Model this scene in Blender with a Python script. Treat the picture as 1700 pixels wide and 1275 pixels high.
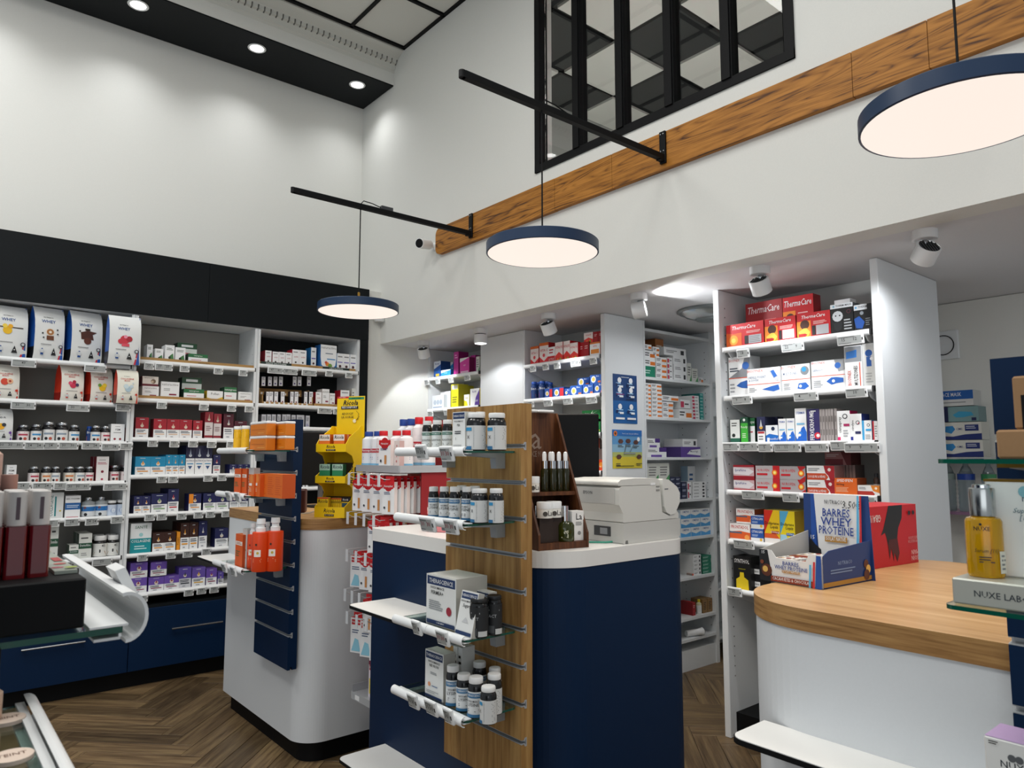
import bpy, bmesh, math, random
from mathutils import Vector, Matrix
from math import sin, cos, pi, radians
random.seed(7)
S = bpy.context.scene; COLL = S.collection
for o in list(bpy.data.objects): bpy.data.objects.remove(o)
# ------------------------------------------------------------------ camera
CAMZ = 1.45; AZ = radians(50.06); PIT = radians(5.664); FPX = 1195.0
cd = bpy.data.cameras.new('camera'); cam = bpy.data.objects.new('camera', cd); COLL.objects.link(cam)
cam.location = (0, 0, CAMZ); cam.rotation_euler = (pi/2 + PIT, 0, AZ - pi/2)
cd.sensor_width = 36; cd.lens = 36*FPX/1700; cd.clip_start = .02
cd.dof.use_dof = True; cd.dof.focus_distance = 3.6; cd.dof.aperture_fstop = 13
S.camera = cam
# ------------------------------------------------------------------ world, exposure
S.view_settings.view_transform = 'Standard'; S.view_settings.look = 'None'
S.view_settings.gamma = 1; S.view_settings.use_curve_mapping = False; S.view_settings.exposure = 0.12
W = bpy.data.worlds.new('world'); S.world = W; W.use_nodes = True
W.node_tree.nodes['Background'].inputs[0].default_value = (.86, .93, 1, 1)
W.node_tree.nodes['Background'].inputs[1].default_value = .42
def lamp(name, kind, loc, power, col=(1, 1, 1), rot=(0, 0, 0), **k):
    d = bpy.data.lights.new(name, kind); d.energy = power; d.color = col
    for a, b in k.items(): setattr(d, a, b)
    o = bpy.data.objects.new(name, d); COLL.objects.link(o); o.location = loc; o.rotation_euler = rot
    return o
# ceiling panel lights of the sales room (behind and above the visitor)
for lx, ly in ((-.6, 1.2), (-.6, 3.4), (1.0, -.6), (1.1, 2.0)):
    lamp('ceiling_panel_light', 'AREA', (lx, ly, 4.68), (40 if lx < 0 else 22)+(14 if ly > 3 else 0), (1, .985, .95), shape='RECTANGLE', size=1.1, size_y=1.1)
# shop window daylight from behind the visitor
lamp('shop_window_light', 'AREA', (-2.2, -1.6, 1.7), 28, (.9, .95, 1), (radians(90), 0, radians(-52)), shape='RECTANGLE', size=3.0, size_y=2.2)
# ------------------------------------------------------------------ pixel helpers (photo frame 1700x1275 -> point on a real plane)
CF = Vector((cos(AZ)*cos(PIT), sin(AZ)*cos(PIT), sin(PIT))); CR = Vector((sin(AZ), -cos(AZ), 0)); CU = CR.cross(CF)
def at(x, y, ax, v):
    d = CF + CR*((x-850)/FPX) - CU*((y-637.5)/FPX); i = 'XYZ'.index(ax); o = Vector((0, 0, CAMZ))
    return o + d*((v-o[i])/d[i])
# ------------------------------------------------------------------ materials
def hexc(h):
    h = h.lstrip('#'); h = ''.join(a*2 for a in h) if len(h) == 3 else h; c = [int(h[i:i+2], 16)/255 for i in (0, 2, 4)]
    return [x/12.92 if x <= .04045 else ((x+.055)/1.055)**2.4 for x in c]
MC = {}
def mat(c, rough=.5, metal=0, **k):
    key = (c, rough, metal, tuple(sorted(k.items())))
    if key in MC: return MC[key]
    m = bpy.data.materials.new('paint_'+c.strip('#')); m.use_nodes = True
    b = m.node_tree.nodes['Principled BSDF']; b.inputs['Base Color'].default_value = (*hexc(c), 1)
    b.inputs['Roughness'].default_value = rough; b.inputs['Metallic'].default_value = metal
    for a, v in k.items():
        a = {'trans': 'Transmission Weight', 'ior': 'IOR', 'emi': 'Emission Strength', 'alpha': 'Alpha', 'coat': 'Coat Weight', 'spec': 'Specular IOR Level'}[a]
        b.inputs[a].default_value = v
        if a == 'Emission Strength': b.inputs['Emission Color'].default_value = (*hexc(c), 1)
    MC[key] = m; return m
def nodes(m): return m.node_tree.nodes, m.node_tree.links, m.node_tree.nodes['Principled BSDF']
def wood(name, c1, c2, c3, axis='X', scale=1.0, rough=.42, rnd=.0, coord='Object', veins=.10, pos=(.30, .52, .74)):
    """board grain running along one axis: long fibres, faint growth rings, pores"""
    m = bpy.data.materials.new(name); m.use_nodes = True; N, L, B = nodes(m)
    tc = N.new('ShaderNodeTexCoord'); mp = N.new('ShaderNodeMapping')
    s = {'X': (1.0, 14, 14), 'Y': (14, 1.0, 14), 'Z': (14, 14, 1.0), 'XY': (1.0, 1.0, 22)}[axis]
    mp.inputs['Scale'].default_value = [v*scale for v in s]
    L.new(tc.outputs[coord], mp.inputs[0]); src = mp.outputs[0]
    if rnd:
        oi = N.new('ShaderNodeObjectInfo'); ad = N.new('ShaderNodeVectorMath'); ad.operation = 'ADD'
        mu = N.new('ShaderNodeMath'); mu.operation = 'MULTIPLY'; mu.inputs[1].default_value = 37
        L.new(oi.outputs['Random'], mu.inputs[0]); L.new(mp.outputs[0], ad.inputs[0]); L.new(mu.outputs[0], ad.inputs[1]); src = ad.outputs[0]
    n1 = N.new('ShaderNodeTexNoise'); n1.inputs['Scale'].default_value = .55; n1.inputs['Detail'].default_value = 2; n1.inputs['Distortion'].default_value = .4
    wv = N.new('ShaderNodeMath'); wv.operation = 'MULTIPLY'; wv.inputs[1].default_value = 70
    sn = N.new('ShaderNodeMath'); sn.operation = 'SINE'; pw = N.new('ShaderNodeMath'); pw.operation = 'ABSOLUTE'
    n2 = N.new('ShaderNodeTexNoise'); n2.inputs['Scale'].default_value = 3.2; n2.inputs['Detail'].default_value = 8; n2.inputs['Roughness'].default_value = .62
    L.new(src, n1.inputs[0]); L.new(src, n2.inputs[0]); L.new(n1.outputs[0], wv.inputs[0]); L.new(wv.outputs[0], sn.inputs[0]); L.new(sn.outputs[0], pw.inputs[0])
    mx = N.new('ShaderNodeMath'); mx.operation = 'MULTIPLY_ADD'; mx.inputs[1].default_value = veins; L.new(pw.outputs[0], mx.inputs[0]); L.new(n2.outputs[0], mx.inputs[2])
    r = N.new('ShaderNodeValToRGB'); r.color_ramp.elements[0].position = pos[0]; r.color_ramp.elements[1].position = pos[2]
    r.color_ramp.elements[0].color = (*hexc(c1), 1); r.color_ramp.elements[1].color = (*hexc(c3), 1)
    e = r.color_ramp.elements.new(pos[1]); e.color = (*hexc(c2), 1)
    L.new(mx.outputs[0], r.inputs[0]); out = r.outputs[0]
    if rnd:
        hs = N.new('ShaderNodeHueSaturation'); mr = N.new('ShaderNodeMapRange')
        mr.inputs[3].default_value = 1-rnd; mr.inputs[4].default_value = 1+rnd
        L.new(oi.outputs['Random'], mr.inputs[0]); L.new(mr.outputs[0], hs.inputs['Value']); L.new(out, hs.inputs['Color']); out = hs.outputs[0]
    L.new(out, B.inputs['Base Color']); B.inputs['Roughness'].default_value = rough; B.inputs['Specular IOR Level'].default_value = .35
    bp = N.new('ShaderNodeBump'); bp.inputs['Strength'].default_value = .10; bp.inputs['Distance'].default_value = .002
    L.new(mx.outputs[0], bp.inputs['Height']); L.new(bp.outputs[0], B.inputs['Normal'])
    return m
def plaster(name, c, var=.03, rough=.75, spec=.5):
    m = bpy.data.materials.new(name); m.use_nodes = True; N, L, B = nodes(m)
    n = N.new('ShaderNodeTexNoise'); n.inputs['Scale'].default_value = 160; n.inputs['Detail'].default_value = 3
    tc = N.new('ShaderNodeTexCoord'); L.new(tc.outputs['Object'], n.inputs[0])
    mx = N.new('ShaderNodeMixRGB'); a = hexc(c); mx.inputs[1].default_value = (*[v*(1-var) for v in a], 1); mx.inputs[2].default_value = (*[min(1, v*(1+var)) for v in a], 1)
    L.new(n.outputs[0], mx.inputs[0]); L.new(mx.outputs[0], B.inputs['Base Color']); B.inputs['Roughness'].default_value = rough; B.inputs['Specular IOR Level'].default_value = spec
    bp = N.new('ShaderNodeBump'); bp.inputs['Strength'].default_value = .05; bp.inputs['Distance'].default_value = .002
    L.new(n.outputs[0], bp.inputs['Height']); L.new(bp.outputs[0], B.inputs['Normal']); return m
WALL = plaster('wall_paint', '#e0e0da'); LAM = plaster('white_laminate', '#dfe2e3', .015, .4); LAMG = plaster('grey_laminate', '#b3b4b0', .02, .55)
CEIL = plaster('ceiling_tile_face', '#d9d9d2', .05, .9); DARK = plaster('anthracite_board', '#0c1114', .08, .6, .2); BACKD = plaster('charcoal_back_board', '#1b1f20', .05, .6, .2)
NAVY = plaster('navy_lacquer', '#03203f', .03, .5, .2); BLK = mat('#08090b', .6, 0, spec=.2); STEEL = mat('#b9bcbf', .25, 1); ALU = mat('#b0b3b6', .45, .35)
WPL = mat('#eef0f0', .35); WMET = mat('#dfe0e0', .4)
BEAM = wood('golden_oak', '#4c2a0c', '#96601c', '#b67a30', 'Y', 1.15, .55, .0, veins=.22, pos=(.40, .57, .80)); OAKTOP = wood('pale_oak_worktop', '#a97e50', '#c09766', '#cfa97a', 'Y', .6, .32, veins=.06)
OAKEDGE = wood('oak_edge_band', '#6d4a24', '#977043', '#b58d58', 'XY', 1.6, .45, veins=.06); OAKBRD = wood('oak_slatwall', '#6b4b27', '#98713e', '#b58f57', 'Z', .8, .55, veins=.07)
WALNUT = wood('walnut_ply', '#2c1609', '#4d2a14', '#6e4223', 'Z', 1.0, .5); FLOORW = wood('parquet_oak', '#41331f', '#66523a', '#85704f', 'X', .9, .42, .38, veins=.08)
KRAFT = plaster('kraft_card', '#a8834f', .08, .8); KRAFTB = plaster('brown_card', '#93704c', .06, .8); BRASS = mat('#b48a3c', .3, .9)
def glassm(name, tint, rough=.02):
    m = bpy.data.materials.new(name); m.use_nodes = True; N, L, B = nodes(m)
    B.inputs['Base Color'].default_value = (*tint, 1); B.inputs['Roughness'].default_value = rough
    B.inputs['Transmission Weight'].default_value = 1; B.inputs['IOR'].default_value = 1.45; return m
GLASS = glassm('clear_glass', (.80, .97, .91)); PANE = glassm('window_glass', (.93, .96, .96), 0.0); CLEARP = glassm('clear_plastic', (.94, .96, .97), .08); OIL = mat('#c98a05', .15, 0, trans=.45, ior=1.4)
GEDGE = mat('#0f5a48', .15, 0, trans=.3)
def glass_box(mb, x0, y0, z0, x1, y1, z1):
    mb.box(x0, y0, z0, x1, y1, z1, GEDGE, GEDGE, GLASS); mb.m[-1] = mb.mi(GLASS); return mb
def emis(name, col, st):
    m = bpy.data.materials.new(name); m.use_nodes = True; N, L, B = nodes(m)
    B.inputs['Base Color'].default_value = (.03, .03, .03, 1); B.inputs['Emission Color'].default_value = (*col, 1); B.inputs['Emission Strength'].default_value = st; return m
PENDE = emis('pendant_diffuser_glow', (1, .87, .775), .90); LEDE = emis('led_glow', (1, .99, .97), 6)
# ------------------------------------------------------------------ mesh builder
TXT = {}
def txt(s, bold=0, shear=0):
    k = (s, bold, shear)
    if k in TXT: return TXT[k]
    c = bpy.data.curves.new('t', 'FONT'); c.body = s; c.resolution_u = 1; c.offset = .005*bold; c.shear = shear; c.align_x = 'CENTER'
    o = bpy.data.objects.new('t', c); me = bpy.data.meshes.new_from_object(o)
    vs = [(v.co.x, v.co.y) for v in me.vertices]; fs = [tuple(p.vertices) for p in me.polygons]
    bpy.data.objects.remove(o); bpy.data.curves.remove(c); bpy.data.meshes.remove(me)
    if not vs: print('EMPTY TEXT', repr(s)); TXT[k] = ([], [], 1); return TXT[k]
    x0 = min(v[0] for v in vs); x1 = max(v[0] for v in vs)
    vs = [((x-(x0+x1)/2)/.7, y/.7) for x, y in vs]
    TXT[k] = (vs, fs, (x1-x0)/.7); return TXT[k]
class MB:
    def __init__(s): s.v = []; s.f = []; s.m = []; s.mats = []; s.sm = []
    def mi(s, m):
        if isinstance(m, str): m = mat(m)
        if m not in s.mats: s.mats.append(m)
        return s.mats.index(m)
    def add(s, vs, fs, m, smooth=False):
        o = len(s.v); s.v += [tuple(v) for v in vs]; i = s.mi(m)
        for f in fs: s.f.append(tuple(a+o for a in f)); s.m.append(i); s.sm.append(smooth)
        return s
    def box(s, x0, y0, z0, x1, y1, z1, m, side=None, top=None, M=None):
        vs = [(x0, y0, z0), (x1, y0, z0), (x1, y1, z0), (x0, y1, z0), (x0, y0, z1), (x1, y0, z1), (x1, y1, z1), (x0, y1, z1)]
        if M: vs = [tuple(M @ Vector(v)) for v in vs]
        s.add(vs, [(0, 1, 5, 4)], m); o = len(s.v)-8
        for f, q in (((1, 2, 6, 5), side), ((2, 3, 7, 6), None), ((3, 0, 4, 7), side), ((4, 5, 6, 7), top), ((3, 2, 1, 0), None)):
            s.f.append(tuple(a+o for a in f)); s.m.append(s.mi(q if q else m)); s.sm.append(False)
        return s
    def bbox(s, x0, y0, z0, x1, y1, z1, m, r=.004):      # box with eased edges: chamfered along z and top
        p = [(x0+r, y0), (x1-r, y0), (x1, y0+r), (x1, y1-r), (x1-r, y1), (x0+r, y1), (x0, y1-r), (x0, y0+r)]
        q = [(min(max(x, x0+r), x1-r), min(max(y, y0+r), y1-r)) for x, y in p]
        rings = [[(x, y, z0) for x, y in q], [(x, y, z0+r) for x, y in p], [(x, y, z1-r) for x, y in p], [(x, y, z1) for x, y in q]]
        return s.rings(rings, m, caps=True)
    def rings(s, R, m, caps=False, smooth=False):
        n = len(R[0]); vs = [v for r in R for v in r]; fs = []
        for k in range(len(R)-1):
            for i in range(n): fs.append((k*n+i, k*n+(i+1) % n, (k+1)*n+(i+1) % n, (k+1)*n+i))
        s.add(vs, fs, m, smooth)
        if caps:
            s.add(R[0], [tuple(range(n))[::-1]], m); s.add(R[-1], [tuple(range(n))], m)
        return s
    def prism(s, poly, z0, z1, m, top=None):
        n = len(poly); vs = [(x, y, z0) for x, y in poly]+[(x, y, z1) for x, y in poly]
        s.add(vs, [(i, (i+1) % n, n+(i+1) % n, n+i) for i in range(n)], m)
        s.add([(x, y, z1) for x, y in poly], [tuple(range(n))], top or m); s.add([(x, y, z0) for x, y in poly], [tuple(range(n))[::-1]], (top or m) if m == GEDGE else m); return s
    def ext(s, poly, a, b, m, axis='X'):                 # polygon in the plane across an axis, extruded a..b
        f = {'X': lambda t, p: (t, p[0], p[1]), 'Y': lambda t, p: (p[0], t, p[1])}[axis]
        A = [f(a, p) for p in poly]; B2 = [f(b, p) for p in poly]; return s.rings([A, B2], m, caps=True)
    def lathe(s, prof, m, c=(0, 0, 0), n=14, caps=True, M=None):
        R = []
        for r, z in prof:
            ring = [(c[0]+r*cos(2*pi*i/n), c[1]+r*sin(2*pi*i/n), c[2]+z) for i in range(n)]
            if M: ring = [tuple(M @ Vector(v)) for v in ring]
            R.append(ring)
        s.rings(R, m, smooth=True)
        if caps: s.add(R[0], [tuple(range(n))[::-1]], m); s.add(R[-1], [tuple(range(n))], m)
        return s
    def tube(s, pts, r, m, n=8):
        pts = [Vector(p) for p in pts]; R = []
        for i, p in enumerate(pts):
            d = (pts[min(i+1, len(pts)-1)]-pts[max(i-1, 0)]).normalized()
            a = d.cross(Vector((0, 0, 1)));
            if a.length < .1: a = d.cross(Vector((1, 0, 0)))
            a.normalize(); b = a.cross(d)
            R.append([tuple(p+a*(r*cos(2*pi*k/n))+b*(r*sin(2*pi*k/n))) for k in range(n)])
        s.rings(R, m, smooth=True); s.add(R[0], [tuple(range(n))], m); s.add(R[-1], [tuple(range(n))[::-1]], m); return s
    def prints(s, spec, w, h, fm, arc=1.0):
        """flat print laid on a face; fm(u,v,layer) gives the point, u and v in metres from the bottom centre"""
        for k, q in enumerate(spec):
            t = q[0]; ly = k+1
            if t == 'r':
                _, a, b, c, d, col = q; nx = max(1, int((c-a)*arc*6)) if arc != 1.0 else 1; ny = 4 if arc == 9 else 1
                if arc == 9: nx = 1
                vs = [fm((a+(c-a)*i/nx-.5)*w, (b+(d-b)*j/ny)*h, ly) for j in range(ny+1) for i in range(nx+1)]
                s.add(vs, [(j*(nx+1)+i, j*(nx+1)+i+1, (j+1)*(nx+1)+i+1, (j+1)*(nx+1)+i) for j in range(ny) for i in range(nx)], col)
            elif t == 'd':
                _, cx, cy, r, col = q; r *= w
                s.add([fm((cx-.5)*w+r*cos(2*pi*i/12), cy*h+r*sin(2*pi*i/12), ly) for i in range(12)], [tuple(range(12))], col)
            elif t == 'p':
                s.add([fm((x-.5)*w, y*h, ly) for x, y in q[1]], [tuple(range(len(q[1])))], q[2])
            elif t == 'l':
                _, a, b, c, d, n, col = q
                for i in range(n):
                    y = d-(d-b)*(i+.5)/n; e = c-(c-a)*random.random()*.35; dh = (d-b)/n*.22
                    s.add([fm((a-.5)*w, (y-dh)*h, ly), fm((e-.5)*w, (y-dh)*h, ly), fm((e-.5)*w, (y+dh)*h, ly), fm((a-.5)*w, (y+dh)*h, ly)], [(0, 1, 2, 3)], col)
            elif t in 'tv':
                _, cx, cy, sz, st, col = q[:6]; bold = q[6] if len(q) > 6 else 1; sh = q[7] if len(q) > 7 else 0; mw = q[8] if len(q) > 8 else .92
                vs, fs, tw = txt(st, bold, sh); sc = sz*h if t == 't' else sz*w
                lim = mw*(w if t == 't' else h); sx = min(sc, lim/tw)
                if t == 't': P = [fm((cx-.5)*w+x*sx, cy*h+(y-.35)*sc, ly) for x, y in vs]
                else: P = [fm((cx-.5)*w-(y-.35)*sc, cy*h+x*sx, ly) for x, y in vs]
                s.add(P, fs, col)
        return s
    def mesh(s, name):
        me = bpy.data.meshes.new(name); me.from_pydata(s.v, [], s.f)
        for m in s.mats: me.materials.append(m)
        me.polygons.foreach_set('material_index', s.m); me.polygons.foreach_set('use_smooth', s.sm); me.update()
        if any(s.sm): me.set_sharp_from_angle(angle=radians(38))
        return me
    def build(s, name, parent=None, loc=None, rot=None):
        return obj(name, s.mesh(name), parent, loc, rot)
def obj(name, me, parent=None, loc=None, rot=None):
    o = bpy.data.objects.new(name, me); COLL.objects.link(o)
    if parent: o.parent = parent
    if loc is not None: o.location = loc
    if rot is not None: o.rotation_euler = rot
    return o
def bev(o, w=.004, seg=2):
    m = o.modifiers.new('bevel', 'BEVEL'); m.width = w; m.segments = seg; m.limit_method = 'ANGLE'; m.angle_limit = radians(40); return o
def tag(o, label, cat, group=None):
    o['label'] = label; o['category'] = cat
    if group: o['group'] = group
    return o
def thing(name, label, cat, loc=(0, 0, 0), rot=0, group=None):
    o = bpy.data.objects.new(name, None); COLL.objects.link(o); o.empty_display_size = .05
    o.location = loc; o.rotation_euler = (0, 0, rot); return tag(o, label, cat, group)
def struct(o): o['kind'] = 'structure'; return o
def rr(x0, y0, x1, y1, r):                               # rounded rectangle, r = four radii from (x0,y0) counter-clockwise
    P = []
    for (cx, cy, a0), q in zip(((x0, y0, 180), (x1, y0, 270), (x1, y1, 0), (x0, y1, 90)), r):
        if q <= 0: P.append((cx, cy)); continue
        ox = cx+q if cx == x0 else cx-q; oy = cy+q if cy == y0 else cy-q
        for i in range(17):
            a = radians(a0+90*i/16); P.append((ox+q*cos(a), oy+q*sin(a)))
    return P
# ------------------------------------------------------------------ frames of shelves: u runs to the viewer's right, dep into the shelf
class Frame:
    def __init__(s, ax, v): s.ax = ax; s.v = v; s.rot = 0 if ax == 'Y' else -pi/2
    def uz(s, x, y, dep=0):
        p = at(x, y, s.ax, s.v+dep); return (p.x if s.ax == 'Y' else -p.y), p.z
    def rnd(s, x0, x1, y, dep):      # upright cylinder seen between x0 and x1: centre u, diameter
        w = .05
        for _ in range(4):
            p = at((x0+x1)/2, y, s.ax, s.v+dep+w/2); w = (x1-x0)/FPX*((p-Vector((0, 0, CAMZ))).dot(CF))
        return (p.x if s.ax == 'Y' else -p.y), w, p.z
    def pt(s, u, dep, z): return Vector((u, s.v+dep, z)) if s.ax == 'Y' else Vector((s.v+dep, -u, z))
FA = Frame('Y', 5.10); FB = Frame('X', 3.355); FP = Frame('Y', 3.08)
ORD = ['first', 'second', 'third', 'fourth', 'fifth', 'sixth', 'seventh', 'eighth', 'ninth', 'tenth', 'eleventh', 'twelfth', 'thirteenth', 'fourteenth', 'fifteenth', 'sixteenth']+['%dth' % i for i in range(17, 30)]
NUM = ['one', 'two', 'three', 'four', 'five', 'six', 'seven', 'eight', 'nine', 'ten', 'eleven', 'twelve', 'thirteen', 'fourteen', 'fifteen', 'sixteen']+[str(i) for i in range(17, 30)]
REG = {}
def reg(o, desc, place, cat, key, how='from left'):
    REG.setdefault((desc, place, how), []).append((key, o, cat))
def finish_labels():
    for (desc, place, how), L in REG.items():
        L.sort(key=lambda t: t[0]); n = len(L)
        for i, (k, o, cat) in enumerate(L):
            o['category'] = cat
            o['label'] = f'{desc} {place}' if n == 1 else f'{desc}, {ORD[i]} {how} {place}'
            o['group'] = f'{cat} items {place}'
# ================================================================== the room
XB = 2.902; ZL = 2.352
def herring():
    """45 degree herringbone: planks as parts of the floor, the nearest 300 in view one by one, the rest joined"""
    fl = MB().box(-1.2, -1.2, -.08, 5.9, 5.55, -.014, '#1d1712').build('floor'); struct(fl)
    L, Wd = .60, .12; P = []; c = cos(pi/4)
    # in plank space (a,b): horizontal plank at (i*W + k*2L?, i*W); vertical plank beside its end
    for k in range(-14, 15):
        for i in range(-70, 70):
            a = i*Wd + k*2*L; b = i*Wd
            for vert in (0, 1):
                if vert: x0, y0, x1, y1 = a-Wd, b, a, b+L
                else: x0, y0, x1, y1 = a, b, a+L, b+Wd
                # the lattice repeats every 2L along a; columns interlock
                ca, cb = (x0+x1)/2, (y0+y1)/2
                X = (ca-cb)*c + 1.2; Y = (ca+cb)*c + 2.4
                if -1.1 < X < 5.8 and -1.1 < Y < 5.45: P.append((X, Y, pi/4+(pi/2 if vert else 0)))
    seen = {}
    for p in P: seen[(round(p[0], 3), round(p[1], 3), round(p[2], 2))] = p
    P = list(seen.values())
    def vis(p):
        x, y = p[0], p[1]
        if y > 5.2 or x < -.1: return 9+abs(x)
        if .3 < x < 1.56 and 2.4 < y < 5.2: return 0+abs(y-4)*.1
        if 2.2 < x < 4.6 and 1.0 < y < 3.1: return 1+abs(x-3)*.1
        return 3+math.hypot(x-1.2, y-3)
    P.sort(key=vis)
    g = .0012; mb = MB(); mb.bbox(-L/2+g, -Wd/2+g, -.014, L/2-g, Wd/2-g, 0, FLOORW, .0015); me = mb.mesh('plank')
    for p in P[:300]: obj('plank', me, fl, (p[0], p[1], random.uniform(-.0006, 0)), (0, 0, p[2]))
    rest = MB()
    for p in P[300:]:
        rest.box(-L/2+g, -Wd/2+g, -.014, L/2-g, Wd/2-g, -.0005, FLOORW, M=Matrix.Translation((p[0], p[1], 0)) @ Matrix.Rotation(p[2], 4, 'Z'))
    o = rest.build('parquet', fl); o['kind'] = 'stuff'
herring()
# wall A (left, carries the shelving): white wall above, ledge over the units, side return right of the units
struct(MB().box(-1.2, 5.514, 2.6, XB+.1, 5.62, 4.9, WALL).box(-1.2, 5.50, 0, 2.78, 5.62, 2.6, WALL).box(2.78, 5.14, 0, XB+.02, 5.62, 2.78, WALL)
       .box(XB+.02, 5.14, 0, 5.9, 5.26, ZL, WALL).build('wall_left'))
# wall B (right, with the interior window) standing on the lowered ceiling
wy0, wy1, wz0, wz1 = 1.514, 3.232, 3.197, 4.62
w = MB()
w.box(XB, -1.2, ZL, XB+.14, 5.514, wz0, WALL).box(XB, -1.2, wz0, XB+.14, wy0, 4.9, WALL).box(XB, wy1, wz0, XB+.14, 5.514, 4.9, WALL).box(XB, wy0, wz1, XB+.14, wy1, 4.9, WALL)
struct(w.build('wall_right'))
struct(MB().box(XB+.14, -1.2, ZL, 5.9, 5.6, ZL+.2, plaster('low_ceiling_paint', '#d6d5d6')).build('ceiling_low'))
struct(MB().box(5.45, -1.2, 0, 5.6, 5.14, ZL, LAM).build('wall_back'))
# high ceiling: dark grid, white tiles
ce = struct(MB().box(-1.2, -1.2, 4.765, XB, 4.83, 4.9, CEIL).box(-1.2, 4.83, 4.765, XB, 5.62, 4.9, WALL).build('ceiling'))
tile = MB().bbox(-.27, -.27, -.012, .27, .27, 0, CEIL, .003).mesh('ceiling_tile')
tilec = MB().bbox(-.222, -.27, -.012, .222, .27, 0, CEIL, .003).mesh('ceiling_tile')
for j in range(10):
    y = 4.535-.57*j; obj('ceiling_tile', tilec, ce, (2.66, y, 4.762))
    for i in range(7): obj('ceiling_tile', tile, ce, (2.145-.57*i, y, 4.762))
g = MB()
for j in range(11): y = 4.82-.57*j; g.box(-1.2, y-.012, 4.735, XB, y+.012, 4.765, BLK)
for x in [XB-.012, 2.42]+[1.86-.57*i for i in range(6)]: g.box(x-.012, -1.2, 4.735, x+.012, 4.832, 4.765, BLK)
g.build('ceiling_grid', ce)
# cornice with dentils over wall A, soffit with dark underside
co = MB(); prof = [(4.99, 4.60), (4.985, 4.62), (4.975, 4.625), (4.965, 4.66), (4.93, 4.70), (4.88, 4.72), (4.85, 4.735), (4.845, 4.77), (5.05, 4.77), (5.05, 4.60)]
co.ext(prof, -1.2, XB, plaster('cornice_plaster', '#d2d2ca'), 'X'); co = struct(co.build('trim_1'))
de = MB(); x = -1.1
while x < XB-.03:
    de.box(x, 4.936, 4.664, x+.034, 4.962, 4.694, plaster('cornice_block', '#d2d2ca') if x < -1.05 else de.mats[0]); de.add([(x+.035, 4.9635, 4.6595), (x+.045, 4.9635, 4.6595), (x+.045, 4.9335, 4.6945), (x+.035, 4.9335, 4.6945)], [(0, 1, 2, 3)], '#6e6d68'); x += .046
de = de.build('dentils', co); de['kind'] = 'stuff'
so = struct(MB().box(-1.2, 4.99, 4.50, XB, 5.514, 4.62, WALL).build('trim_2'))
MB().box(-1.2, 4.992, 4.490, XB-.005, 5.505, 4.50, DARK).build('soffit_board', so)
for i, x in enumerate((-.62, .20, 1.012, 1.822, 2.654)):
    d = thing('downlight', '', 'downlight', (x, 5.155, 4.490)); reg(d, 'round white downlight glowing', 'in the dark soffit', 'downlight', x)
    r_ = MB(); r_.lathe([(.062, 0), (.066, -.004), (.060, -.008), (.050, -.006), (.048, 0)], WPL, n=28, caps=False); r_.build('trim_ring', d)
    MB().lathe([(.0495, -.001), (.0495, -.003)], LEDE, n=24).build('lens', d)
    lamp('downlight_beam', 'SPOT', (x, 5.155, 4.478), (24 if x < 2.5 else 17), (.97, .98, 1), (radians(-2), 0, 0), spot_size=radians(130), spot_blend=1.0, shadow_soft_size=.05)
# mezzanine behind the interior window
mz = struct(MB().box(XB+.14, -1.2, 2.56, 5.9, 5.6, 2.6, LAMG).box(5.75, -1.2, 2.6, 5.9, 5.6, 4.85, LAMG).box(XB+.14, 4.75, 2.6, 5.9, 4.9, 4.85, LAMG).box(XB+.14, -.9, 2.6, 5.9, -.8, 4.85, LAMG)
       .box(XB+.14, -1.2, 4.80, 5.9, 5.6, 4.9, BLK).build('mezzanine_room'))
whit = CEIL; dk = mat('#101416', .8)
for ix in range(5):
    for iy in range(9):
        X = 3.19+.665*ix-.2; Y = 4.245-.612*iy+.306
        wt = (ix+iy) % 2 == (1 if 1 else 0)
        x0, x1 = 3.50+.665*(ix-1), 4.13+.665*(ix-1); y1 = 4.245-.615*(iy-1)+.02; y0 = y1-.575
        m_ = whit if (ix+iy) % 2 == 1 else dk
        x0 = max(x0, XB+.16); x1 = min(x1, 5.7); y1 = min(y1, 4.74)
        if x1-x0 > .05 and y1-y0 > .05: MB().box(x0, y0, 4.752, x1, y1, 4.775, m_).build('ceiling_tile', mz)
lamp('mezzanine_fill', 'POINT', (4.3, 2.3, 2.85), 34, (1, 1, .96), shadow_soft_size=.15)  # added fill lamps, unseen below the window, to brighten the ceiling tiles
lamp('mezzanine_fill', 'POINT', (4.2, 4.0, 2.85), 14, (1, 1, .96), shadow_soft_size=.15)
pk = MB(); pk.box(4.62, 2.05, 2.6, 5.3, 2.45, 4.15, mat('#c9306f', .6)); tag(pk.build('pink_cabinet'), 'bright pink cabinet seen through the upper window', 'cabinet')
# the window: frame, mullions, panes
wi = struct(MB().box(XB-.012, wy0, wz0, XB+.06, wy1, wz0+.045, BLK).box(XB-.012, wy0, wz1-.045, XB+.06, wy1, wz1, BLK)
            .box(XB-.0125, wy0, wz0, XB+.06, wy0+.045, wz1, BLK).box(XB-.0125, wy1-.045, wz0, XB+.06, wy1, wz1, BLK).build('window_1'))
ms = [wy1-.045]+[2.864, 2.527, 2.194, 1.855]+[wy0+.045]
mm = MB().box(-.022, -.024, wz0+.04, .06, .024, wz1-.04, BLK).box(-.012, -.030, wz0+.04, .0, .030, wz1-.04, BLK).mesh('mullion')
for y in ms[1:5]: obj('mullion', mm, wi, (XB, y, 0))
for a, b in zip(ms[:-1], ms[1:]): MB().box(XB+.02, b+.02, wz0+.03, XB+.026, a-.02, wz1-.03, PANE).build('pane', wi)
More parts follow.
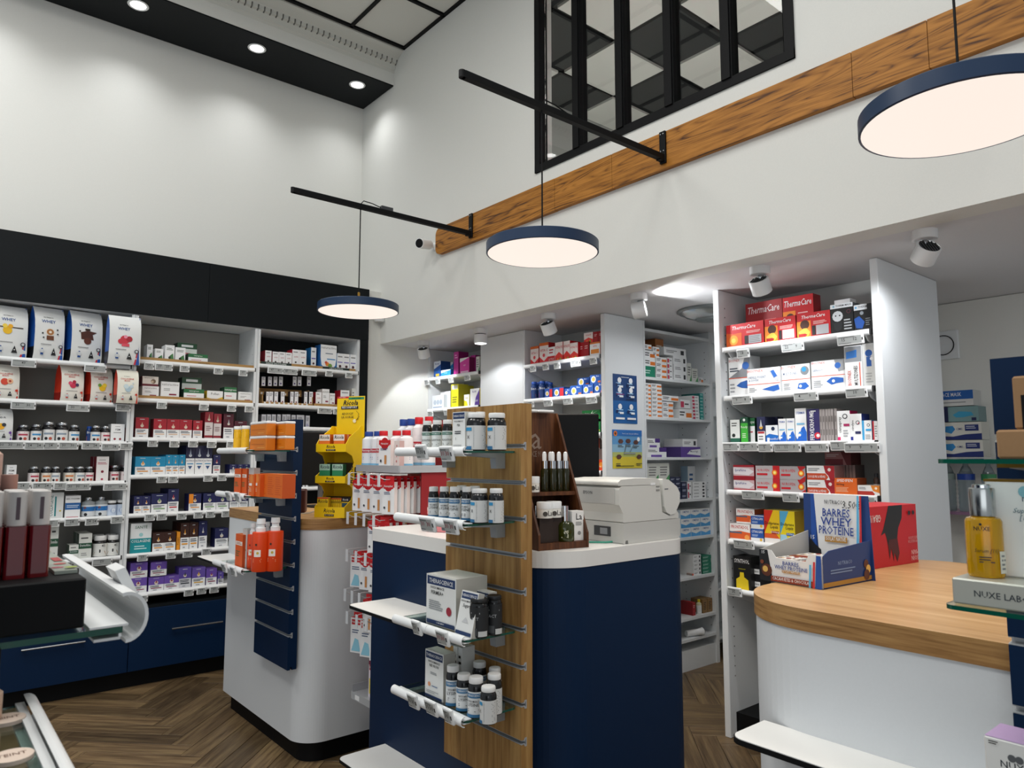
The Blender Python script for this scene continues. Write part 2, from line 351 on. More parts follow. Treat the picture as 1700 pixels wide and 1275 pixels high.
# wooden rail on wall B: boards with end to end joints
bj = [4.30, 3.031, 2.574, 1.259, .972, .45, -.3, -1.1]
be = thing('wooden_wall_beam', 'long golden oak beam of jointed boards with rounded end along upper wall', 'beam', (XB, 0, 2.905))
for k, (a, b) in enumerate(zip(bj[:-1], bj[1:])):
    m_ = MB(); g = .0012
    if k == 0:
        P = rr(b+g, 0, a, .195, (0, .05, .05, 0)); m_.ext([(p[0], p[1]) for p in P], -.032, 0, BEAM, 'X')
    else: m_.ext([(b+g, .001), (a-g, .001), (a-g, .194), (b+g, .194)], -.032, 0, BEAM, 'X')
    bev(m_.build('board', be), .003, 2)
# pendants on wall arms
def pendant(y, lab):
    t = thing('pendant_lamp', lab, 'pendant lamp', (XB-.032, y, 2.945), 0, 'pendant lamps on wall arms')
    a = MB(); a.box(-1.27, -.014, 0, -.01, .014, .024, BLK); a.box(-1.262, -.0139, .0242, -.01, .0139, .030, DARK); a.lathe([(.014, 0), (.014, .03)], BLK, c=(-1.27, 0, 0), n=12); a.build('arm', t)
    b = MB(); b.box(-.012, -.019, -.015, 0, .019, .155, BLK); b.box(-.045, -.016, -.006, -.01, .016, 0, BLK)
    b = bev(b.build('bracket', t), .003)
    for yy, zz in ((-.009, .14), (.009, .14), (-.009, .05), (.009, .05)): MB().lathe([(.004, 0), (.0035, .002)], STEEL, M=Matrix.Translation((-.012, yy, zz)) @ Matrix.Rotation(-pi/2, 4, 'Y'), n=8).build('screw', b)
    zc = -.625; x = -.842
    MB().tube([(x, 0, .03), (x, 0, -.30), (x, 0, zc+.10)], .0035, BLK, 6).build('cord', t)
    MB().tube([(x, 0, .03), (x+.02, 0, .055), (x+.08, 0, .052), (x+.16, 0, .035)], .003, BLK, 6).build('cord', t)
    if y > 3: MB().box(x+.14, -.012, .03, x+.22, .012, .052, mat('#3a3d40', .5)).build('driver_box', t)
    MB().lathe([(.006, 0), (.0075, .004), (.0075, .07), (.003, .074)], BRASS, c=(x, 0, zc+.035), n=12).build('brass_sleeve', t)
    n_ = mat('#0d2c4c', .4); r = .24
    MB().lathe([(.02, .036), (r-.005, .034), (r, .030), (r, -.012), (r-.006, -.014), (r-.006, -.008), (.02, -.006)], n_, c=(x, 0, zc), n=64, caps=False).build('shade', t)
    MB().lathe([(r-.0065, -.011), (r-.0065, -.0125)], PENDE, c=(x, 0, zc), n=64).build('diffuser', t)
    lamp('pendant_glow', 'AREA', (XB-.032+x, y, 2.945+zc-.02), 7, (1, .9, .8), shape='DISK', size=.44)
pendant(3.86, 'navy disc pendant nearest the shelving corner, on its black arm')
pendant(2.22, 'middle navy disc pendant, hanging in front of the beam on long black arm')
pendant(.62, 'largest navy disc pendant, at the upper right edge of the view')
# security camera
t = thing('security_camera', 'small white bullet security camera on the upper wall beside the beam end', 'security camera', (XB, 4.355, 2.985))
MB().lathe([(.032, 0), (.032, .008), (.02, .014)], WPL, M=Matrix.Rotation(-pi/2, 4, 'Y'), n=16).build('mount', t)
MB().tube([(-.01, 0, 0), (-.04, 0, -.005), (-.055, .005, .0)], .009, WPL).build('arm', t)
Mx = Matrix.Translation((-.045, .0, .008)) @ Matrix.Rotation(radians(22), 4, 'Z') @ Matrix.Rotation(radians(-100), 4, 'Y')
MB().lathe([(.026, 0), (.035, .008), (.037, .12), (.036, .135), (.032, .135)], WPL, M=Mx, n=20, caps=True).build('housing', t)
MB().lathe([(.0325, .1352), (.030, .137)], BLK, M=Mx, n=20).build('lens', t)
tag(MB().lathe([(.036, -.02), (.044, -.01), (.045, .015), (.03, .035), (.01, .04)], WPL, n=18).build('motion_detector', None, (2.865, 5.095, 2.545)), 'white domed motion detector in the wall corner', 'detector')
# ceiling spotlights under the lowered ceiling
def spot(y, tilt, rz, lab, on=True, x=3.095, power=60, style=0, size=75):
    t = thing('ceiling_spotlight', lab, 'spotlight', (x, y, ZL), 0, 'white ceiling spotlights')
    MB().lathe([(.048, 0), (.048, -.036), (.045, -.038)], WMET, n=28).build('base', t)
    if style == 1:
        MB().lathe([(.040, -.038), (.040, -.044)], BLK, n=24).build('joint', t)
        MB().lathe([(.047, -.044), (.047, -.105), (.042, -.107)], WMET, n=28).build('head', t)
        MB().lathe([(.041, -.1071), (.041, -.108)], LEDE, n=24).build('lens', t); hz = Vector((0, 0, -.11)); M0 = Matrix.Identity(4)
    else:
        MB().lathe([(.009, -.038), (.012, -.052), (.009, -.06)], STEEL, n=12).build('joint', t)
        M0 = Matrix.Translation((0, 0, -.092)) @ Matrix.Rotation(rz, 4, 'Z') @ Matrix.Rotation(tilt, 4, 'Y')
        MB().lathe([(.040, .036), (.046, .036), (.047, .034), (.047, -.034), (.043, -.038), (.040, -.036)], WMET, M=M0, n=28, caps=False).build('head', t)
        f = MB().lathe([(.0455, .030), (.0455, .028)], mat('#6f7173', .5), M=M0, n=24)
        for k in range(-3, 4): L_ = .04*math.sqrt(max(.05, 1-(k/3.6)**2)); f.box(-L_, k*.011-.002, .029, L_, k*.011+.002, .036, mat('#3c3e40', .5), M=M0)
        f.build('heat_sink', t); MB().lathe([(.0405, -.034), (.0405, -.035)], LEDE, M=M0, n=24).build('lens', t)
        hz = M0 @ Vector((0, 0, -.04))
    q = M0.to_3x3().to_euler() if style == 0 else None
    lo = Vector((x, y, ZL))+hz
    lamp('spot_beam', 'SPOT', lo, power, (.95, .97, 1), tuple(q) if q else (0, 0, 0), spot_size=radians(size), spot_blend=.7 if size < 95 else .25, shadow_soft_size=.03)
R_ = radians
spot(4.787, R_(-28), R_(35), 'white spotlight nearest the side wall, over the niche shelves', power=12, size=112)
spot(4.046, 0, 0, 'white spotlight pointing straight down before the first pillar', style=1, power=11, size=142)
spot(3.331, R_(-32), R_(10), 'white tilted spotlight above the red vitamin boxes', power=14)
spot(2.587, R_(-100), R_(-60), 'white spotlight turned sideways with its bright lens showing', power=16, size=110)
spot(1.837, R_(-34), R_(5), 'white tilted spotlight above the tall cabinet', power=11)
spot(1.102, R_(-50), R_(52), 'white spotlight with ribbed heat sink at far right', power=16, size=90)
for y in (.3, -.5): lamp('back_room_light', 'AREA', (4.6, y, ZL-.03), 2.2, (.95, .97, 1), size=.5)
lamp('passage_light', 'AREA', (4.9, 2.5, ZL-.03), 3.5, (.95, .97, 1), size=.4)
lamp('counter_zone_light', 'AREA', (3.7, 2.55, ZL-.1), 3, (.95, .97, 1), size=.3)
t = thing('ceiling_vent', 'round grey ceiling light dome behind the tall cabinet edge', 'ceiling light', (3.79, 2.60, ZL))
MB().lathe([(.20, 0), (.205, -.012), (.19, -.02), (.175, -.014)], mat('#8d9292', .35, .6), n=32, caps=False).build('rim', t)
MB().lathe([(.176, -.014), (.15, -.04), (.10, -.055), (.02, -.06)], mat('#9aa3a2', .15, 0, trans=.5), n=32).build('dome', t)
MB().lathe([(.09, -.056), (.085, -.066), (.04, -.07)], mat('#7e8484', .3, .4), n=24).build('hub', t)
# ================================================================== wall shelving (three bays) on wall A
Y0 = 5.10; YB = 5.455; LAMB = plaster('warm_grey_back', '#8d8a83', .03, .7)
bx = [-.52, .281, 1.083, 1.884, 2.69]
un = thing('wall_shelving', 'white wall shelving under the broad black fascia, filled with supplements', 'shelving', (1.2, Y0, 0))
def lb(name, mb, par=un): o = mb.build(name, par); o.matrix_parent_inverse = Matrix.Translation(par.location).inverted(); return o
for i, x in enumerate(bx): lb('side_panel', MB().box(x-.011, Y0, .49, x+.011, YB, 2.36, LAM))
for i, x in enumerate(bx):
    if 0 < i < 4: lb('front_strip', MB().box(x-.02, Y0-.006, .50, x-.002, Y0, 2.355, ALU if 0 else LAM).box(x+.002, Y0-.006, .50, x+.02, Y0, 2.355, LAM))
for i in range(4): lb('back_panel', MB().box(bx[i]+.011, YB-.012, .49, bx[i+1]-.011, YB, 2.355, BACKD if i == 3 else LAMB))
lb('top_panel', MB().box(bx[0], Y0, 2.36, 2.72, YB, 2.385, LAM))
lb('fascia', MB().box(bx[0]-.3, Y0-.012, 2.362, 1.53, Y0, 2.775, DARK).box(1.532, Y0-.012, 2.362, 2.768, Y0, 2.775, DARK))
lb('end_post', MB().box(2.70, Y0-.010, .0, 2.768, 5.50, 2.3615, DARK))
lb('fascia_top', MB().box(bx[0]-.3, Y0, 2.752, 2.768, 5.512, 2.775, DARK))
lb('plinth', MB().box(bx[0]-.3, Y0+.05, 0, 2.70, YB, .105, BLK))
lb('cabinet_top', MB().box(bx[0]-.3, Y0-.015, .485, 2.70, YB, .50, DARK))
for a, b in ((-.72, .13), (.333, 1.135), (1.139, 1.94), (1.944, 2.70)):
    if a < 0: a, b = -.47, .329
    f = lb('drawer_front', MB().bbox(a, Y0-.018, .108, b, Y0+.30, .483, NAVY, .002))
    c = (a+b)/2; z = .34
    h = MB().tube([(c-.16, Y0-.045, z), (c+.16, Y0-.045, z)], .006, STEEL); h.box(c-.150, Y0-.045, z-.005, c-.140, Y0-.018, z+.005, STEEL).box(c+.140, Y0-.045, z-.005, c+.150, Y0-.018, z+.005, STEEL)
    h = h.build('handle', f)
dots = MB()
for x in bx[1:4]:
    for yy in (Y0+.06, YB-.06):
        z = .7
        while z < 2.3: dots.box(x-.0115, yy-.0025, z, x+.0115, yy+.0025, z+.005, '#6a6a66'); z += .064
o = lb('peg_holes', dots); o['kind'] = 'stuff'
def shelf_board(par, F, u0, u1, z, depth, nm='shelf', rail=True, th=.016, clips=True, m=None, bracket=False):
    a = F.pt(u0, .004, z); mb = MB(); mb.box(0, 0, -th, u1-u0, depth, 0, m or LAM)
    o = mb.build(nm, par); o.matrix_parent_inverse = Matrix.Translation(par.location).inverted(); o.location = a; o.rotation_euler = (0, 0, F.rot)
    if rail:
        r = MB(); L_ = u1-u0-.004
        r.ext([(-.004+.014*cos(t_), -.008+.0145*sin(t_)) for t_ in [radians(90+15*k) for k in range(13)]]+[(-.001, -.0225), (-.001, .0065)], .006, L_, WPL, 'X')
        r = r.build('price_rail', o)
        for e in (0, 1): MB().box(L_*e-.001+(.003 if e else 0), -.012, -.020, L_*e+.006+(.003 if e else 0), .010, .006, '#1b1c1e' if e else WPL).build('rail_clip', o)
    if bracket:
        for e in (.02, u1-u0-.03): MB().ext([(.0, -th), (depth-.02, -th), (depth-.02, -.14), (depth-.08, -.12), (.03, -.045)], e, e+.006, WMET, 'X').build('bracket', o)
    return o
PT = {}
def price_tag(F, x, y, place, txts='', wide=1, dep=-.030, wpx=None, tilt=10, red=False):
    """electronic shelf label clipped to a rail at photo position x, y"""
    u, z = F.uz(x, y, dep); wd = .062*wide; key = (txts, wide, red)
    if key not in PT:
        b = MB().bbox(-wd/2, 0, -.024, wd/2, .010, .024, WPL, .003).mesh('price_tag')
        s = MB().box(-wd/2+.005, -.0008, -.017, wd/2-.010, .0006, .017, mat('#a9adac', .3))
        s.prints([('r', 0, 0, 1, 1, '#a9adac')], .001, .001, lambda a, c, l: (a, -.0009, c))
        pr = []
        L_ = txts.split() or ['37']
        for i, q in enumerate(L_): pr.append(('t', (i+.5)/len(L_), .52, .42, q, '#8c1d2e' if red else '#16181a', 1, 0, .85/len(L_)))
        pr += [('l', .04, .80, .8, .98, 2, '#3a3d3f'), ('l', .04, .0, .6, .12, 1, '#3a3d3f')]
        s.prints(pr, wd-.016, .034, lambda a, c, l: (a-.003, -.0009-l*.0001, c-.017)); s.box(wd/2-.008, -.0008, -.006, wd/2-.003, .0004, .006, '#202225')
        PT[key] = (b, s.mesh('screen'))
    b, s = PT[key]; o = obj('price_tag', b, None, F.pt(u, dep, z), (radians(-tilt), 0, F.rot)); o.rotation_euler = (Matrix.Rotation(F.rot, 3, 'Z') @ Matrix.Rotation(radians(tilt), 3, 'X')).to_euler()
    obj('screen', s, o); reg(o, 'grey price tag', 'on '+place+' rail', 'price tag', u)
def tags(F, place, L, dep=-.030, dy=3):
    for q in L: price_tag(F, q[0], q[1]+dy, place, q[2] if len(q) > 2 else '37', q[3] if len(q) > 3 else 1, dep)
# ================================================================== packs: carton, jar, pouch, bottle, each of one kind with its print
def cyl(r, arc=1): return lambda u, v, l: ((r+l*.00025)*sin(u/r), -(r+l*.00025)*cos(u/r), v)
def R(a, b, c, d, col): return ('r', a, b, c, d, col)
K = '#16181b'; WH = '#eceded'; NV = '#1b2450'
def drop(x, y, s, c1, c2): return [('d', x, y, s, c1), ('p', [(x-s*.6, y), (x+s*.6, y), (x, y+s*1.4)], c2)]
def gr(top, brand, acc, mid='l'):                         # two-tone carton: coloured top, white lower half
    return dict(b=WH, s=top, t=top, p=[R(0, .46, 1, 1, top)]+drop(.5, .60, .13, '#d9cdbc', acc)+[('l', .3, .88, .7, .94, 1, '#c9cfd4'), ('l', .1, .28, .9, .42, 2, '#333a4a'), R(.15, .20, .85, .25, acc), ('l', .3, .06, .6, .14, 1, '#8a8f96')])
def line(top, name, acc, bot=None, tcol=K): return dict(b=WH, s=WH, t=WH, p=[R(0, .80, 1, 1, top), ('t', .5, .66, .09, name, tcol), ('l', .12, .2, .88, .52, 4, '#8d9299')]+([R(0, 0, 1, .1, bot)] if bot else []))
ST = {
 # cartons: b body, s sides, t top, p front print
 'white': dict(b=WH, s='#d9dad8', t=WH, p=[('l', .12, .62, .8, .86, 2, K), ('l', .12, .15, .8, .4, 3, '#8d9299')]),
 'whitegreen': dict(b=WH, s=WH, t=WH, p=[('l', .15, .7, .85, .86, 2, '#5b6a5c'), ('p', [(.3, .12), (.95, .2), (.85, .55), (.5, .4)], '#3f7a43'), ('d', .5, .3, .14, '#222a22')]),
 'greentop': dict(b=WH, s='#143f2c', t='#1f6a3a', p=[R(0, .68, 1, 1, '#1f6a3a'), ('t', .5, .83, .12, 'naturgreen', WH), ('l', .15, .4, .85, .5, 1, '#c33b54'), R(.1, 0, .9, .06, '#cfd6ce')]),
 'greenbig': dict(b='#dfe3df', s='#132e23', t='#17492c', p=[R(0, .76, 1, 1, '#17492c'), R(.2, .83, .8, .93, WH), ('l', .15, .42, .85, .6, 2, '#c33b54'), ('l', .15, .15, .5, .3, 2, '#888')]),
 'brownflower': dict(b='#e3dcd2', s='#5c2430', t='#a08d80', p=[R(0, 0, 1, .22, '#6a1c2c'), ('t', .4, .85, .16, 'naturactive', '#5f5a55', 0), ('d', .68, .5, .16, '#7b6450'), ('d', .62, .45, .09, '#c8b49b')]),
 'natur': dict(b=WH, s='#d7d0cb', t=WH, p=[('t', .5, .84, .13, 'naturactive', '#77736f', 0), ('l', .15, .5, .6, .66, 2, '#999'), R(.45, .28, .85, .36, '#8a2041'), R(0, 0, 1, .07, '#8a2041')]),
 'yellowfront': dict(b=WH, s='#d8b021', t=WH, p=[('t', .5, .72, .2, 'Pollen', '#444'), ('p', [(0, 0), (1, 0), (1, .5), (.5, .25), (0, .4)], '#e2b81f')]),
 'grred': dict(gr('#a01226', '', '#d9b9a0'), s='#6e0c1b'), 'grdark': gr('#4d0b22', '', '#b9c0c6'), 'grteal': gr('#1389b4', '', '#e0932b'),
 'grnavy': gr('#1c2152', '', '#c3c8cc'), 'grnavyo': gr('#1c2152', '', '#e0932b'), 'grnavyg': gr('#1c2152', '', '#6b9a52'), 'grnavyr': gr('#1c2152', '', '#c0393f'),
 'grbrown': gr('#3a1d15', '', '#e39a2b'), 'grpurp': gr('#6a4da8', '', '#8c1d4a'), 'grpurpo': gr('#6550a4', '', '#d8a52d'), 'grpurpk': dict(gr('#59489c', '', '#2f3640'), b='#cfd0d4'),
 'orangecorner': dict(gr('#1c2152', '', '#e0932b'), p=gr('#1c2152', '', '#e0932b')['p']+[R(0, .46, .35, 1, '#e58a22')]),
 'amber': dict(b='#e0901f', s='#b5690f', t='#e0901f', p=[('v', .5, .5, .55, 'TONIC', '#3a220d')]),
 'ccoll': dict(b='#e6eaea', s='#c6cccb', t='#e6eaea', p=[R(0, 0, 1, .5, '#0f8f97'), ('t', .5, .86, .09, 'SANTÉ', '#3e6b4b'), ('d', .5, .62, .10, '#9fd0d3'), ('t', .5, .40, .09, 'COLLAGENE', WH), ('l', .2, .12, .8, .28, 2, '#bfe3e3')]),
 'tallred': dict(b='#d8d0ce', s='#7c1022', t='#8c1226', p=[R(0, .62, 1, 1, '#8c1226')]+drop(.5, .72, .16, '#d9cdbc', '#b3a58e')+[('l', .15, .3, .85, .5, 3, '#8c6f72'), R(0, .06, 1, .14, '#8c1226')]),
 'tallnavy': dict(b=WH, s='#14183d', t='#14183d', p=[R(0, .56, 1, 1, '#14183d')]+drop(.5, .66, .18, '#c3c8cc', '#9aa3b4')+[('t', .5, .47, .055, 'ACTIVUS', '#22315e'), R(.15, .36, .85, .39, '#2f8dbb'), ('p', [(.25, .3), (.75, .3), (.5, .18)], '#2c4c7a')]),
 'smallbox': dict(b=K, s='#141018', t=K, p=[R(.12, .02, .92, .98, '#d9d9dc'), ('l', .22, .62, .82, .9, 3, '#4b4b52'), ('d', .5, .25, .18, '#4b3d7a')]),
 'smallboxr': dict(b=K, s='#141018', t=K, p=[R(.12, .02, .92, .98, '#e2e2e4'), ('l', .22, .62, .82, .9, 3, '#4b4b52'), ('d', .5, .22, .16, '#7d1e2b')]),
 'smallgrey': dict(b='#b9bbc0', s='#6c6d74', t='#c9cbcf', p=[('l', .15, .55, .85, .85, 3, '#3d3d46'), ('l', .15, .15, .85, .35, 2, '#5a4f9a')]),
 'redwhite': dict(b=WH, s='#a51b2d', t='#d8d3d0', p=[('p', [(0, 0), (1, 0), (1, .1), (.5, .2), (0, .12)], '#b02033'), ('l', .15, .8, .85, .92, 1, '#888'), ('t', .55, .6, .09, 'activ', '#b02033'), ('d', .5, .3, .13, '#3b302c')]),
 'bigblue': dict(b=WH, s='#1b5c9c', t='#e8ecef', p=[('p', [(0, 0), (1, 0), (1, .5), (.93, .2), (.7, .05), (.3, .05), (.07, .2), (0, .5)], '#1f77b8'), ('t', .5, .88, .10, 'naturactive', '#77736f', 0), ('l', .3, .62, .8, .7, 1, '#6c7a86'), R(.4, .42, .92, .46, '#2f86c0'), ('d', .42, .24, .12, '#e0862a'), ('d', .6, .18, .13, '#6d9a3c'), ('d', .34, .3, .08, '#c94a2c')]),
 'bluewhite': dict(b=WH, s='#2a7fc0', t=WH, p=[R(0, 0, 1, .12, '#2a86c6'), ('l', .15, .75, .85, .88, 1, '#777'), R(.12, .48, .88, .53, '#6a5bb0'), ('d', .5, .28, .2, '#4a2325')]),
 'navypill': dict(b='#1c58a8', s='#123c78', t='#1b57a6', p=[('p', [(0, .55), (1, .8), (1, 1), (0, 1)], '#dfe6ef'), ('t', .5, .84, .12, 'Novail', '#1c3c80'), R(.3, .12, .8, .26, '#f0c33a')]),
 'bluefold': dict(b='#2b8fd0', s='#1c5fa0', t='#dfe9f2', p=[('p', [(0, .6), (1, .9), (1, 1), (0, 1)], '#f4f6f8'), ('t', .5, .55, .18, 'Prevail', WH)]),
 'magenta': dict(b='#b8268c', s='#8d1b68', t='#b8268c', p=[('l', .2, .7, .8, .9, 2, '#e7b3d6')]),
 'pinkbox': dict(b='#d83aa0', s='#7c1c52', t='#d83aa0', p=[('p', [(0, .75), (1, 1), (0, 1)], WH), ('t', .5, .55, .10, 'nuit', WH), R(.1, .08, .9, .2, '#f0c8e2')]),
 'whiterings': dict(b='#e8edf2', s='#cdd4da', t='#e8edf2', p=[('d', .25, .5, .12, '#b9c6d4'), ('d', .5, .5, .12, '#b9c6d4'), ('d', .75, .5, .12, '#b9c6d4'), ('l', .1, .1, .9, .22, 1, '#7d92b4')]),
 'yellowbox': dict(b='#e3dd1c', s='#9c9414', t='#e8e46a', p=[R(.1, .78, .9, .95, '#d7d6c8'), ('l', .15, .2, .85, .5, 3, '#7c7a1a')]),
 'yellowwhite': dict(b=WH, s='#b5ad20', t=WH, p=[('p', [(0, 0), (.8, 0), (.5, .45), (0, .55)], '#e3dd1c'), ('t', .5, .72, .14, 'baby', '#c7b91e')]),
 'purplewhite': dict(b=WH, s='#b9a81e', t=WH, p=[('p', [(.45, 0), (1, 0), (1, .95), (.6, .5)], '#5a3a94'), ('t', .42, .82, .12, 'Acidil', '#44338a'), ('t', .6, .3, .12, 'Acidil', WH)]),
 'vitred': dict(b='#eee3df', s='#b3161c', t='#c8261c', p=[('p', [(0, .0), (1, 0), (1, .35), (.5, .12), (0, .35)], '#e0343b'), R(0, .86, 1, 1, '#d8661f'), ('t', .5, .62, .12, 'VITA C', '#c92d3a'), ('d', .5, .4, .14, '#d94a50')]),
 'vitred2': dict(b='#f2e6e2', s='#c5101a', t='#cf1d22', p=[('p', [(0, 0), (1, 0), (1, .3), (.5, .5), (0, .3)], '#e2362f'), ('t', .5, .72, .12, 'VITALITÉ', '#d7262f'), ('d', .35, .12, .10, '#f08a24'), ('d', .7, .14, .10, '#8bb53c')]),
 'redbox': dict(b='#a3131c', s='#7c0d15', t='#b7161f', p=[('l', .2, .55, .8, .8, 2, '#e0b6b6')]),
 'orangewhite': dict(b=WH, s='#b9460f', t='#d9731f', p=[R(0, .88, 1, 1, '#d9731f'), R(.1, .2, .9, .5, '#e58a2a'), ('t', .5, .7, .12, 'VITA', '#d7262f')]),
 'whitered': dict(b=WH, s=WH, t=WH, p=[R(0, 0, 1, .42, '#c92127'), ('l', .2, .55, .8, .9, 2, '#b23'), ('t', .5, .2, .12, 'LITTLE', WH), R(0, 0, 1, .07, '#54a23c')]),
 'bionblue': dict(b='#1c4f9c', s='#12356e', t='#173f80', p=[('d', .32, .5, .22, '#d9dde3'), ('d', .32, .5, .14, '#d6b54a'), ('t', .7, .8, .16, 'Bion', WH), R(.72, .1, .95, .3, '#e0702a')]),
 'bionred': dict(b='#1c4f9c', s='#12356e', t='#173f80', p=[('d', .32, .5, .22, '#d9dde3'), ('d', .32, .5, .14, '#d6b54a'), R(.62, .1, .98, .9, '#c9242f')]),
 'bigreen': dict(b='#0f7a3a', s='#0b4f28', t='#0f7a3a', p=[('p', [(.5, .5), (.9, .95), (.55, .6), (.62, .98), (.48, .62)], '#e5f2e0'), ('p', [(.5, .5), (.1, .2), (.45, .42), (.42, .1), (.54, .4)], '#a6d3a0'), ('t', .3, .62, .16, 'Berroc', WH), ('d', .85, .25, .08, '#e3c23c')]),
 'orangepk': dict(b='#e2481c', s='#8a7b73', t='#c9a79a', p=[('d', .7, .55, .22, '#f0932c'), ('t', .4, .4, .16, 'Orofor', WH), R(0, 0, 1, .08, '#f2e9e2')]),
 'greyback': dict(b='#7c6c68', s='#5e5250', t='#8a7a76', p=[]),
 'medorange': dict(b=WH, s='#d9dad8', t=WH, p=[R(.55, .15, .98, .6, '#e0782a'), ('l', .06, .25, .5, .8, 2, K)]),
 'medgreen': dict(b='#1b7f63', s='#125a46', t='#20896b', p=[('l', .06, .3, .7, .7, 2, '#bfe0d4')]),
 'medteal': dict(b='#2f9a94', s='#1f6b67', t='#3aa8a0', p=[('l', .1, .3, .9, .7, 1, '#d6efed')]),
 'medpink': dict(b=WH, s='#d9dad8', t=WH, p=[R(0, .1, .35, .8, '#c23a5a'), ('l', .42, .3, .9, .7, 1, '#555')]),
 'medblue': dict(b=WH, s='#c9d6df', t=WH, p=[('p', [(0, 0), (1, 0), (1, .5), (.5, .28), (0, .5)], '#4c9fd8'), ('t', .5, .74, .22, 'OMEPRA', '#2a5d96')]),
 'mednavy': dict(b='#232a4a', s='#171c33', t='#3b4164', p=[('l', .1, .3, .9, .7, 2, '#b9c0d4')]),
 'medpurp': dict(b=WH, s=WH, t=WH, p=[R(.62, .55, 1, 1, '#4b2f7c'), R(.2, .02, .75, .25, '#6a4aa0'), ('l', .06, .5, .55, .8, 2, '#555')]),
 'medlilac': dict(b='#5c3f94', s='#43306d', t='#7b62ad', p=[('p', [(.3, .3), (1, .15), (1, .8), (.5, .7)], WH), ('t', .68, .55, .2, 'Meteologic', '#43306d')]),
 'medwhite': dict(b=WH, s='#c9cac8', t=WH, p=[('l', .1, .3, .6, .7, 2, '#777'), R(.75, .2, .9, .75, '#2b2e33')]),
 'medcream': dict(b='#d6d8d0', s='#bfc1ba', t=WH, p=[('l', .15, .3, .85, .85, 4, '#777'), ('p', [(.5, 0), (1, 0), (1, .4)], '#4f9a5e')]),
 'medbrown': dict(b='#b4713e', s='#8d552c', t='#9d5e31', p=[('l', .15, .3, .85, .7, 2, '#f0e0d0')]),
 'meddrop': dict(b=WH, s='#a9c4d8', t='#2a5d96', p=[R(0, 0, 1, .3, '#3d7fb8'), ('l', .2, .5, .8, .8, 2, '#2a5d96'), ('t', .5, .42, .1, 'OCULAE', '#2a5d96')]),
 'kraftmed': dict(b='#8d6a3c', s='#7a5a32', t='#9c7947', p=[('l', .2, .2, .8, .8, 5, '#3d2c18')]),
 # tall cabinet
 'thermal': dict(b='#d01820', s='#8c0f16', t='#b3151c', p=[('t', .48, .82, .15, 'ThermaCare', WH, 2, .25, .86), ('p', [(0, 0), (.42, 0), (.42, .62), (.2, .6), (0, .66)], '#e8641c'), ('d', .2, .34, .12, '#f6a52c'), ('d', .2, .32, .06, '#f8d256'), ('l', .55, .55, .95, .66, 2, '#f3c9c4'), R(.50, .12, .60, .46, '#241c1e'), R(.61, .12, .94, .46, '#b9bcc0'), ('l', .63, .15, .92, .43, 4, '#8a8d90')]),
 'thermdark': dict(b='#9c141b', s='#6c0c12', t='#8a1118', p=[('t', .5, .82, .15, 'ThermaCare', '#e8dede', 2, .25, .86), ('p', [(0, 0), (.55, 0), (.5, .55), (.1, .5)], '#d8741f'), ('d', .22, .22, .1, '#f0b347'), ('l', .55, .5, .95, .62, 2, '#dca8a4'), R(.62, .15, .98, .42, '#6b6e72')]),
 'thermneck': dict(b='#c8171f', s='#8c0f16', t='#a3131a', p=[('t', .5, .84, .13, 'ThermaCare', WH, 2, .25, .9), ('p', [(0, 0), (.42, 0), (.42, .7), (0, .7)], '#f08a24'), ('d', .24, .56, .14, '#4a2418'), ('p', [(.05, .3), (.2, .42), (.3, .42), (.4, .25), (.3, .05), (.1, .05)], '#f8c04a'), ('l', .5, .52, .95, .66, 3, '#f0c4c0'), R(.46, .12, .56, .48, '#241c1e'), R(.58, .12, .95, .48, '#b9bcc0'), ('p', [(.05, .1), (.25, .1), (.32, .16), (.25, .22), (.05, .22)], '#a5121a')]),
 'blackface': dict(b='#101214', s='#2b2d30', t='#e4e6e8', p=[R(0, .86, 1, 1, '#dfe3e6'), ('d', .15, .93, .05, '#7fb2c8'), ('t', .6, .93, .06, 'THERM MASK', K), ('d', .32, .60, .24, '#c9ced2'), ('p', [(.10, .40), (.55, .40), (.48, .18), (.3, .08), (.18, .2)], '#202428'), ('d', .24, .62, .035, K), ('d', .42, .62, .035, K), ('d', .82, .72, .09, '#6a3040'), ('d', .82, .72, .07, '#101214'), ('l', .6, .12, .95, .5, 4, '#aeb3b7')]),
 'blackblue': dict(b='#101214', s='#2b2d30', t='#dfe3e6', p=[R(0, .80, .75, 1, '#c9cdd0'), ('d', .12, .9, .06, '#5a9fc8'), ('t', .5, .9, .07, 'THERM', K), ('p', [(0, .5), (.3, .58), (.6, .35), (.45, .12), (.1, .15)], '#1f4f9c'), ('d', .45, .68, .11, '#7c8288'), ('l', .65, .2, .95, .5, 4, '#8a8f93')]),
 'fleshbox': dict(b=WH, s='#c3c5c6', t='#d6d7d8', p=[('t', .27, .90, .06, 'BIOSYNEX', '#c84a3c', 1, 0, .5), ('p', [(0, .48), (1, .48), (1, 1), (.75, .95), (.62, .7)], '#8a8d92'), ('d', .8, .76, .16, '#2a66b8'), R(0, .46, 1, .48, '#d9532f'), ('p', [(.35, .28), (.6, .22), (.9, .2), (.95, .3), (.85, .4), (.55, .36)], '#1f5cae'), ('l', .06, .62, .5, .74, 2, '#3a4656'), ('l', .06, .1, .3, .36, 3, '#9a9da0')]),
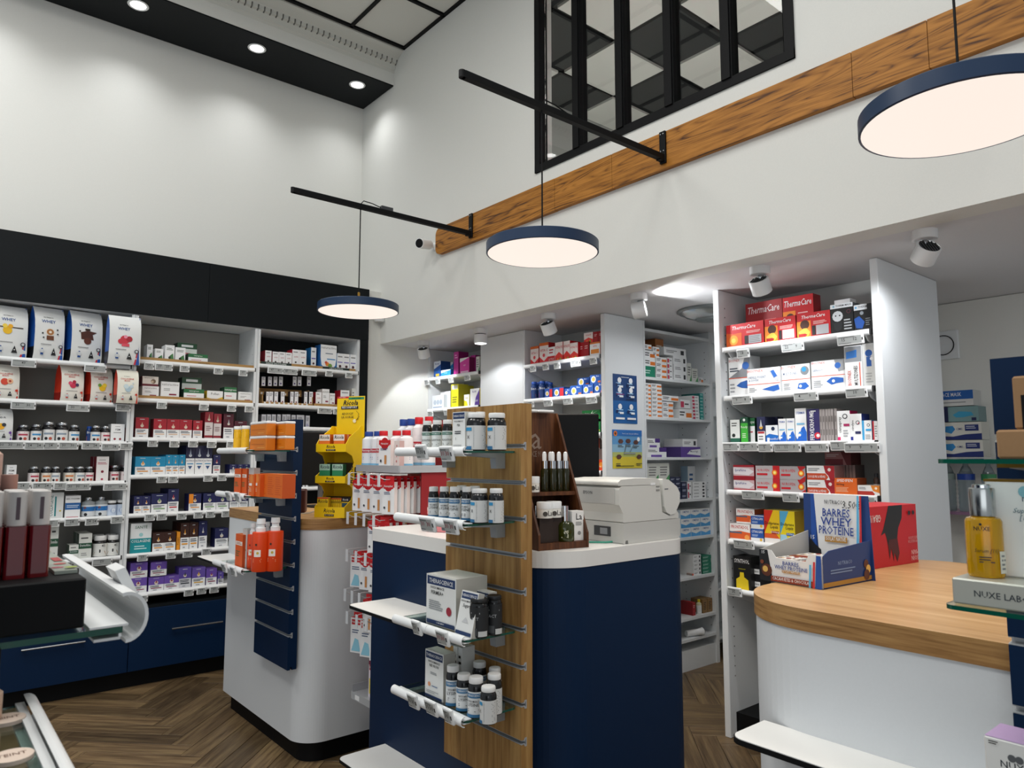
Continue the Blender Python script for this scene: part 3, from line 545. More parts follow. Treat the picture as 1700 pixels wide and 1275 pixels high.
 'flesh2': dict(b=WH, s='#c3c5c6', t='#d6d7d8', p=[('t', .25, .90, .10, 'BIOSYNEX', '#c84a3c', 1, 0, .5), ('t', .3, .66, .09, 'CHEVILLE, POIGNET', '#3c5a80', 1, 0, .56), ('t', .2, .55, .08, '& COUDE', '#3c5a80', 1, 0, .3), ('p', [(.6, 1), (.72, 1), (.98, .62), (.95, .48), (.85, .5)], '#c6c8ca'), ('p', [(.72, .86), (.82, .9), (.92, .66), (.82, .6)], '#2a66b8'), R(0, .40, 1, .42, '#d9532f'), ('p', [(.45, .2), (.75, .3), (.95, .34), (.98, .16), (.8, .1), (.6, .16)], '#1f5cae'), ('l', .06, .1, .3, .3, 3, '#9a9da0')]),
 'flesh3': dict(b=WH, s='#c3c5c6', t='#d6d7d8', p=[('t', .25, .90, .10, 'BIOSYNEX', '#c84a3c', 1, 0, .5), ('t', .3, .68, .09, 'MULTI ZONES', '#3c5a80', 1, 0, .5), R(0, .46, 1, .48, '#d9532f'), ('d', .82, .76, .15, '#7c8084'), ('d', .8, .8, .08, '#2a8fc8'), ('p', [(.55, .14), (.6, .32), (.85, .34), (.96, .2), (.8, .1)], '#1f5cae'), ('d', .66, .22, .05, WH), ('l', .06, .1, .35, .36, 4, '#9a9da0')]),
 'fleshknee': dict(b=WH, s='#c3c5c6', t='#d6d7d8', p=[('t', .22, .92, .08, 'BIOSYNEX', '#c84a3c', 1, 0, .4), ('t', .18, .68, .08, 'GENOU', '#3c5a80', 1, 0, .3), R(0, .48, 1, .50, '#d9532f'), ('p', [(.7, 1), (1, 1), (1, .65), (.82, .6)], '#9a9da0'), ('d', .8, .8, .09, '#2a66b8'), ('p', [(.45, .3), (.6, .42), (.75, .42), (.95, .38), (.95, .24), (.75, .22), (.6, .18)], '#1f5cae'), ('d', .66, .3, .045, WH), ('l', .06, .1, .35, .36, 4, '#9a9da0')]),
 'fleshtall': dict(b=WH, s='#b9bbbc', t='#d6d7d8', p=[R(.02, .62, .98, .98, '#8f9398'), ('p', [(.1, .7), (.7, .72), (.72, .9), (.1, .86)], '#2a76c8'), ('v', .28, .25, .2, 'BIOSYNEX', '#c84a3c', 1, 0, .35), ('v', .66, .3, .22, 'MULTIZONES', K, 1, 0, .45), R(.85, .05, .9, .6, '#d9532f')]),
 'fleshplain': dict(b='#d8d9d6', s='#b0705a', t='#c9cac8', p=[('d', .5, .78, .3, '#1f5cae'), R(.3, .48, .7, .7, '#1f5cae'), ('d', .72, .65, .14, WH), ('l', .2, .1, .8, .35, 4, '#aeb0b0')]),
 'teabox': dict(b='#dfe3e0', s='#123c2c', t='#e8ebe8', p=[R(0, 0, 1, .22, '#1c5c48'), ('l', .15, .7, .85, .9, 2, '#555'), ('d', .35, .34, .18, '#1f2a28')]),
 'greenbox': dict(b='#3fae38', s='#10402c', t='#134a30', p=[R(0, .78, 1, 1, '#134a34'), ('d', .5, .9, .18, WH), ('t', .5, .62, .09, 'Ready', '#e8f3e0'), ('l', .2, .2, .8, .4, 3, '#d5ecc8')]),
 'navydrop': dict(b='#20254a', s='#171b38', t='#20254a', p=[('d', .5, .6, .22, '#d9a43a'), ('p', [(.35, .62), (.65, .62), (.5, .9)], '#c3c8cc'), R(.05, 0, .98, .45, WH), R(.1, .36, .9, .44, '#b03038'), ('l', .2, .1, .8, .3, 2, '#666')]),
 'bluewave': dict(b=WH, s='#c9d4da', t=WH, p=[('p', [(0, 0), (1, 0), (1, .3), (.8, .48), (.55, .42), (.4, .25), (.15, .1), (0, .2)], '#1c63c4'), ('d', .45, .26, .18, '#2f7fd8'), ('d', .38, .22, .12, WH), ('t', .5, .86, .07, 'STERIMAR', '#1c4f9c', 1, 0, .8), R(.15, .52, .85, .57, '#7ab8dc')]),
 'hdrop': dict(b='#1569c0', s='#0f4f94', t=WH, p=[('p', [(0, .42), (.3, .52), (1, .42), (1, 1), (0, 1)], '#e8ecef'), ('d', .6, .8, .15, '#1c2c4a'), R(.1, .08, .3, .3, WH), ('t', .65, .22, .12, 'menthol', WH)]),
 'fervex': dict(b='#2a2460', s='#8d8581', t='#1d1a45', p=[('v', .42, .5, .34, 'FERVEXRHUME', WH, 2, 0, .86), ('d', .8, .2, .26, '#c92a3c'), ('d', .85, .2, .14, '#e8e2e4'), ('l', .3, .9, .9, .97, 1, WH)]),
 'greystack': dict(b='#9a9391', s='#8a8381', t='#a9a2a0', p=[('l', .2, .1, .8, .9, 2, '#6e6866')]),
 'ceruspray': dict(b=WH, s='#c8205c', t=WH, p=[R(0, 0, .22, .16, '#d6216a'), ('v', .22, .55, .22, 'céruspray', K, 1, 0, .75), ('d', .62, .82, .2, '#3a3d42'), ('d', .62, .82, .13, WH), R(.5, .5, .95, .58, '#a8235c'), ('l', .45, .15, .9, .4, 3, '#a0a3a6')]),
 'cerulyse': dict(b=WH, s='#1f2d6c', t='#1c2048', p=[R(0, 0, .22, .18, '#1f2d8c'), ('v', .22, .58, .2, 'cérulyse', K, 1, 0, .7), ('d', .66, .68, .18, '#3a3d42'), ('d', .66, .68, .12, WH), ('d', .72, .66, .06, '#c8435c'), R(.42, .28, .9, .37, '#2a2d5c')]),
 'smallcyan': dict(b=WH, s='#2a76b8', t='#2f8fc8', p=[R(0, 0, .25, 1, '#3fa3d8'), ('d', .68, .78, .16, '#3a3d42'), ('d', .68, .78, .10, WH), R(.4, .5, .95, .6, '#3fa3d8'), ('l', .35, .1, .9, .35, 3, '#999')]),
 'smallred': dict(b=WH, s='#b8232f', t=WH, p=[R(0, 0, .3, 1, '#c9303c'), ('l', .4, .2, .9, .8, 5, '#999')]),
 'ibup': dict(b='#c9a9ae', s='#8c1426', t='#a01a2c', p=[R(0, .84, 1, 1, '#9c1426'), R(0, 0, 1, .16, '#9c1426'), ('p', [(0, .3), (.75, .2), (1, .5), (.75, .75), (0, .82)], '#d9d4d8'), ('t', .36, .58, .2, 'Ipraféine', '#20307c', 1, .1, .6)]),
 'nuro': dict(b='#a9a4a6', s='#6f6b6d', t='#8d888a', p=[('t', .34, .62, .22, 'NUROFEN', '#c81a2c', 1, 0, .52), ('p', [(.66, 0), (.78, 0), (1, .3), (1, .0)], '#b8161f'), ('p', [(.7, 1), (.8, .6), (1, .9), (1, 1)], '#b8161f'), R(.05, .26, .42, .42, '#c01a28'), ('d', .84, .48, .12, '#e8481c'), ('d', .84, .48, .085, '#f6b52c'), ('d', .84, .48, .05, '#fbe48a')]),
 'nuror': dict(b='#b9b4b6', s='#8c1426', t='#8d888a', p=[('t', .32, .62, .2, 'NUROFEN', '#c81a2c', 1, 0, .5), R(.72, 0, 1, 1, '#c4161f'), R(.05, .26, .5, .42, '#c01a28'), ('d', .8, .48, .12, '#e8481c'), ('d', .8, .48, .085, '#f6b52c'), ('d', .8, .48, .05, '#fbe48a')]),
 'doulred': dict(b=WH, s='#9c7a78', t='#b8a8a4', p=[('p', [(0, 0), (.7, 0), (.78, .2), (.68, .46), (0, .46)], '#c04a28'), ('p', [(.62, 1), (1, 1), (1, 0), (.84, 0), (.78, .3), (.68, .5)], '#a01824'), ('d', .82, .72, .06, '#e8d8d4'), ('t', .36, .2, .16, 'DOULEURS & FIÈVRE', WH, 1, 0, .62), ('l', .06, .6, .55, .85, 2, '#8a8d92')]),
 'douldark': dict(b='#9a6a6a', s='#5c2c2c', t='#7c4444', p=[R(0, 0, .7, .45, '#6c1420'), ('p', [(.62, 1), (1, 1), (1, 0), (.84, 0)], '#5c1018'), ('l', .06, .6, .55, .85, 2, '#d0c4c4')]),
 'spedi': dict(b='#e0661c', s='#8c3c10', t='#b8541a', p=[('t', .46, .84, .16, 'SPEDIFEN', WH, 2, .1, .8), ('t', .26, .62, .12, '400mg', K, 2, 0, .4), R(0, 0, 1, .07, '#a8b020'), ('l', .06, .18, .7, .48, 4, '#f0b890')]),
 'doulorange': dict(b=WH, s='#c98a50', t='#d8c8bc', p=[('p', [(0, 0), (.7, 0), (.78, .2), (.68, .46), (0, .46)], '#b03024'), ('p', [(.6, 1), (1, 1), (1, .3), (.7, .5)], '#e88a2c'), ('d', .84, .74, .06, '#f8e8d4'), ('l', .06, .6, .5, .85, 2, '#8a8d92')]),
 'pronta': dict(b='#f0ece8', s='#b8582c', t=WH, p=[('t', .5, .78, .2, 'PRONTADOL', '#c42a20', 2, 0, .84), ('p', [(0, .1), (1, .1), (1, .5), (.5, .58), (0, .5)], '#e0602a'), R(0, .42, .6, .52, '#5c6478'), ('d', .85, .2, .12, '#f0a050')]),
 'citr': dict(b=WH, s='#24508c', t='#3c6cb0', p=[R(0, .3, 1, .95, '#2456a8'), ('t', .5, .72, .18, 'CITRALGAN', WH, 1, 0, .84), ('l', .1, .38, .7, .55, 2, '#bcd0ec'), ('d', .8, .18, .1, '#f0c040')]),
 'doli1': dict(b='#f0c81c', s='#b8901c', t='#e8d45c', p=[('p', [(0, 1), (0, .3), (.6, 1)], '#d8301c'), ('p', [(0, .3), (0, .15), (1, .15), (.75, .3)], '#e0602c'), R(0, 0, 1, .16, '#f0ece8'), ('t', .5, .6, .085, 'Doliprane', K, 2, 0, .88), ('t', .64, .49, .085, 'Liquiz', K, 2, 0, .5), R(.48, .30, .95, .38, '#a8201c'), ('t', .7, .34, .06, '1000mg', WH)]),
 'doli2': dict(b='#f0d820', s='#a8881c', t='#e8d45c', p=[('p', [(0, 1), (0, .3), (.6, 1)], '#58b0d8'), ('p', [(0, .3), (0, .0), (.6, 0), (.4, .3)], '#a8d4e8'), ('t', .5, .6, .085, 'Doliprane', K, 2, 0, .88), ('t', .64, .49, .085, 'Liquiz', K, 2, 0, .5), R(.42, .28, .95, .36, '#1c5ca8'), ('t', .7, .32, .06, '500mg', WH)]),
 'synthol': dict(b='#121314', s='#0d0e0f', t='#1c1d1f', p=[('t', .5, .84, .12, 'SYNTHOL', WH, 1, 0, .86), ('l', .3, .6, .8, .64, 1, '#9c9418'), ('p', [(.15, 0), (.88, 0), (.85, .3), (.62, .38), (.6, .52), (.38, .52), (.36, .38), (.15, .3)], '#e0c41c')]),
 'voltar': dict(b='#141518', s='#0d0e0f', t='#1c1d1f', p=[R(.1, .3, .95, .7, WH), ('d', .25, .5, .1, '#a02030'), ('t', .62, .5, .16, 'Voltaren', K, 1, 0, .5)]),
 # displays
 'thera_big': dict(b='#e6e7e4', s='#b9b8b0', t='#e6e6e0', p=[R(.03, .80, .97, .97, '#1c3560'), ('t', .5, .87, .085, 'THERASCIENCE', WH, 1, 0, .8), ('t', .38, .74, .05, 'PHYSIOMANCE', K), ('t', .38, .64, .075, 'PERMEA+', K), ('l', .1, .3, .6, .5, 5, '#8a8d90'), ('d', .78, .34, .085, '#9c1830'), R(.03, .02, .97, .10, '#1c3560'), ('t', .5, .06, .03, 'COMPLEMENT', WH)]),
 'thera_tall': dict(b='#e6e7e4', s='#b0afa8', t='#e6e6e0', p=[R(.04, .82, .96, .97, '#1c3560'), ('t', .5, .89, .06, 'THERASCIENCE', WH, 1, 0, .86), ('t', .5, .76, .045, 'PHYSIOMANCE', K, 1, 0, .7), ('t', .5, .68, .06, 'NEURON', K, 1, 0, .7), ('l', .3, .5, .7, .56, 2, '#8a8d90'), ('d', .25, .28, .07, '#e09a6c'), ('l', .4, .24, .85, .28, 1, '#3c5c8c'), ('l', .1, .1, .8, .16, 2, '#9a9da0'), R(.04, .01, .96, .06, '#1c3560')]),
 'thera_fer': dict(b='#e6e7e4', s='#c4c3bc', t='#e6e6e0', p=[R(.04, .82, .96, .98, '#1c3560'), ('t', .5, .89, .05, 'THERASCIENCE', WH, 1, 0, .86), ('t', .5, .75, .045, 'PHYSIOMANCE', K, 1, 0, .7), ('t', .5, .65, .06, 'FER', K, 1), ('l', .2, .42, .8, .52, 2, K), ('t', .3, .3, .07, '1', K), ('l', .1, .08, .8, .16, 2, '#9a9da0'), R(.04, .01, .96, .05, '#1c3560')]),
 'thera_lean': dict(b='#e6e7e4', s='#b0afa8', t='#d8d8d2', p=[R(.04, .82, .96, .97, '#1c3560'), ('t', .45, .89, .06, 'THERASCIENCE', WH), ('t', .4, .76, .045, 'PHYSIOMANCE', K, 1, 0, .7), ('t', .4, .66, .08, 'Sugar', K, 1, .2), ('p', [(.3, .3), (.7, .3), (.5, .42)], '#c9cacb'), R(.04, .02, .96, .1, '#1c3560')]),
 'sunbox': dict(b='#e06414', s='#d8580f', t='#e87a2c', p=[('d', .5, .8, .3, '#e8883c'), R(.1, .48, .6, .6, '#f0e8e0'), ('l', .1, .2, .6, .4, 3, '#f4c49c')]),
 'sunboxb': dict(b='#e06a18', s='#c04c0c', t='#e06a18', p=[('l', .1, .1, .9, .9, 9, '#d0560f')]),
 'suntall': dict(b='#dd5a16', s='#b9480f', t='#e06a18', p=[R(.05, .66, .95, .78, '#f0e8e0'), ('l', .15, .68, .85, .76, 2, '#b0602c'), ('l', .1, .3, .7, .5, 3, '#5c6a3c')]),
 'silverbox': dict(b='#c9c5c2', s='#a9a6a4', t='#b9b5b2', p=[('l', .2, .2, .8, .8, 6, '#8c6a54')]),
 'lozo': dict(b='#e8782c', s='#c85c14', t='#e8a45c', p=[R(0, .62, 1, .98, '#f0e8dc'), ('t', .5, .80, .2, 'Ricola', K, 3, .2, .86), R(0, 0, 1, .2, '#e8a02c'), R(.08, .18, .92, .38, '#f4ecd0'), ('l', .2, .2, .8, .34, 1, K)]),
 'lozg': dict(b='#2f8a5c', s='#1c5c3c', t='#9cc4b0', p=[R(0, .66, 1, 1, '#a8ccb8'), ('t', .5, .83, .2, 'Ricola', '#234', 3, .2, .86), R(.25, .02, .75, .3, '#e4efe4'), ('d', .5, .15, .14, '#6aa03c')]),
 'lozy': dict(b='#e8c41c', s='#c49a14', t='#e8d04c', p=[('t', .5, .78, .18, 'Ricola', K, 3, .2, .86), R(0, .92, 1, 1, '#c8502c'), R(.2, .04, .8, .5, '#f0ead8'), ('d', .5, .16, .18, '#b0302c'), R(.2, .38, .8, .5, '#8c2c2c')]),
 'lozk': dict(b='#e0bc1c', s='#20242c', t='#20242c', p=[R(0, .78, 1, 1, '#20242c'), ('t', .5, .89, .1, 'Ricola', WH, 3, .2, .86), R(.1, .5, .9, .72, '#24506c'), ('d', .5, .25, .2, '#f0e8c0')]),
 'plast': dict(b=WH, s='#e4d8d4', t='#c8141c', p=[('d', .5, .86, .34, '#b8141f'), R(0, .82, 1, 1, '#c8141c'), R(.1, .78, .9, .94, '#c0141f'), ('t', .5, .86, .07, 'Hansaplast', WH, 1, 0, .75), ('l', .15, .6, .8, .7, 2, '#4c5c7c'), R(.5, .08, .68, .42, '#c88a50'), ('d', .2, .2, .08, '#3a3d42')]),
 'plastb': dict(b=WH, s='#e4d8d4', t='#c8141c', p=[R(.1, .80, .9, .95, '#c0141f'), ('t', .5, .875, .06, 'Hansaplast', WH, 1, 0, .75), ('l', .15, .55, .8, .68, 2, '#4c5c7c'), ('p', [(.1, .05), (.9, .05), (.7, .38), (.4, .42)], '#8cc8dc')]),
 'plastpk': dict(b='#e8d8d2', s='#c9a8a4', t='#c8141c', p=[('d', .5, .8, .12, '#d08a8a'), ('d', .5, .6, .12, '#d8a0a0'), ('d', .5, .4, .12, '#d8a0a0'), ('d', .5, .2, .12, '#c87878')]),
 'plastkid': dict(b='#e8dce4', s='#8c2058', t='#8c1c44', p=[R(0, .86, 1, 1, '#8c1c44'), R(.1, .72, .9, .86, '#c0141f'), ('t', .5, .79, .06, 'Hansaplast', WH, 1, 0, .75), R(.1, .1, .35, .5, '#e8d04c'), R(.38, .1, .62, .45, '#58a8d8'), R(.66, .08, .92, .5, '#c83c8c')]),
 'masktop': dict(b='#d8d8d4', s='#a8a8a4', t='#9aa4a4', p=[R(0, .42, 1, .98, '#1c5ca8'), ('t', .38, .70, .24, 'FACE MASK', WH, 1, 0, .6), ('l', .1, .15, .9, .3, 1, '#999')]),
 'maskteal': dict(b='#7c9c9c', s='#5c7474', t='#8ca8a8', p=[R(0, 0, .22, 1, '#1c2450'), ('p', [(.34, .45), (.5, .68), (.82, .62), (.88, .4), (.6, .28), (.42, .28)], '#3c9cc0'), R(.82, .05, .94, .25, '#1c2450')]),
 'maskbox': dict(b='#d4d2c8', s='#b0aea4', t='#d4d2c8', p=[('p', [(0, 0), (1, 0), (1, .35), (.6, .3), (.3, .18), (0, .22)], '#1c2c6c'), ('p', [(.1, .45), (.12, .78), (.3, .8), (.36, .6), (.26, .35)], '#2c84c0'), R(.6, .5, .93, .85, '#1c2c6c'), ('t', .46, .6, .12, 'CMS', '#1c2c6c'), ('l', .63, .6, .9, .8, 2, '#c8ccd8')]),
}
for k_, c_ in (('colbox', dict(b='#d8dad8', s='#a8aaa8', t='#dcdedc', p=[('v', .42, .5, .16, 'COLLAGÈNE', '#1c5c5c', 1, 0, .8), R(.56, .1, .64, .85, '#1c7c80'), ('d', .85, .3, .05, '#c8b83c')])),
               ('bluemid', dict(b=WH, s='#c8ccce', t=WH, p=[R(0, .38, 1, .68, '#1c5c9c'), ('t', .5, .85, .07, 'ARKOPHARMA', K), ('l', .1, .45, .9, .6, 2, '#c8d8ec'), R(.1, 0, .9, .06, '#b8283c')])),
               ('greenmid', dict(b='#d8dad4', s='#4c5c50', t='#e0e2dc', p=[('l', .15, .76, .85, .88, 1, '#444'), R(0, .40, 1, .62, '#1c4c34'), ('t', .5, .52, .09, 'Dermoféine', WH, 1, 0, .8), ('l', .2, .1, .8, .25, 2, '#999')])),
               ('fem', dict(b='#e8e4e2', s='#8c1428', t='#e8e4e2', p=[('l', .2, .84, .8, .88, 1, '#444'), ('l', .1, .68, .9, .78, 2, '#b0405c'), ('d', .5, .4, .12, '#7c1c34'), ('d', .5, .1, .1, '#a83c54')])),
               ('femtube', dict(b=WH, s='#c8c8c6', t=WH, p=[('l', .3, .84, .7, .88, 1, '#444'), ('t', .5, .68, .1, 'FEM', K), ('l', .2, .5, .8, .56, 1, '#666'), ('d', .3, .18, .09, '#8c1c2c'), ('d', .7, .18, .09, '#8c1c2c')])),
               ('pinkslim', dict(b='#e8e0de', s='#c8a8a4', t='#e8e0de', p=[('l', .2, .5, .8, .85, 4, '#c87878'), ('d', .5, .2, .2, '#d06c5c')]))): ST[k_] = c_
# jars and bottles: body, cap, label colours; l = label span in height, p = print on the label
def JP(c='#1c5c8c', t=None): return [('l', .2, .8, .8, .95, 1, '#444'), R(.15, .55, .85, .72, c), ('d', .35, .2, .12, K), ('d', .65, .2, .12, '#b0503c')]+([('t', .5, .42, .14, t, K)] if t else [])
JT = {
 'darkjar': dict(b='#1d1c1d', cap=('#b7b9bb', .25, .9), lab='#e3e3e1', p=JP('#8c9aa8'), l=(.05, .62), n=.80, ch=.16),
 'darkjarb': dict(b='#1d1c1d', cap=('#b7b9bb', .25, .9), lab='#e3e3e1', p=JP('#3c8cc0'), l=(.05, .62), n=.80, ch=.16),
 'darkjarr': dict(b='#1d1c1d', cap=('#b7b9bb', .25, .9), lab='#e8dcda', p=JP('#b0304c'), l=(.05, .62), n=.80, ch=.16),
 'darkjaro': dict(b='#1d1c1d', cap=('#b7b9bb', .25, .9), lab='#e3dccf', p=JP('#d07a3c'), l=(.05, .62), n=.80, ch=.16),
 'clearjar': dict(b='#8d9396', cap=('#b7b9bb', .2, .9), lab='#d8dcde', p=[R(0, .45, 1, .85, '#1c6cb0'), ('d', .3, .75, .08, '#7c3c2c'), ('l', .2, .5, .9, .7, 2, WH), ('d', .35, .15, .1, K)], l=(.06, .62), n=.5, ch=.16),
 'whitecapjar': dict(b='#1a1a1c', cap=('#e4e5e4', .4, 0), lab='#c8d4e4', p=[('d', .5, .45, .25, '#8ca4cc'), ('d', .5, .5, .18, '#dfe6f0')], l=(.04, .74), n=.86, ch=.18),
 'amberjar': dict(b='#1a1a1a', cap=('#e8e8e6', .4, 0), lab='#deded9', p=[('t', .7, .8, .2, '45', K), ('p', [(.1, .1), (.9, .1), (.8, .4), (.5, .3), (.2, .35)], '#a8702c'), ('p', [(.1, .4), (.5, .3), (.8, .42), (.5, .55)], K)], l=(.04, .64), n=.84, ch=.24),
 'theraS': dict(b='#17181a', cap=('#e9e9e7', .4, 0), lab='#dfe1e1', p=[R(0, .76, 1, .94, '#2f6f9c'), ('t', .5, .85, .09, 'THERASCIENCE', WH, 1, 0, .8), ('t', .5, .62, .09, 'PHYSIOMANCE', K, 1, 0, .6), ('t', .5, .48, .12, 'LYSINE', K), ('l', .2, .2, .8, .34, 2, '#777'), R(0, 0, 1, .12, '#2f6f9c')], l=(.03, .66), n=.86, ch=.17),
 'theraG': dict(b='#17181a', cap=('#e9e9e7', .4, 0), lab='#dfe3e1', p=[R(0, .80, 1, .94, '#1f6c58'), ('t', .5, .86, .07, 'PHYSIOMANCE', WH, 1, 0, .7), ('t', .5, .52, .10, 'RELAXATION', K, 1, 0, .8), ('l', .2, .25, .8, .38, 2, '#777'), R(0, 0, 1, .1, '#1f6c58')], l=(.03, .64), n=.86, ch=.16),
 'theraB': dict(b='#17181a', cap=('#e9e9e7', .4, 0), lab='#d5d6d4', p=[('l', .38, .08, .96, .94, 16, '#55585b'), R(0, .78, .30, .92, '#2f8fc0'), ('t', .15, .5, .14, 'X', K), R(0, 0, .30, .14, '#2f6f9c')], l=(.03, .66), n=.84, ch=.15),
 'blackjar': dict(b='#0f1011', cap=('#0d0e0f', .4, 0), lab='#1c1e20', p=[('l', .2, .75, .8, .85, 1, '#a9abad'), ('t', .4, .6, .1, 'ACT', '#a9abad'), R(.1, .06, .5, .3, '#4c4e50'), R(.55, .02, .95, .2, '#c8cac8')], l=(.03, .80), n=.9, ch=.12),
 'bluecap': dict(b='#e6e8ea', cap=('#1c3f8c', .4, 0), lab='#e4e8ec', p=[R(.05, .72, .95, .95, '#b8182c'), ('t', .5, .84, .14, 'Hansaplast', WH), ('l', .2, .3, .8, .5, 2, '#1c5c9c'), R(0, 0, 1, .1, '#7cb4d4')], l=(.02, .52), n=.601, ch=.15),
 'redcap': dict(b='#e9e4e4', cap=('#c81420', .4, 0), lab='#ece8e8', p=[R(.05, .72, .95, .95, '#b8182c'), ('t', .5, .84, .14, 'Hansaplast', WH), ('l', .2, .3, .8, .5, 2, '#1c5c9c'), R(0, 0, 1, .1, '#7cb4d4')], l=(.02, .52), n=.601, ch=.15),
 'bionjar': dict(b='#1c3f7c', cap=('#1c4fa8', .4, 0), lab='#1c3f7c', p=[('t', .5, .8, .2, 'Bion', WH, 2), ('p', [(.05, 0), (.95, 0), (.8, .4), (.05, .5)], '#e07a2c')], l=(.03, .74), n=.8, ch=.16),
 'bionjarr': dict(b='#1c3f7c', cap=('#1c4fa8', .4, 0), lab='#1c3f7c', p=[('t', .5, .8, .2, 'Bion', WH, 2), ('p', [(.05, 0), (.95, 0), (.8, .4), (.05, .5)], '#c8242f')], l=(.03, .74), n=.8, ch=.16),
 'yellowtube': dict(b='#f0b81c', cap=('#f0f0ec', .4, 0), lab='#f0b81c', p=[('l', .3, .05, .7, .1, 1, '#f8e0a0')], l=(.03, .5), n=.97, ch=.15),
 'yellowbot': dict(b='#d8d4b0', cap=('#e0c81c', .4, 0), lab='#e4e4e0', p=[('l', .2, .2, .8, .8, 4, '#777')], l=(.03, .6), n=.5, ch=.2),
 'glassjarb': dict(b='#57453e', cap=('#3a3c3f', .4, 0), lab='#e4dcd8', p=[('l', .2, .2, .8, .8, 3, '#777')], l=(.03, .5), n=.6, ch=.2),
}
PO = {  # pouches: gusset, gusset foot, title, second line, picture colours
 'wheyV': dict(g='#1c55a8', f='#14171c', t='WHEY', c='#1c4a8c', pic=[('d', .42, .52, .13, '#e8b81c'), ('d', .35, .60, .07, '#f0d04c'), ('d', .5, .6, .07, '#e8a81c'), ('l', .1, .56, .9, .60, 1, '#3a2c1c')]),
 'wheyC': dict(g='#1c55a8', f='#14171c', t='WHEY', c='#1c4a8c', pic=[('d', .5, .53, .15, '#e8dccc'), ('d', .5, .53, .12, '#a8703c'), ('d', .5, .53, .05, '#e8dccc'), R(.38, .38, .62, .46, '#6a3c20'), ('d', .25, .5, .03, K), ('d', .75, .5, .03, K), ('d', .28, .42, .03, K), ('d', .74, .58, .03, K)]),
 'wheyK': dict(g='#1c55a8', f='#14171c', t='WHEY', c='#1c4a8c', pic=[('p', [(.3, .45), (.7, .45), (.66, .55), (.8, .6), (.5, .62), (.28, .58)], '#4a2418'), ('d', .5, .42, .12, '#5c2c1c'), R(.42, .62, .58, .66, '#2c1810'), ('d', .25, .6, .03, '#2c1810')]),
 'wheyS': dict(g='#1c55a8', f='#14171c', t='WHEY', c='#1c4a8c', pic=[('d', .48, .5, .15, '#c83040'), ('d', .62, .52, .1, '#a81c2c'), ('d', .35, .46, .09, '#c83040'), ('d', .5, .56, .06, '#e88ca0'), R(.38, .36, .62, .42, '#d84c5c')]),
 'colP': dict(g='#c8341c', f='#8c1c14', t='COLLAGÈNE', t2='MARIN', c='#c0342c', base='#e6e4da', pic=[('d', .42, .5, .15, '#d0442c'), ('d', .62, .52, .12, '#e8b48c'), ('d', .62, .52, .05, '#a83c2c')]),
 'colR': dict(g='#c8341c', f='#8c1c14', t='COLLAGÈNE', t2='MARIN', c='#c0342c', base='#e6e4da', pic=[('d', .5, .45, .15, '#c82c4c'), ('d', .38, .5, .09, '#d84c6c'), ('d', .68, .46, .08, '#3a3058'), ('d', .55, .54, .08, '#b01c3c')]),
 'colY': dict(g='#c8341c', f='#8c1c14', t='COLLAGÈNE', t2='MARIN', c='#c0342c', base='#e6e4da', pic=[('d', .5, .42, .15, '#e8c01c'), ('d', .6, .5, .1, '#f0d43c'), ('d', .38, .5, .08, '#6c9c34')]),
 'colB': dict(g='#c8341c', f='#5c1410', t='COLLAGÈNE', t2='MARIN', c='#c0342c', base='#e6e4d6', pic=[('d', .5, .42, .15, '#a8c0cc'), ('d', .4, .5, .12, '#c8d8dc'), ('d', .65, .5, .09, '#bccdd4'), ('d', .72, .6, .04, '#c8d8dc')]),
 'gain': dict(g='#6c3c9c', f='#6c3c9c', t='GAINEUR', c='#2c3440', pic=[('d', .5, .45, .15, '#e8a81c'), ('d', .62, .5, .09, '#2c3440'), ('d', .4, .5, .09, '#e8c01c')]),
}
CACHE = {}
def carton_parts(key, sty, w, h, d):
    k = (key, round(w, 3), round(h, 3), round(d, 2))
    if k in CACHE: return CACHE[k]
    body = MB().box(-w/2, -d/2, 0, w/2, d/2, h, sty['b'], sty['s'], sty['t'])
    if h > .035: body.add([(-w/2, -d/2+.004, h+.0002), (w/2, -d/2+.004, h+.0002), (w/2, -d/2+.005, h+.0002), (-w/2, -d/2+.005, h+.0002)], [(0, 1, 2, 3)], '#8f8f8c')
    fp = None
    if sty['p']: fp = MB().prints(sty['p'], w, h, lambda u, v, l: (u, -d/2-l*.0003, v)).mesh('front_print')
    CACHE[k] = (body.mesh('carton'), fp); return CACHE[k]
def jar_parts(key, q, r, h):
    k = (key, round(r, 3), round(h, 3))
    if k in CACHE: return CACHE[k]
    hc = q['ch']*h; hb = h-hc; n = q['n']; rb = r*.98
    body = MB().lathe([(rb*.9, 0), (rb, .004), (rb, hb*.86), (rb*.96, hb*.92), (rb*(n+.04), hb*.97), (rb*n*.94, hb), (rb*n*.9, hb+.003)], mat(q['b'], .2), n=20).mesh('jar')
    rc = r*n*1.0; c = q['cap']
    cap = MB().lathe([(rc, hb+.002), (rc*1.02, hb+.004), (rc*1.02, h-.003), (rc*.95, h), (rc*.3, h)], mat(*c), n=20).mesh('cap')
    l0, l1 = q['l'][0]*h, q['l'][1]*h; rl = r*.985+.0005
    lb_ = MB(); nn = 20; lb_.add([(rl*cos(2*pi*i/nn), rl*sin(2*pi*i/nn), z) for z in (l0, l1) for i in range(nn)], [(i, (i+1) % nn, nn+(i+1) % nn, nn+i) for i in range(nn)], q['lab'], True)
    f = cyl(rl+.0004); lb_.prints(q['p'], rl*2.5, l1-l0, lambda u, v, l: f(u, v+l0, l), arc=2.0)
    CACHE[k] = (body, cap, lb_.mesh('label_band')); return CACHE[k]
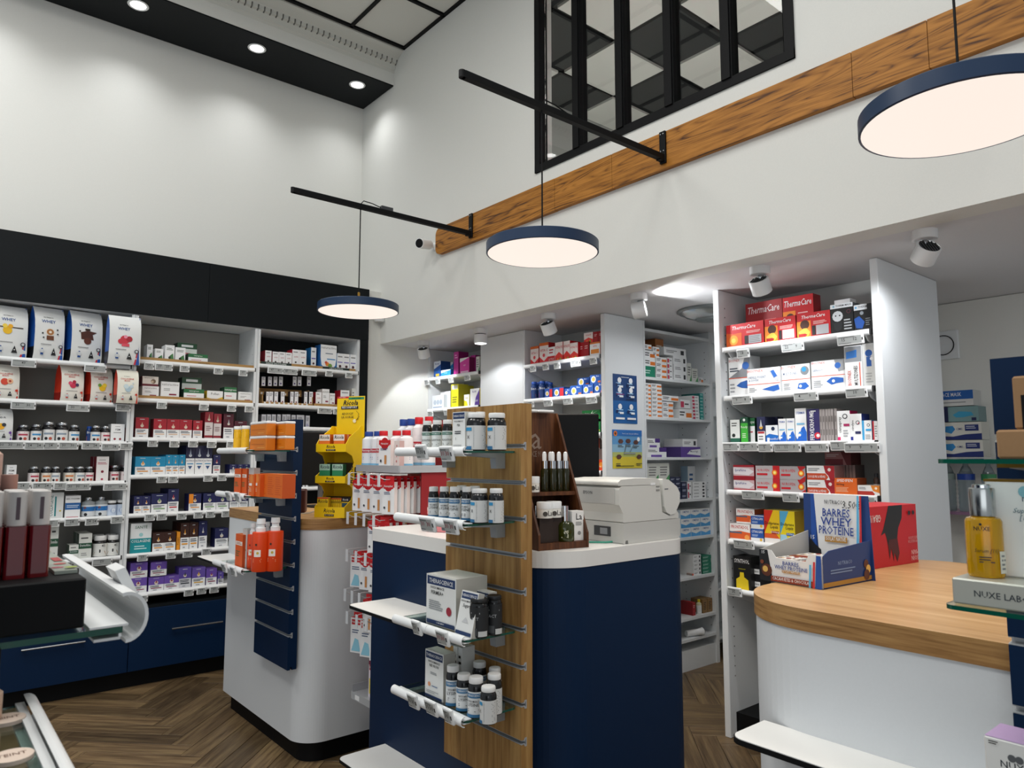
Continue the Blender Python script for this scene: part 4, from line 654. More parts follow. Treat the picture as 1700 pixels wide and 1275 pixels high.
def pouch_parts(key, q, w, h, d):
    k = (key, round(w, 3), round(h, 3))
    if k in CACHE: return CACHE[k]
    def half(t): return .003+(d/2)*(1-t**6)*(1-.25*max(0, .12-t)/.12)
    def wid(t): return w/2*(1-.03*sin(pi*t))
    T = [i/8 for i in range(9)]; b = MB(); base = q.get('base', '#e0e2e0')
    def fr(u, t): return -half(t)-.010*math.cos(pi*u/w)*(1-t)*sin(pi*min(1, t*1.2+.1))
    U = [-.5, -.3, -.1, .1, .3, .5]; V = []; Bk = []
    for t in T:
        for u in U: V.append((u*2*wid(t), fr(u*w, t), t*h))
    m_ = mat(base, .45); nU = len(U)
    b.add(V, [(j*nU+i, j*nU+i+1, (j+1)*nU+i+1, (j+1)*nU+i) for j in range(8) for i in range(nU-1)], m_, True)
    b.add([(x, -y, z) for x, y, z in V], [(j*nU+i, (j+1)*nU+i, (j+1)*nU+i+1, j*nU+i+1) for j in range(8) for i in range(nU-1)], m_, True)
    body = b
    GG = []
    for s in (-1, 1):
        gs = MB(); vs = []
        for t in T: vs += [(s*wid(t), -half(t), t*h), (s*(wid(t)-min(.008, half(t)*.3)*t), 0, t*h), (s*wid(t), half(t), t*h)]
        for j in range(8):
            fs = [(j*3+i, j*3+i+1, (j+1)*3+i+1, (j+1)*3+i) for i in (0, 1)]
            gs.add(vs, fs, mat(q['f'] if j < 2 else q['g'], .4))
        GG.append(gs.mesh('gusset'))
    p = [('t', .45, .80, .022, 'NUTRI&CO', K), ('t', .45, .72, .055 if 't2' not in q else .045, q['t'], q['c'], 2)]
    if 't2' in q: p.append(('t', .45, .665, .035, q['t2'], q['c'], 2))
    p += q['pic']+[('l', .2, .28, .7, .31, 1, '#888'), ('d', .25, .17, .07, '#c8ccce'), ('p', [(.20, .1), (.3, .1), (.27, .22), (.23, .22)], q['c']), ('p', [(.55, .1), (.72, .1), (.63, .24)], K), ('d', .63, .16, .02, '#e0e2e0')]
    if q['g'].startswith('#1c'): p += [('p', [(.80, 0), (.86, 0), (.92, .3), (.89, .3)], '#c83040'), ('p', [(.86, 0), (.98, 0), (.99, 1), (.97, 1), (.93, .3)], '#1c55a8'), ('d', .86, .27, .07, K), ('d', .86, .27, .045, '#c8ccce')]
    else: p += [('p', [(.90, 0), (.98, 0), (.99, 1), (.97, 1), (.93, .3)], q['g']), ('d', .88, .26, .06, q['g'])]
    pm = MB().prints(p, w*.98, h, lambda u, v, l: (u, fr(u, v/h)-.0012-l*.0004, v)).mesh('front_print')
    CACHE[k] = (body.mesh('pouch'), GG, pm); return CACHE[k]
def item(sty, w, h, d):
    o = item_(sty, w, h, d)
    if sty in ST: o.name = 'medicine_box' if sty[:3] in ('med', 'kra') else 'plaster_box' if sty[:5] == 'plast' else 'lozenge_box' if sty[:3] == 'loz' else 'remedy_box' if F_CAB[0] else 'supplement_box' if sty[:2] == 'gr' else 'carton'
    return o
F_CAB = [0]
def item_(sty, w, h, d):
    if sty in ST:
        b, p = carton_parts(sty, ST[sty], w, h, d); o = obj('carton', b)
        if p: obj('front_print', p, o)
        return o
    if sty in JT:
        b, c, l = jar_parts(sty, JT[sty], w/2, h); o = obj('jar' if JT[sty]['n'] > .6 else 'bottle', b); obj('cap', c, o); obj('label_band', l, o); return o
    b, g_, p = pouch_parts(sty, PO[sty], w, h, d); o = obj('pouch', b); [obj('gusset', q_, o) for q_ in g_]; obj('front_print', p, o); return o
CAT = lambda sty: 'box' if sty in ST else ('jar' if sty in JT and JT[sty]['n'] > .6 else ('bottle' if sty in JT else 'pouch'))
LIM = {'left bay': (.295, 1.070), 'middle bay': (1.096, 1.871), 'corner bay': (1.898, 2.685), 'niche': (-5.11, -4.40), 'recess': (-3.868, -3.121), 'rack ': (3.742, 4.457), 'on cabinet': (-2.236, -1.433)}
def put(F, z, place, L):
    """L: (x0, x1, ytop, style, description[, dict(n, d, dep, z0, rows, rz)]) - photo pixels of the front face, standing on height z"""
    for q in L:
        x0, x1, yt, sty, desc = q[:5]; o_ = q[5] if len(q) > 5 else {}
        dep = o_.get('dep', .025); n = o_.get('n', 1); zb = z
        u0, _ = F.uz(x0, yt+15, dep); u1, _ = F.uz(x1, yt+15, dep)
        if 'yb' in o_: _, zb = F.uz((x0+x1)/2, o_['yb'], dep)
        _, zt = F.uz((x0+x1)/2, yt, dep)
        for kk, (la, lb_) in LIM.items():
            if kk in place and sty not in PO: u0 = max(u0, la); u1 = min(u1, lb_)
        wt = (u1-u0)/n; rows = o_.get('rows', 1); h = (zt-zb)/rows
        if sty in PO: zt = min(zt, 2.352); h = zt-zb
        for r_ in range(rows):
            for i in range(n):
                w_ = wt-.002; isj = sty in JT; uc = u0+wt*(i+.5)
                if isj: uc, w_, _z = F.rnd(x0+(x1-x0)*i/n, x0+(x1-x0)*(i+1)/n, yt+15, dep); zt = F.uz((x0+x1)/2, yt, dep+w_/2)[1]; h = zt-zb; w_ *= .97
                d = o_.get('d', .10 if sty in ST else .09)
                if isj: d = w_
                t = item(sty, w_, h-(.0006 if rows > 1 else 0), d)
                if sty in PO: o_.setdefault('rz', .20)
                t.location = F.pt(uc, dep+d/2+random.uniform(0, .003), zb+h*r_+.0003)
                t.rotation_euler = (o_.get('rx', 0), 0, F.rot+(random.uniform(-.25, .25)+(.75 if F.ax == 'X' else 0) if isj else o_.get('rz', random.uniform(-.02, .02))))
                if rows > 1: reg(t, desc, place, CAT(sty), (zb+h*r_, uc), 'from bottom')
                else: reg(t, desc, place, CAT(sty), uc)
        for k in range(o_.get('behind', 0)):            # further packs of the same kind standing behind the front one
            for i in range(n):
                w_ = wt-.002; d = o_.get('d', .10); uc = u0+wt*(i+.5)
                if sty in JT: uc, w_, _z = F.rnd(x0, x1, yt+15, dep); w_ *= .97
                elif zb > 1.5: continue
                t = item(sty, w_, h, d if sty not in JT else w_)
                dd = d if sty not in JT else w_
                t.location = F.pt(uc, dep+dd/2+(dd+.004)*(k+1), zb+.0003); t.rotation_euler = (0, 0, F.rot)
                reg(t, desc, place, CAT(sty), u0+wt*(i+.5)+.001*(k+1))
# ================================================================== shelves and goods
def zs(F, x, y): return F.uz(x, y, -.01)[1]+.010
def kraft(F, u0, u1, z, par, text='naturactive', dark=()):
    m = MB(); m.box(0, .001, 0, u1-u0, .004, .024, KRAFT).box(0, .004, 0, .003, .06, .024, KRAFT).box(u1-u0-.003, .004, 0, u1-u0, .06, .024, KRAFT)
    o = m.build('kraft_tray', None); o.location = F.pt(u0, 0, z); o.rotation_euler = (0, 0, F.rot)
    p = MB().prints([('t', .55, .5, .5, text, '#5c4a24', 0, 0, .2)], u1-u0, .024, lambda u, v, l: (u+(u1-u0)/2, -.0002-l*.0002, v))
    for a, b, s in dark:
        p.prints([R(a, 0, b, 1, '#12261f'), ('t', (a+b)/2, .5, .5, s, '#d8e0dc', 1, 0, (b-a)*.8)], u1-u0, .024, lambda u, v, l: (u+(u1-u0)/2, -.0006-l*.0002, v))
    p.build('print', o); return o
B1, B2, B3 = 'left bay', 'middle bay', 'corner bay'
SH = ['top shelf', 'second shelf', 'third shelf', 'fourth shelf', 'fifth shelf', 'sixth shelf', 'seventh shelf']
def shelfrow(F, par, u0, u1, rx, ry, place, L, T, depth=.34, **k):
    z = zs(F, rx, ry); shelf_board(par, F, u0, u1, z, depth, **k); put(F, z, 'on '+place, L); tags(F, place, T); return z
un_args = dict(depth=.335)
u0, u1 = bx[1]+.012, bx[2]-.012
P = B1+' '
shelfrow(FA, un, u0, u1, 100, 602, P+SH[0], [(-18, 47, 506, 'wheyV', 'white pouch with yellow vanilla flower', dict(d=.11)), (54, 108, 508, 'wheyC', 'white pouch with coffee cup picture', dict(d=.11)), (115, 171, 514, 'wheyK', 'white pouch with brown chocolate picture', dict(d=.11)), (181, 236, 524, 'wheyS', 'white pouch with red strawberry picture', dict(d=.085, dep=-.088, rz=.05))], [(40, 600, '49', 2), (159, 609, '49', 2)])
shelfrow(FA, un, u0, u1, 100, 669, P+SH[1], [(-16, 32, 604, 'colP', 'cream pouch with peach picture', dict(d=.10)), (98, 139, 605, 'colR', 'cream pouch with red berries', dict(d=.10)), (147, 187, 610, 'colY', 'cream pouch with lemon picture', dict(d=.10)), (194, 231, 614, 'colB', 'cream pouch with pale blue bubbles', dict(d=.08, dep=-.083, rz=.05))], [(39, 670, '30 30', 2), (130, 674, '30 30', 2), (205, 674, '30', 1.4)])
shelfrow(FA, un, u0, u1, 100, 736, P+SH[2], [(-24, 21, 678, 'gain', 'white pouch with purple side gusset', dict(d=.09)), (30, 47, 706, 'darkjarr', 'dark jar with reddish label', dict(behind=1)), (52, 68, 705, 'darkjarb', 'dark jar with light blue label', dict(behind=1)), (73, 90, 701, 'darkjar', 'dark jar with silver lid', dict(n=1, behind=1)), (94, 112, 702, 'darkjar', 'taller dark jar with silver lid', dict(behind=1)), (115, 131, 706, 'darkjarb', 'small dark jar with blue side', {}), (143, 152, 708, 'bionjar', 'tiny dark teal jar', dict(dep=.07)), (151, 166, 707, 'darkjarb', 'dark jar beside the teal jar', dict(behind=1)), (168, 182, 708, 'darkjarr', 'dark jar with red marked label', dict(behind=1)), (184, 207, 704, 'femtube', 'white wedge box with red dots', {}), (210, 219, 710, 'pinkslim', 'slim pale pink box', {})],
         [(18, 736, '30 30 30', 2.2), (58, 737, '24 24', 1.7), (85, 737, '24', 1.3), (114, 737, '30 30', 1.7), (152, 737, '24 24', 1.7), (184, 739, '30 24', 1.7), (210, 738, '24', 1.2)])
shelfrow(FA, un, u0, u1, 113, 804, P+SH[3], [(10, 27, 772, 'femtube', 'white box with slanted edge', {}), (49, 64, 775, 'darkjarr', 'dark jar with wine red print', dict(behind=1)), (70, 84, 775, 'darkjaro', 'dark jar with orange side', dict(behind=1)), (86, 99, 775, 'darkjar', 'dark jar with grey label', dict(behind=1)), (108, 123, 775, 'darkjaro', 'dark jar with ochre label print', dict(behind=1)), (125, 140, 775, 'darkjar', 'dark jar with white label', dict(behind=1)), (142, 155, 775, 'darkjarr', 'dark jar with pinkish label', dict(behind=1)), (160, 181, 758, 'fem', 'tall white and crimson box', dict(behind=1)), (183, 197, 773, 'darkjarr', 'dark jar right of the crimson box', dict(behind=1)), (201, 215, 773, 'darkjarr', 'dark jar at the shelf end', dict(behind=1))],
         [(38, 804, '24', 1.3), (71, 804, '24 24', 1.7), (101, 804, '30', 1.2), (130, 805, '30 30 30', 2.2), (192, 805, '30 24', 2.2)])
shelfrow(FA, un, u0, u1, 113, 864, P+SH[4], [(72, 106, 818, 'colbox', 'grey white box with vertical teal word', {}), (108, 134, 823, 'bluemid', 'white box with broad blue band', dict(behind=1)), (136, 157, 826, 'clearjar', 'clear glass jar with blue label', dict(n=1)), (158, 178, 825, 'clearjar', 'clear glass jar with blue label', {}), (178, 193, 831, 'whitecapjar', 'small black jar with pale blue label', dict(behind=1)), (194, 209, 830, 'whitecapjar', 'small black jar with pale blue label', dict(behind=1))],
         [(85, 866, '30', 1.4), (120, 864, '24', 1.3), (153, 863, '24 24', 1.2), (195, 860, '28', 1.2)])
shelfrow(FA, un, u0, u1, 169, 929, P+SH[5], [(84, 98, 872, 'greenmid', 'dark green banded box, half hidden', {}), (114, 130, 905, 'greenmid', 'low green and white box', {}), (131, 153, 886, 'greenmid', 'white box with dark green band', dict(behind=1)), (155, 177, 889, 'amberjar', 'black jar with amber label art', dict(behind=1)), (178, 197, 888, 'amberjar', 'black jar with amber label art', dict(behind=1))], [(170, 930, '59', 1.8), (120, 935, '24', 1.3)])
# middle bay
u0, u1 = bx[2]+.012, bx[3]-.012; P = B2+' '
z = shelfrow(FA, un, u0, u1, 335, 608, P+SH[0], [(244, 254, 572, 'whitegreen', 'slim white herbal box at left end', {}), (257, 271, 579, 'whitegreen', 'small white herbal box', dict(behind=1)), (274, 290, 573, 'whitegreen', 'taller white herbal box', {}), (291, 308, 577, 'whitegreen', 'white box with green leaf print', {}), (294, 327, 570, 'greenbig', 'large box with dark green top, behind', dict(dep=.13)), (312, 345, 588, 'greentop', 'low box with green top', {})],
    [(248, 605), (266, 606), (279, 607), (307, 609), (363, 613), (404, 616)])
def ktag(F, u0, u1, z, lab, **k): tag(kraft(F, u0, u1, z, None, **k), lab, 'display tray', 'kraft card shelf trays')
ktag(FA, u0, u1, z, 'kraft card display tray along the middle bay top shelf')
z = shelfrow(FA, un, u0, u1, 335, 669, P+SH[1], [(236, 264, 641, 'natur', 'white box under the brown box', {}), (236, 263, 625, 'brownflower', 'brown box with cotton flower', dict(yb=641)), (267, 298, 634, 'natur', 'white box with curved line', dict(behind=1)), (302, 335, 627, 'greenbig', 'big box with dark green top', dict(dep=.12)), (305, 339, 646, 'greentop', 'low green topped box in front', {}), (343, 370, 649, 'yellowfront', 'white and yellow box', {}), (372, 393, 643, 'greentop', 'small white box with green top', {}), (395, 422, 651, 'natur', 'low wide white box', {})],
    [(269, 670), (339, 673), (385, 675), (414, 676)])
ktag(FA, u0, u1, z, 'kraft card display tray along the middle bay second shelf')
shelfrow(FA, un, u0, u1, 309, 731, P+SH[2], [(225, 247, 693, 'grred', 'maroon box with orange side', {}), (255, 319, 696, 'grred', 'red and white two-tone box', dict(n=3, behind=1)), (320, 336, 698, 'grred', 'narrow red and white box', dict(behind=1)), (340, 354, 684, 'tallred', 'tall maroon bottle box', {}), (355, 368, 687, 'tallred', 'tall maroon box, slightly lower', {}), (371, 388, 687, 'grdark', 'dark wine coloured box', {}), (389, 410, 699, 'grdark', 'low dark maroon box', {})],
    [(254, 733), (290, 734), (321, 734), (352, 735), (384, 735)])
shelfrow(FA, un, u0, u1, 310, 791, P+SH[3], [(224, 275, 758, 'grteal', 'turquoise and white box', dict(n=2, behind=1)), (275, 308, 755, 'grteal', 'slimmer turquoise box', dict(n=3, behind=1)), (309, 353, 740, 'tallnavy', 'tall navy and white box', dict(n=3, behind=1)), (354, 366, 755, 'grnavyr', 'small navy box beside tall ones', {}), (381, 393, 771, 'grnavy', 'tiny navy box at right', {}), (394, 420, 771, 'grnavyg', 'navy box near the end', dict(n=2))],
    [(269, 793), (288, 793), (346, 791), (369, 790)])
shelfrow(FA, un, u0, u1, 303, 853, P+SH[4], [(222, 250, 824, 'grnavyo', 'small navy and white box', dict(n=2, behind=1)), (251, 278, 820, 'grnavyg', 'wide navy box', dict(behind=1)), (279, 297, 812, 'grnavyr', 'taller navy box', dict(behind=1)), (313, 334, 820, 'orangecorner', 'navy box with orange corner', {}), (337, 380, 819, 'grnavyg', 'navy and white box', dict(n=2, behind=1)), (381, 412, 817, 'grnavy', 'navy box behind the counter', dict(n=2))],
    [(249, 856), (269, 855), (302, 854, '24'), (330, 852), (350, 851), (376, 850)])
shelfrow(FA, un, u0, u1, 290, 918, P+SH[5], [(217, 252, 869, 'ccoll', 'big white and teal box', {}), (253, 292, 884, 'grbrown', 'brown box with golden drop', dict(n=2, behind=1)), (293, 299, 883, 'amber', 'thin amber box', {}), (300, 329, 868, 'grbrown', 'taller brown box', dict(n=2, behind=1)), (330, 344, 865, 'grnavy', 'tall navy box beside brown ones', dict(behind=1)), (357, 379, 877, 'grnavy', 'dark navy box at the end', {})],
    [(237, 923), (284, 919), (312, 917), (343, 913)])
shelfrow(FA, un, u0, u1, 300, 981, P+SH[6], [(216, 245, 934, 'grpurp', 'purple box in left stack', dict(rows=2)), (246, 297, 957, 'grpurp', 'purple box in lower row', dict(n=2)), (250, 277, 933, 'grpurp', 'purple box on top of others', dict(yb=956)), (297, 318, 942, 'grpurpk', 'grey and violet box', {}), (319, 341, 942, 'grpurpo', 'violet box with yellow line', {}), (342, 360, 944, 'grpurp', 'violet box with blue line', {}), (361, 371, 950, 'grpurpk', 'narrow violet box', {})],
    [(237, 991), (314, 981), (335, 978), (356, 976)])
# corner bay
u0, u1 = bx[3]+.012, bx[4]-.004; P = B3+' '
z = shelfrow(FA, un, u0, u1, 520, 614, P+SH[0], [(440, 451, 582, 'redwhite', 'red sided white box at left', dict(behind=1)), (452, 463, 584, 'redwhite', 'small red and white box', dict(behind=1)), (463, 485, 585, 'redwhite', 'small white box with red foot', dict(n=2, behind=1)), (485, 509, 581, 'redwhite', 'taller white box with red foot', dict(n=2, behind=1)), (516, 525, 577, 'bluewhite', 'blue box behind the large one', dict(dep=.06)), (532, 559, 573, 'bigblue', 'large white and blue fruit box', dict(behind=1)), (559, 595, 588, 'bluewhite', 'small white and blue box', dict(n=3, behind=1))],
    [(458, 612, '47 47', 1.9), (482, 614, '47 47', 1.9), (514, 616, '47 57', 1.9), (547, 617), (580, 620)])
ktag(FA, u0, u1-.02, z, 'kraft card display tray with green labels along the corner bay top shelf', dark=((.02, .32, 'SANTÉ VASCULAIRE'), (.64, .93, 'CIRCULATION')))
z = shelfrow(FA, un, u0, u1, 500, 676, P+SH[1], [(524, 534, 651, 'redwhite', 'small white box in kraft tray', {}), (535, 547, 646, 'natur', 'white and salmon box', {}), (547, 556, 653, 'natur', 'low cream box', {}), (565, 580, 648, 'redwhite', 'bright red sided box', {}), (584, 590, 645, 'medcream', 'thin grey brochure', {}), (590, 595, 646, 'medcream', 'second thin brochure', {})],
    [(540, 679, '47 57', 1.9), (560, 680, '47')])
ktag(FA, FA.uz(522, 670)[0], u1-.02, z, 'short kraft card tray at right of the corner bay second shelf')
tt = thing('tester_display', 'two-tier kraft display of little dark boxes, corner bay second shelf', 'display stand', FA.pt(FA.uz(436, 670)[0], .01, z+.0005))
wd = FA.uz(520, 670)[0]-FA.uz(436, 670)[0]; h1 = .075
MB().box(0, 0, 0, wd, .20, .004, KRAFT).box(0, 0, .004, wd, .003, .02, KRAFT).build('base_tray', tt)
MB().box(.004, .07, h1+.004, wd-.004, .20, h1+.008, KRAFT).box(.004, .067, h1-.002, wd-.004, .07, h1+.022, KRAFT).box(.004, .20, 0, wd-.004, .203, h1+.06, KRAFT).build('upper_tray', tt)
for e in (0, wd-.004): MB().ext([(-.002, 0), (.2, 0), (.2, h1+.05), (.07, h1+.05), (.05, h1), (-.002, .07)], e, e+.004, KRAFT, 'X').build('side_panel', tt)
ch = MB()
for tz, ty in ((.004, -.001), (h1+.004, .0665)):
    for k in range(10): ch.box(.012+k*(wd-.03)/10, ty-.0012, tz, .012+k*(wd-.03)/10+.014, ty, tz+.014, '#d8d8d6')
ch.build('price_chips', tt)
put(FA, z+h1+.0085, 'in kraft display upper tier', [(a, b, 625, 'smallbox', 'little dark box', dict(dep=.085, yb=641, d=.08)) for a, b in ((433, 441), (444, 452), (453, 461), (462, 470), (485, 493), (493, 501), (509, 517))])
put(FA, z+.005, 'in kraft display lower tier', [(a, b, 650, 'smallboxr', 'little white fronted box', dict(dep=.016, d=.04)) for a, b in ((441, 447), (446, 454), (454, 462), (465, 473), (481, 488), (488, 496), (504, 511), (512, 520))])
shelfrow(FA, un, u0, u1, 500, 712, P+SH[2], [(434, 442, 688, 'smallgrey', 'little grey box', {}), (443, 450, 688, 'smallgrey', 'little grey box', {}), (451, 458, 688, 'smallgrey', 'little grey box', {}), (460, 466, 688, 'smallgrey', 'little grey box', {}), (468, 475, 688, 'smallgrey', 'little grey box', {}), (475, 482, 688, 'smallgrey', 'little grey box', {}), (484, 491, 689, 'smallgrey', 'little grey box', {}), (492, 505, 689, 'smallgrey', 'wider grey box', {}), (507, 514, 690, 'smallgrey', 'little grey box', {})], [])
shelfrow(FA, un, u0, u1, 505, 756, P+SH[3], [(504, 510, 725, 'smallgrey', 'slim grey box seen past the board', {}), (511, 516, 725, 'smallgrey', 'slim grey box seen past the board', {})], [])
shelfrow(FA, un, u0, u1, 505, 812, P+SH[4], [(502, 512, 783, 'smallboxr', 'small white box seen past the board', dict(n=2))], [])
# ------------------------------------------------------------------ shelving on wall B: niche, pillar, recess, poster pillar
rb = thing('recessed_shelving', 'white recessed shelving with pillars under the lowered ceiling', 'shelving', (3.38, 4.1, 0))
XF = 3.355
lb('pillar_panel', MB().bbox(3.36, 3.885, 0, 3.78, 4.395, ZL-.002, LAM, .004), rb)
lb('back_panel', MB().box(3.73, 4.395, 0, 3.75, 5.138, ZL-.002, LAMG).box(3.731, 3.10, 0, 3.751, 3.885, ZL-.002, LAMG), rb)
lb('side_panel', MB().box(3.37, 5.115, 0, 3.73, 5.138, ZL-.002, LAM), rb)
lb('side_panel', MB().box(3.362, 3.872, 0, 3.73, 3.8845, ZL-.002, LAM), rb)
lb('poster_panel', MB().bbox(3.343, 3.08, 0, 3.722, 3.115, ZL-.002, LAM, .003), rb)
lb('corner_strip', MB().box(3.343, 3.0785, 0, 3.43, 3.0795, ZL-.003, LAM), rb)
NI, RE = 'niche shelving ', 'recess shelving '
def rail2(ua, ub, rx, ry, place, L, T, bk=True):
    z = zs(FB, rx, ry); shelf_board(rb, FB, ua, ub, z, .33, bracket=bk); put(FB, z, 'on '+place, L); tags(FB, place, T); return z
ua, ub = -5.11, -4.40
rail2(ua, ub, 750, 625, NI+SH[0], [(720, 731, 600, 'navypill', 'blue and white capsule box', dict(behind=1)), (732, 748, 614, 'bluefold', 'low sky blue box', {}), (740, 752, 602, 'bluefold', 'sky blue box behind', dict(dep=.13)), (753, 761, 584, 'magenta', 'tall magenta box', dict(behind=1)), (763, 779, 594, 'pinkbox', 'bright pink box', dict(behind=2)), (781, 789, 590, 'magenta', 'dark magenta box', dict(dep=.08)), (790, 796, 592, 'medcream', 'small white and green box', {})], [(708, 632), (726, 630), (748, 628, '37', 1.2), (775, 624, '37', 1.2)])
rail2(ua, ub, 750, 679, NI+SH[1], [(717, 737, 656, 'whiterings', 'white box with blue rings', {}), (731, 748, 650, 'yellowwhite', 'white and yellow box', dict(dep=.06)), (749, 761, 638, 'yellowbox', 'tall yellow box', dict(behind=1)), (762, 770, 640, 'yellowbox', 'yellow box behind tall one', dict(dep=.09)), (770, 779, 655, 'yellowwhite', 'small yellow and white box', {}), (780, 796, 645, 'purplewhite', 'white and purple box', {})], [(714, 684, '37', 1.2), (740, 682), (763, 680, '37', 1.3), (783, 677)])
rail2(ua, ub, 750, 737, NI+SH[2], [(722, 740, 706, 'whiterings', 'white ringed box', {}), (744, 760, 704, 'yellowwhite', 'yellow marked box', {})], [])
ua, ub = -3.868, -3.125
rail2(ua, ub, 935, 600, RE+SH[0], [(880, 894, 575, 'vitred', 'white box with red hearts', dict(behind=1)), (895, 910, 569, 'vitred', 'taller white box with orange top', dict(behind=1)), (909, 921, 576, 'whitered', 'small white and red box', {}), (921, 934, 568, 'vitred2', 'white box with red wings', dict(behind=1)), (935, 946, 566, 'vitred2', 'white box with berry print', dict(behind=1)), (946, 959, 569, 'vitred2', 'white box with pink print', dict(behind=1)), (960, 978, 568, 'redbox', 'plain red box', dict(n=2, dep=.05, behind=1)), (979, 996, 568, 'orangewhite', 'white and orange box', dict(behind=1)), (969, 984, 552, 'vitred2', 'white and red box stacked high', dict(yb=569, dep=.06)), (985, 1001, 550, 'redbox', 'red box stacked high', dict(yb=568, n=2, dep=.06))],
      [(884, 609), (905, 606), (924, 604), (955, 600, '37 37', 1.5), (984, 596)])
rail2(ua, ub, 935, 661, RE+SH[1], [(881, 892, 634, 'bionjar', 'blue jar with orange foot', dict(behind=1)), (894, 906, 633, 'bionjarr', 'blue jar with red foot', dict(behind=1)), (908, 919, 635, 'bionjarr', 'blue jar behind the boxes', dict(dep=.07)), (904, 917, 645, 'bionred', 'low blue box with ring print', {}), (918, 936, 643, 'bionred', 'wide blue box with red panel', {}), (937, 946, 645, 'bionblue', 'narrow blue box', {}), (946, 966, 640, 'bionblue', 'blue box with orange corner', dict(behind=1)), (967, 985, 638, 'bionblue', 'blue box with white ring', {}), (986, 1002, 635, 'bionblue', 'blue box at the right end', {}), (958, 978, 627, 'bionblue', 'blue box stacked behind', dict(yb=641, dep=.13)), (979, 998, 622, 'bionblue', 'blue box stacked on top', dict(yb=637, dep=.03))],
      [(881, 668), (909, 666, '37 37', 1.4), (942, 663, '37 37', 1.4), (981, 661, '37 37', 1.5)])
rail2(ua, ub, 975, 722, RE+SH[2], [(955, 986, 696, 'bigreen', 'wide green box with starburst', {}), (966, 996, 681, 'bigreen', 'green box stacked on top', dict(yb=696, dep=.05)), (987, 997, 700, 'bigreen', 'narrow green box', {}), (998, 1003, 668, 'medcream', 'slim white and green box', {}), (930, 954, 698, 'orangepk', 'orange box beside the green one', {})], [(963, 722, '37 37', 1.3), (982, 721, '37 37', 1.3)])
rail2(ua, ub, 978, 785, RE+SH[3], [(965, 986, 764, 'orangepk', 'red and orange sun box', {}), (965, 986, 746, 'orangepk', 'second red and orange sun box', dict(yb=763)), (987, 1003, 763, 'orangepk', 'orange box at the pillar', {}), (958, 964, 764, 'orangepk', 'half hidden orange box', {}), (976, 995, 728, 'orangepk', 'topmost orange sun box', dict(yb=745, dep=.07)), (987, 1003, 746, 'greyback', 'grey backed box', dict(yb=763, n=3, dep=.05))], [(979, 786, '37 37', 1.4)])
rail2(ua, ub, 978, 850, RE+SH[4], [(958, 968, 805, 'orangepk', 'orange box by the till printer', {}), (970, 990, 815, 'orangepk', 'low orange box', {})], [])
# posters on the pillar
def poster(x0, y0, x1, y1, base, prints, lab):
    a = at(x0, y0, 'Y', 3.078); b = at(x1, y1, 'Y', 3.078); w, h = b.x-a.x, a.z-b.z
    o = MB().box(-w/2, -.0012, 0, w/2, 0, h, base).build('poster', None, ((a.x+b.x)/2, 3.0782, b.z)); tag(o, lab, 'poster')
    MB().prints(prints, w, h, lambda u, v, l: (u, -.0012-l*.0003, v)).build('print', o)
pr = [R(0, 0, 1, .46, '#1c5c9c')]
for i, xx in enumerate((.27, .72)):
    for yy in (.88, .68, .34): pr += [('d', xx, yy, .08, WH), ('l', xx-.15, yy-.14, xx+.15, yy-.04, 2, '#9cc4e4'), ('d', xx-.12, yy-.1, .05, '#1c2c5c'), R(xx-.02, yy-.15, xx+.14, yy-.11, WH)]
    pr.append(R(xx-.18, .08, xx+.18, .12, WH))
pr += [('l', .1, .58, .5, .6, 1, '#c84c8c'), ('l', .3, .93, .7, .95, 1, WH), ('l', .5, .48, .9, .51, 1, K)]
poster(1017, 620, 1058, 704, '#173f74', pr, 'dark blue poster with small white icons, upper one on the pillar')
pr = [R(0, 0, 1, .36, '#d8c43c'), R(0, .30, 1, .42, '#b4bc6c'), R(0, .42, 1, .62, '#8cb4cc'), R(0, .84, 1, 1, '#2c6cb4'), ('d', .1, .9, .06, '#e07a2c'), ('d', .1, .9, .03, '#5c2c14'), ('t', .6, .9, .035, "Pour le soin des peaux abîmées", WH, 0, 0, .7)]
for xx, yy in ((.27, .7), (.52, .71), (.78, .68), (.2, .3), (.88, .3)): pr += [('p', [(xx+.09*cos(k*pi/3), yy+.065*sin(k*pi/3)) for k in range(6)], '#5c3c34'), ('l', xx-.1, yy-.16 if yy > .5 else yy-.24, xx+.1, yy-.08 if yy > .5 else yy-.16, 2, '#3c3c3c')]
pr += [('p', [(.38, .42), (.40, .42), (.46, .62), (.44, .62)], '#6c7478'), ('p', [(.56, .42), (.58, .42), (.70, .62), (.68, .62)], '#6c7478'), ('d', .86, .76, .05, WH), R(.35, .37, .75, .40, '#8c949c'), ('l', .1, .04, .9, .08, 1, '#2c2c1c')]
poster(1016, 713, 1066, 777, '#5c94c4', pr, 'yellow and blue skin care poster, lower one on the pillar')
# ------------------------------------------------------------------ passage rack, facing the camera
pk_ = thing('storage_rack', 'white open storage rack of medicine boxes in the passage', 'shelving', (4.1, 3.08, 0))
lb('side_panel', MB().box(3.722, 3.08, 0, 3.738, 3.38, ZL-.002, LAM), pk_); lb('side_panel', MB().box(4.46, 3.08, 0, 4.495, 3.38, ZL-.002, LAM), pk_)
lb('back_panel', MB().box(3.738, 3.37, 0, 4.46, 3.385, ZL-.002, LAM), pk_); lb('top_panel', MB().box(3.738, 3.079, 2.28, 4.46, 3.38, 2.30, LAM), pk_); lb('plinth', MB().box(3.738, 3.09, 0, 4.46, 3.37, .135, LAM), pk_)
ph = MB()
for yy in (3.12, 3.33):
    z = .2
    while z < 2.25: ph.box(4.4592, yy-.003, z, 4.4602, yy+.003, z+.006, '#4a4b4a'); z += .05
o = lb('peg_holes', ph, pk_); o['kind'] = 'stuff'
RK = 'rack '
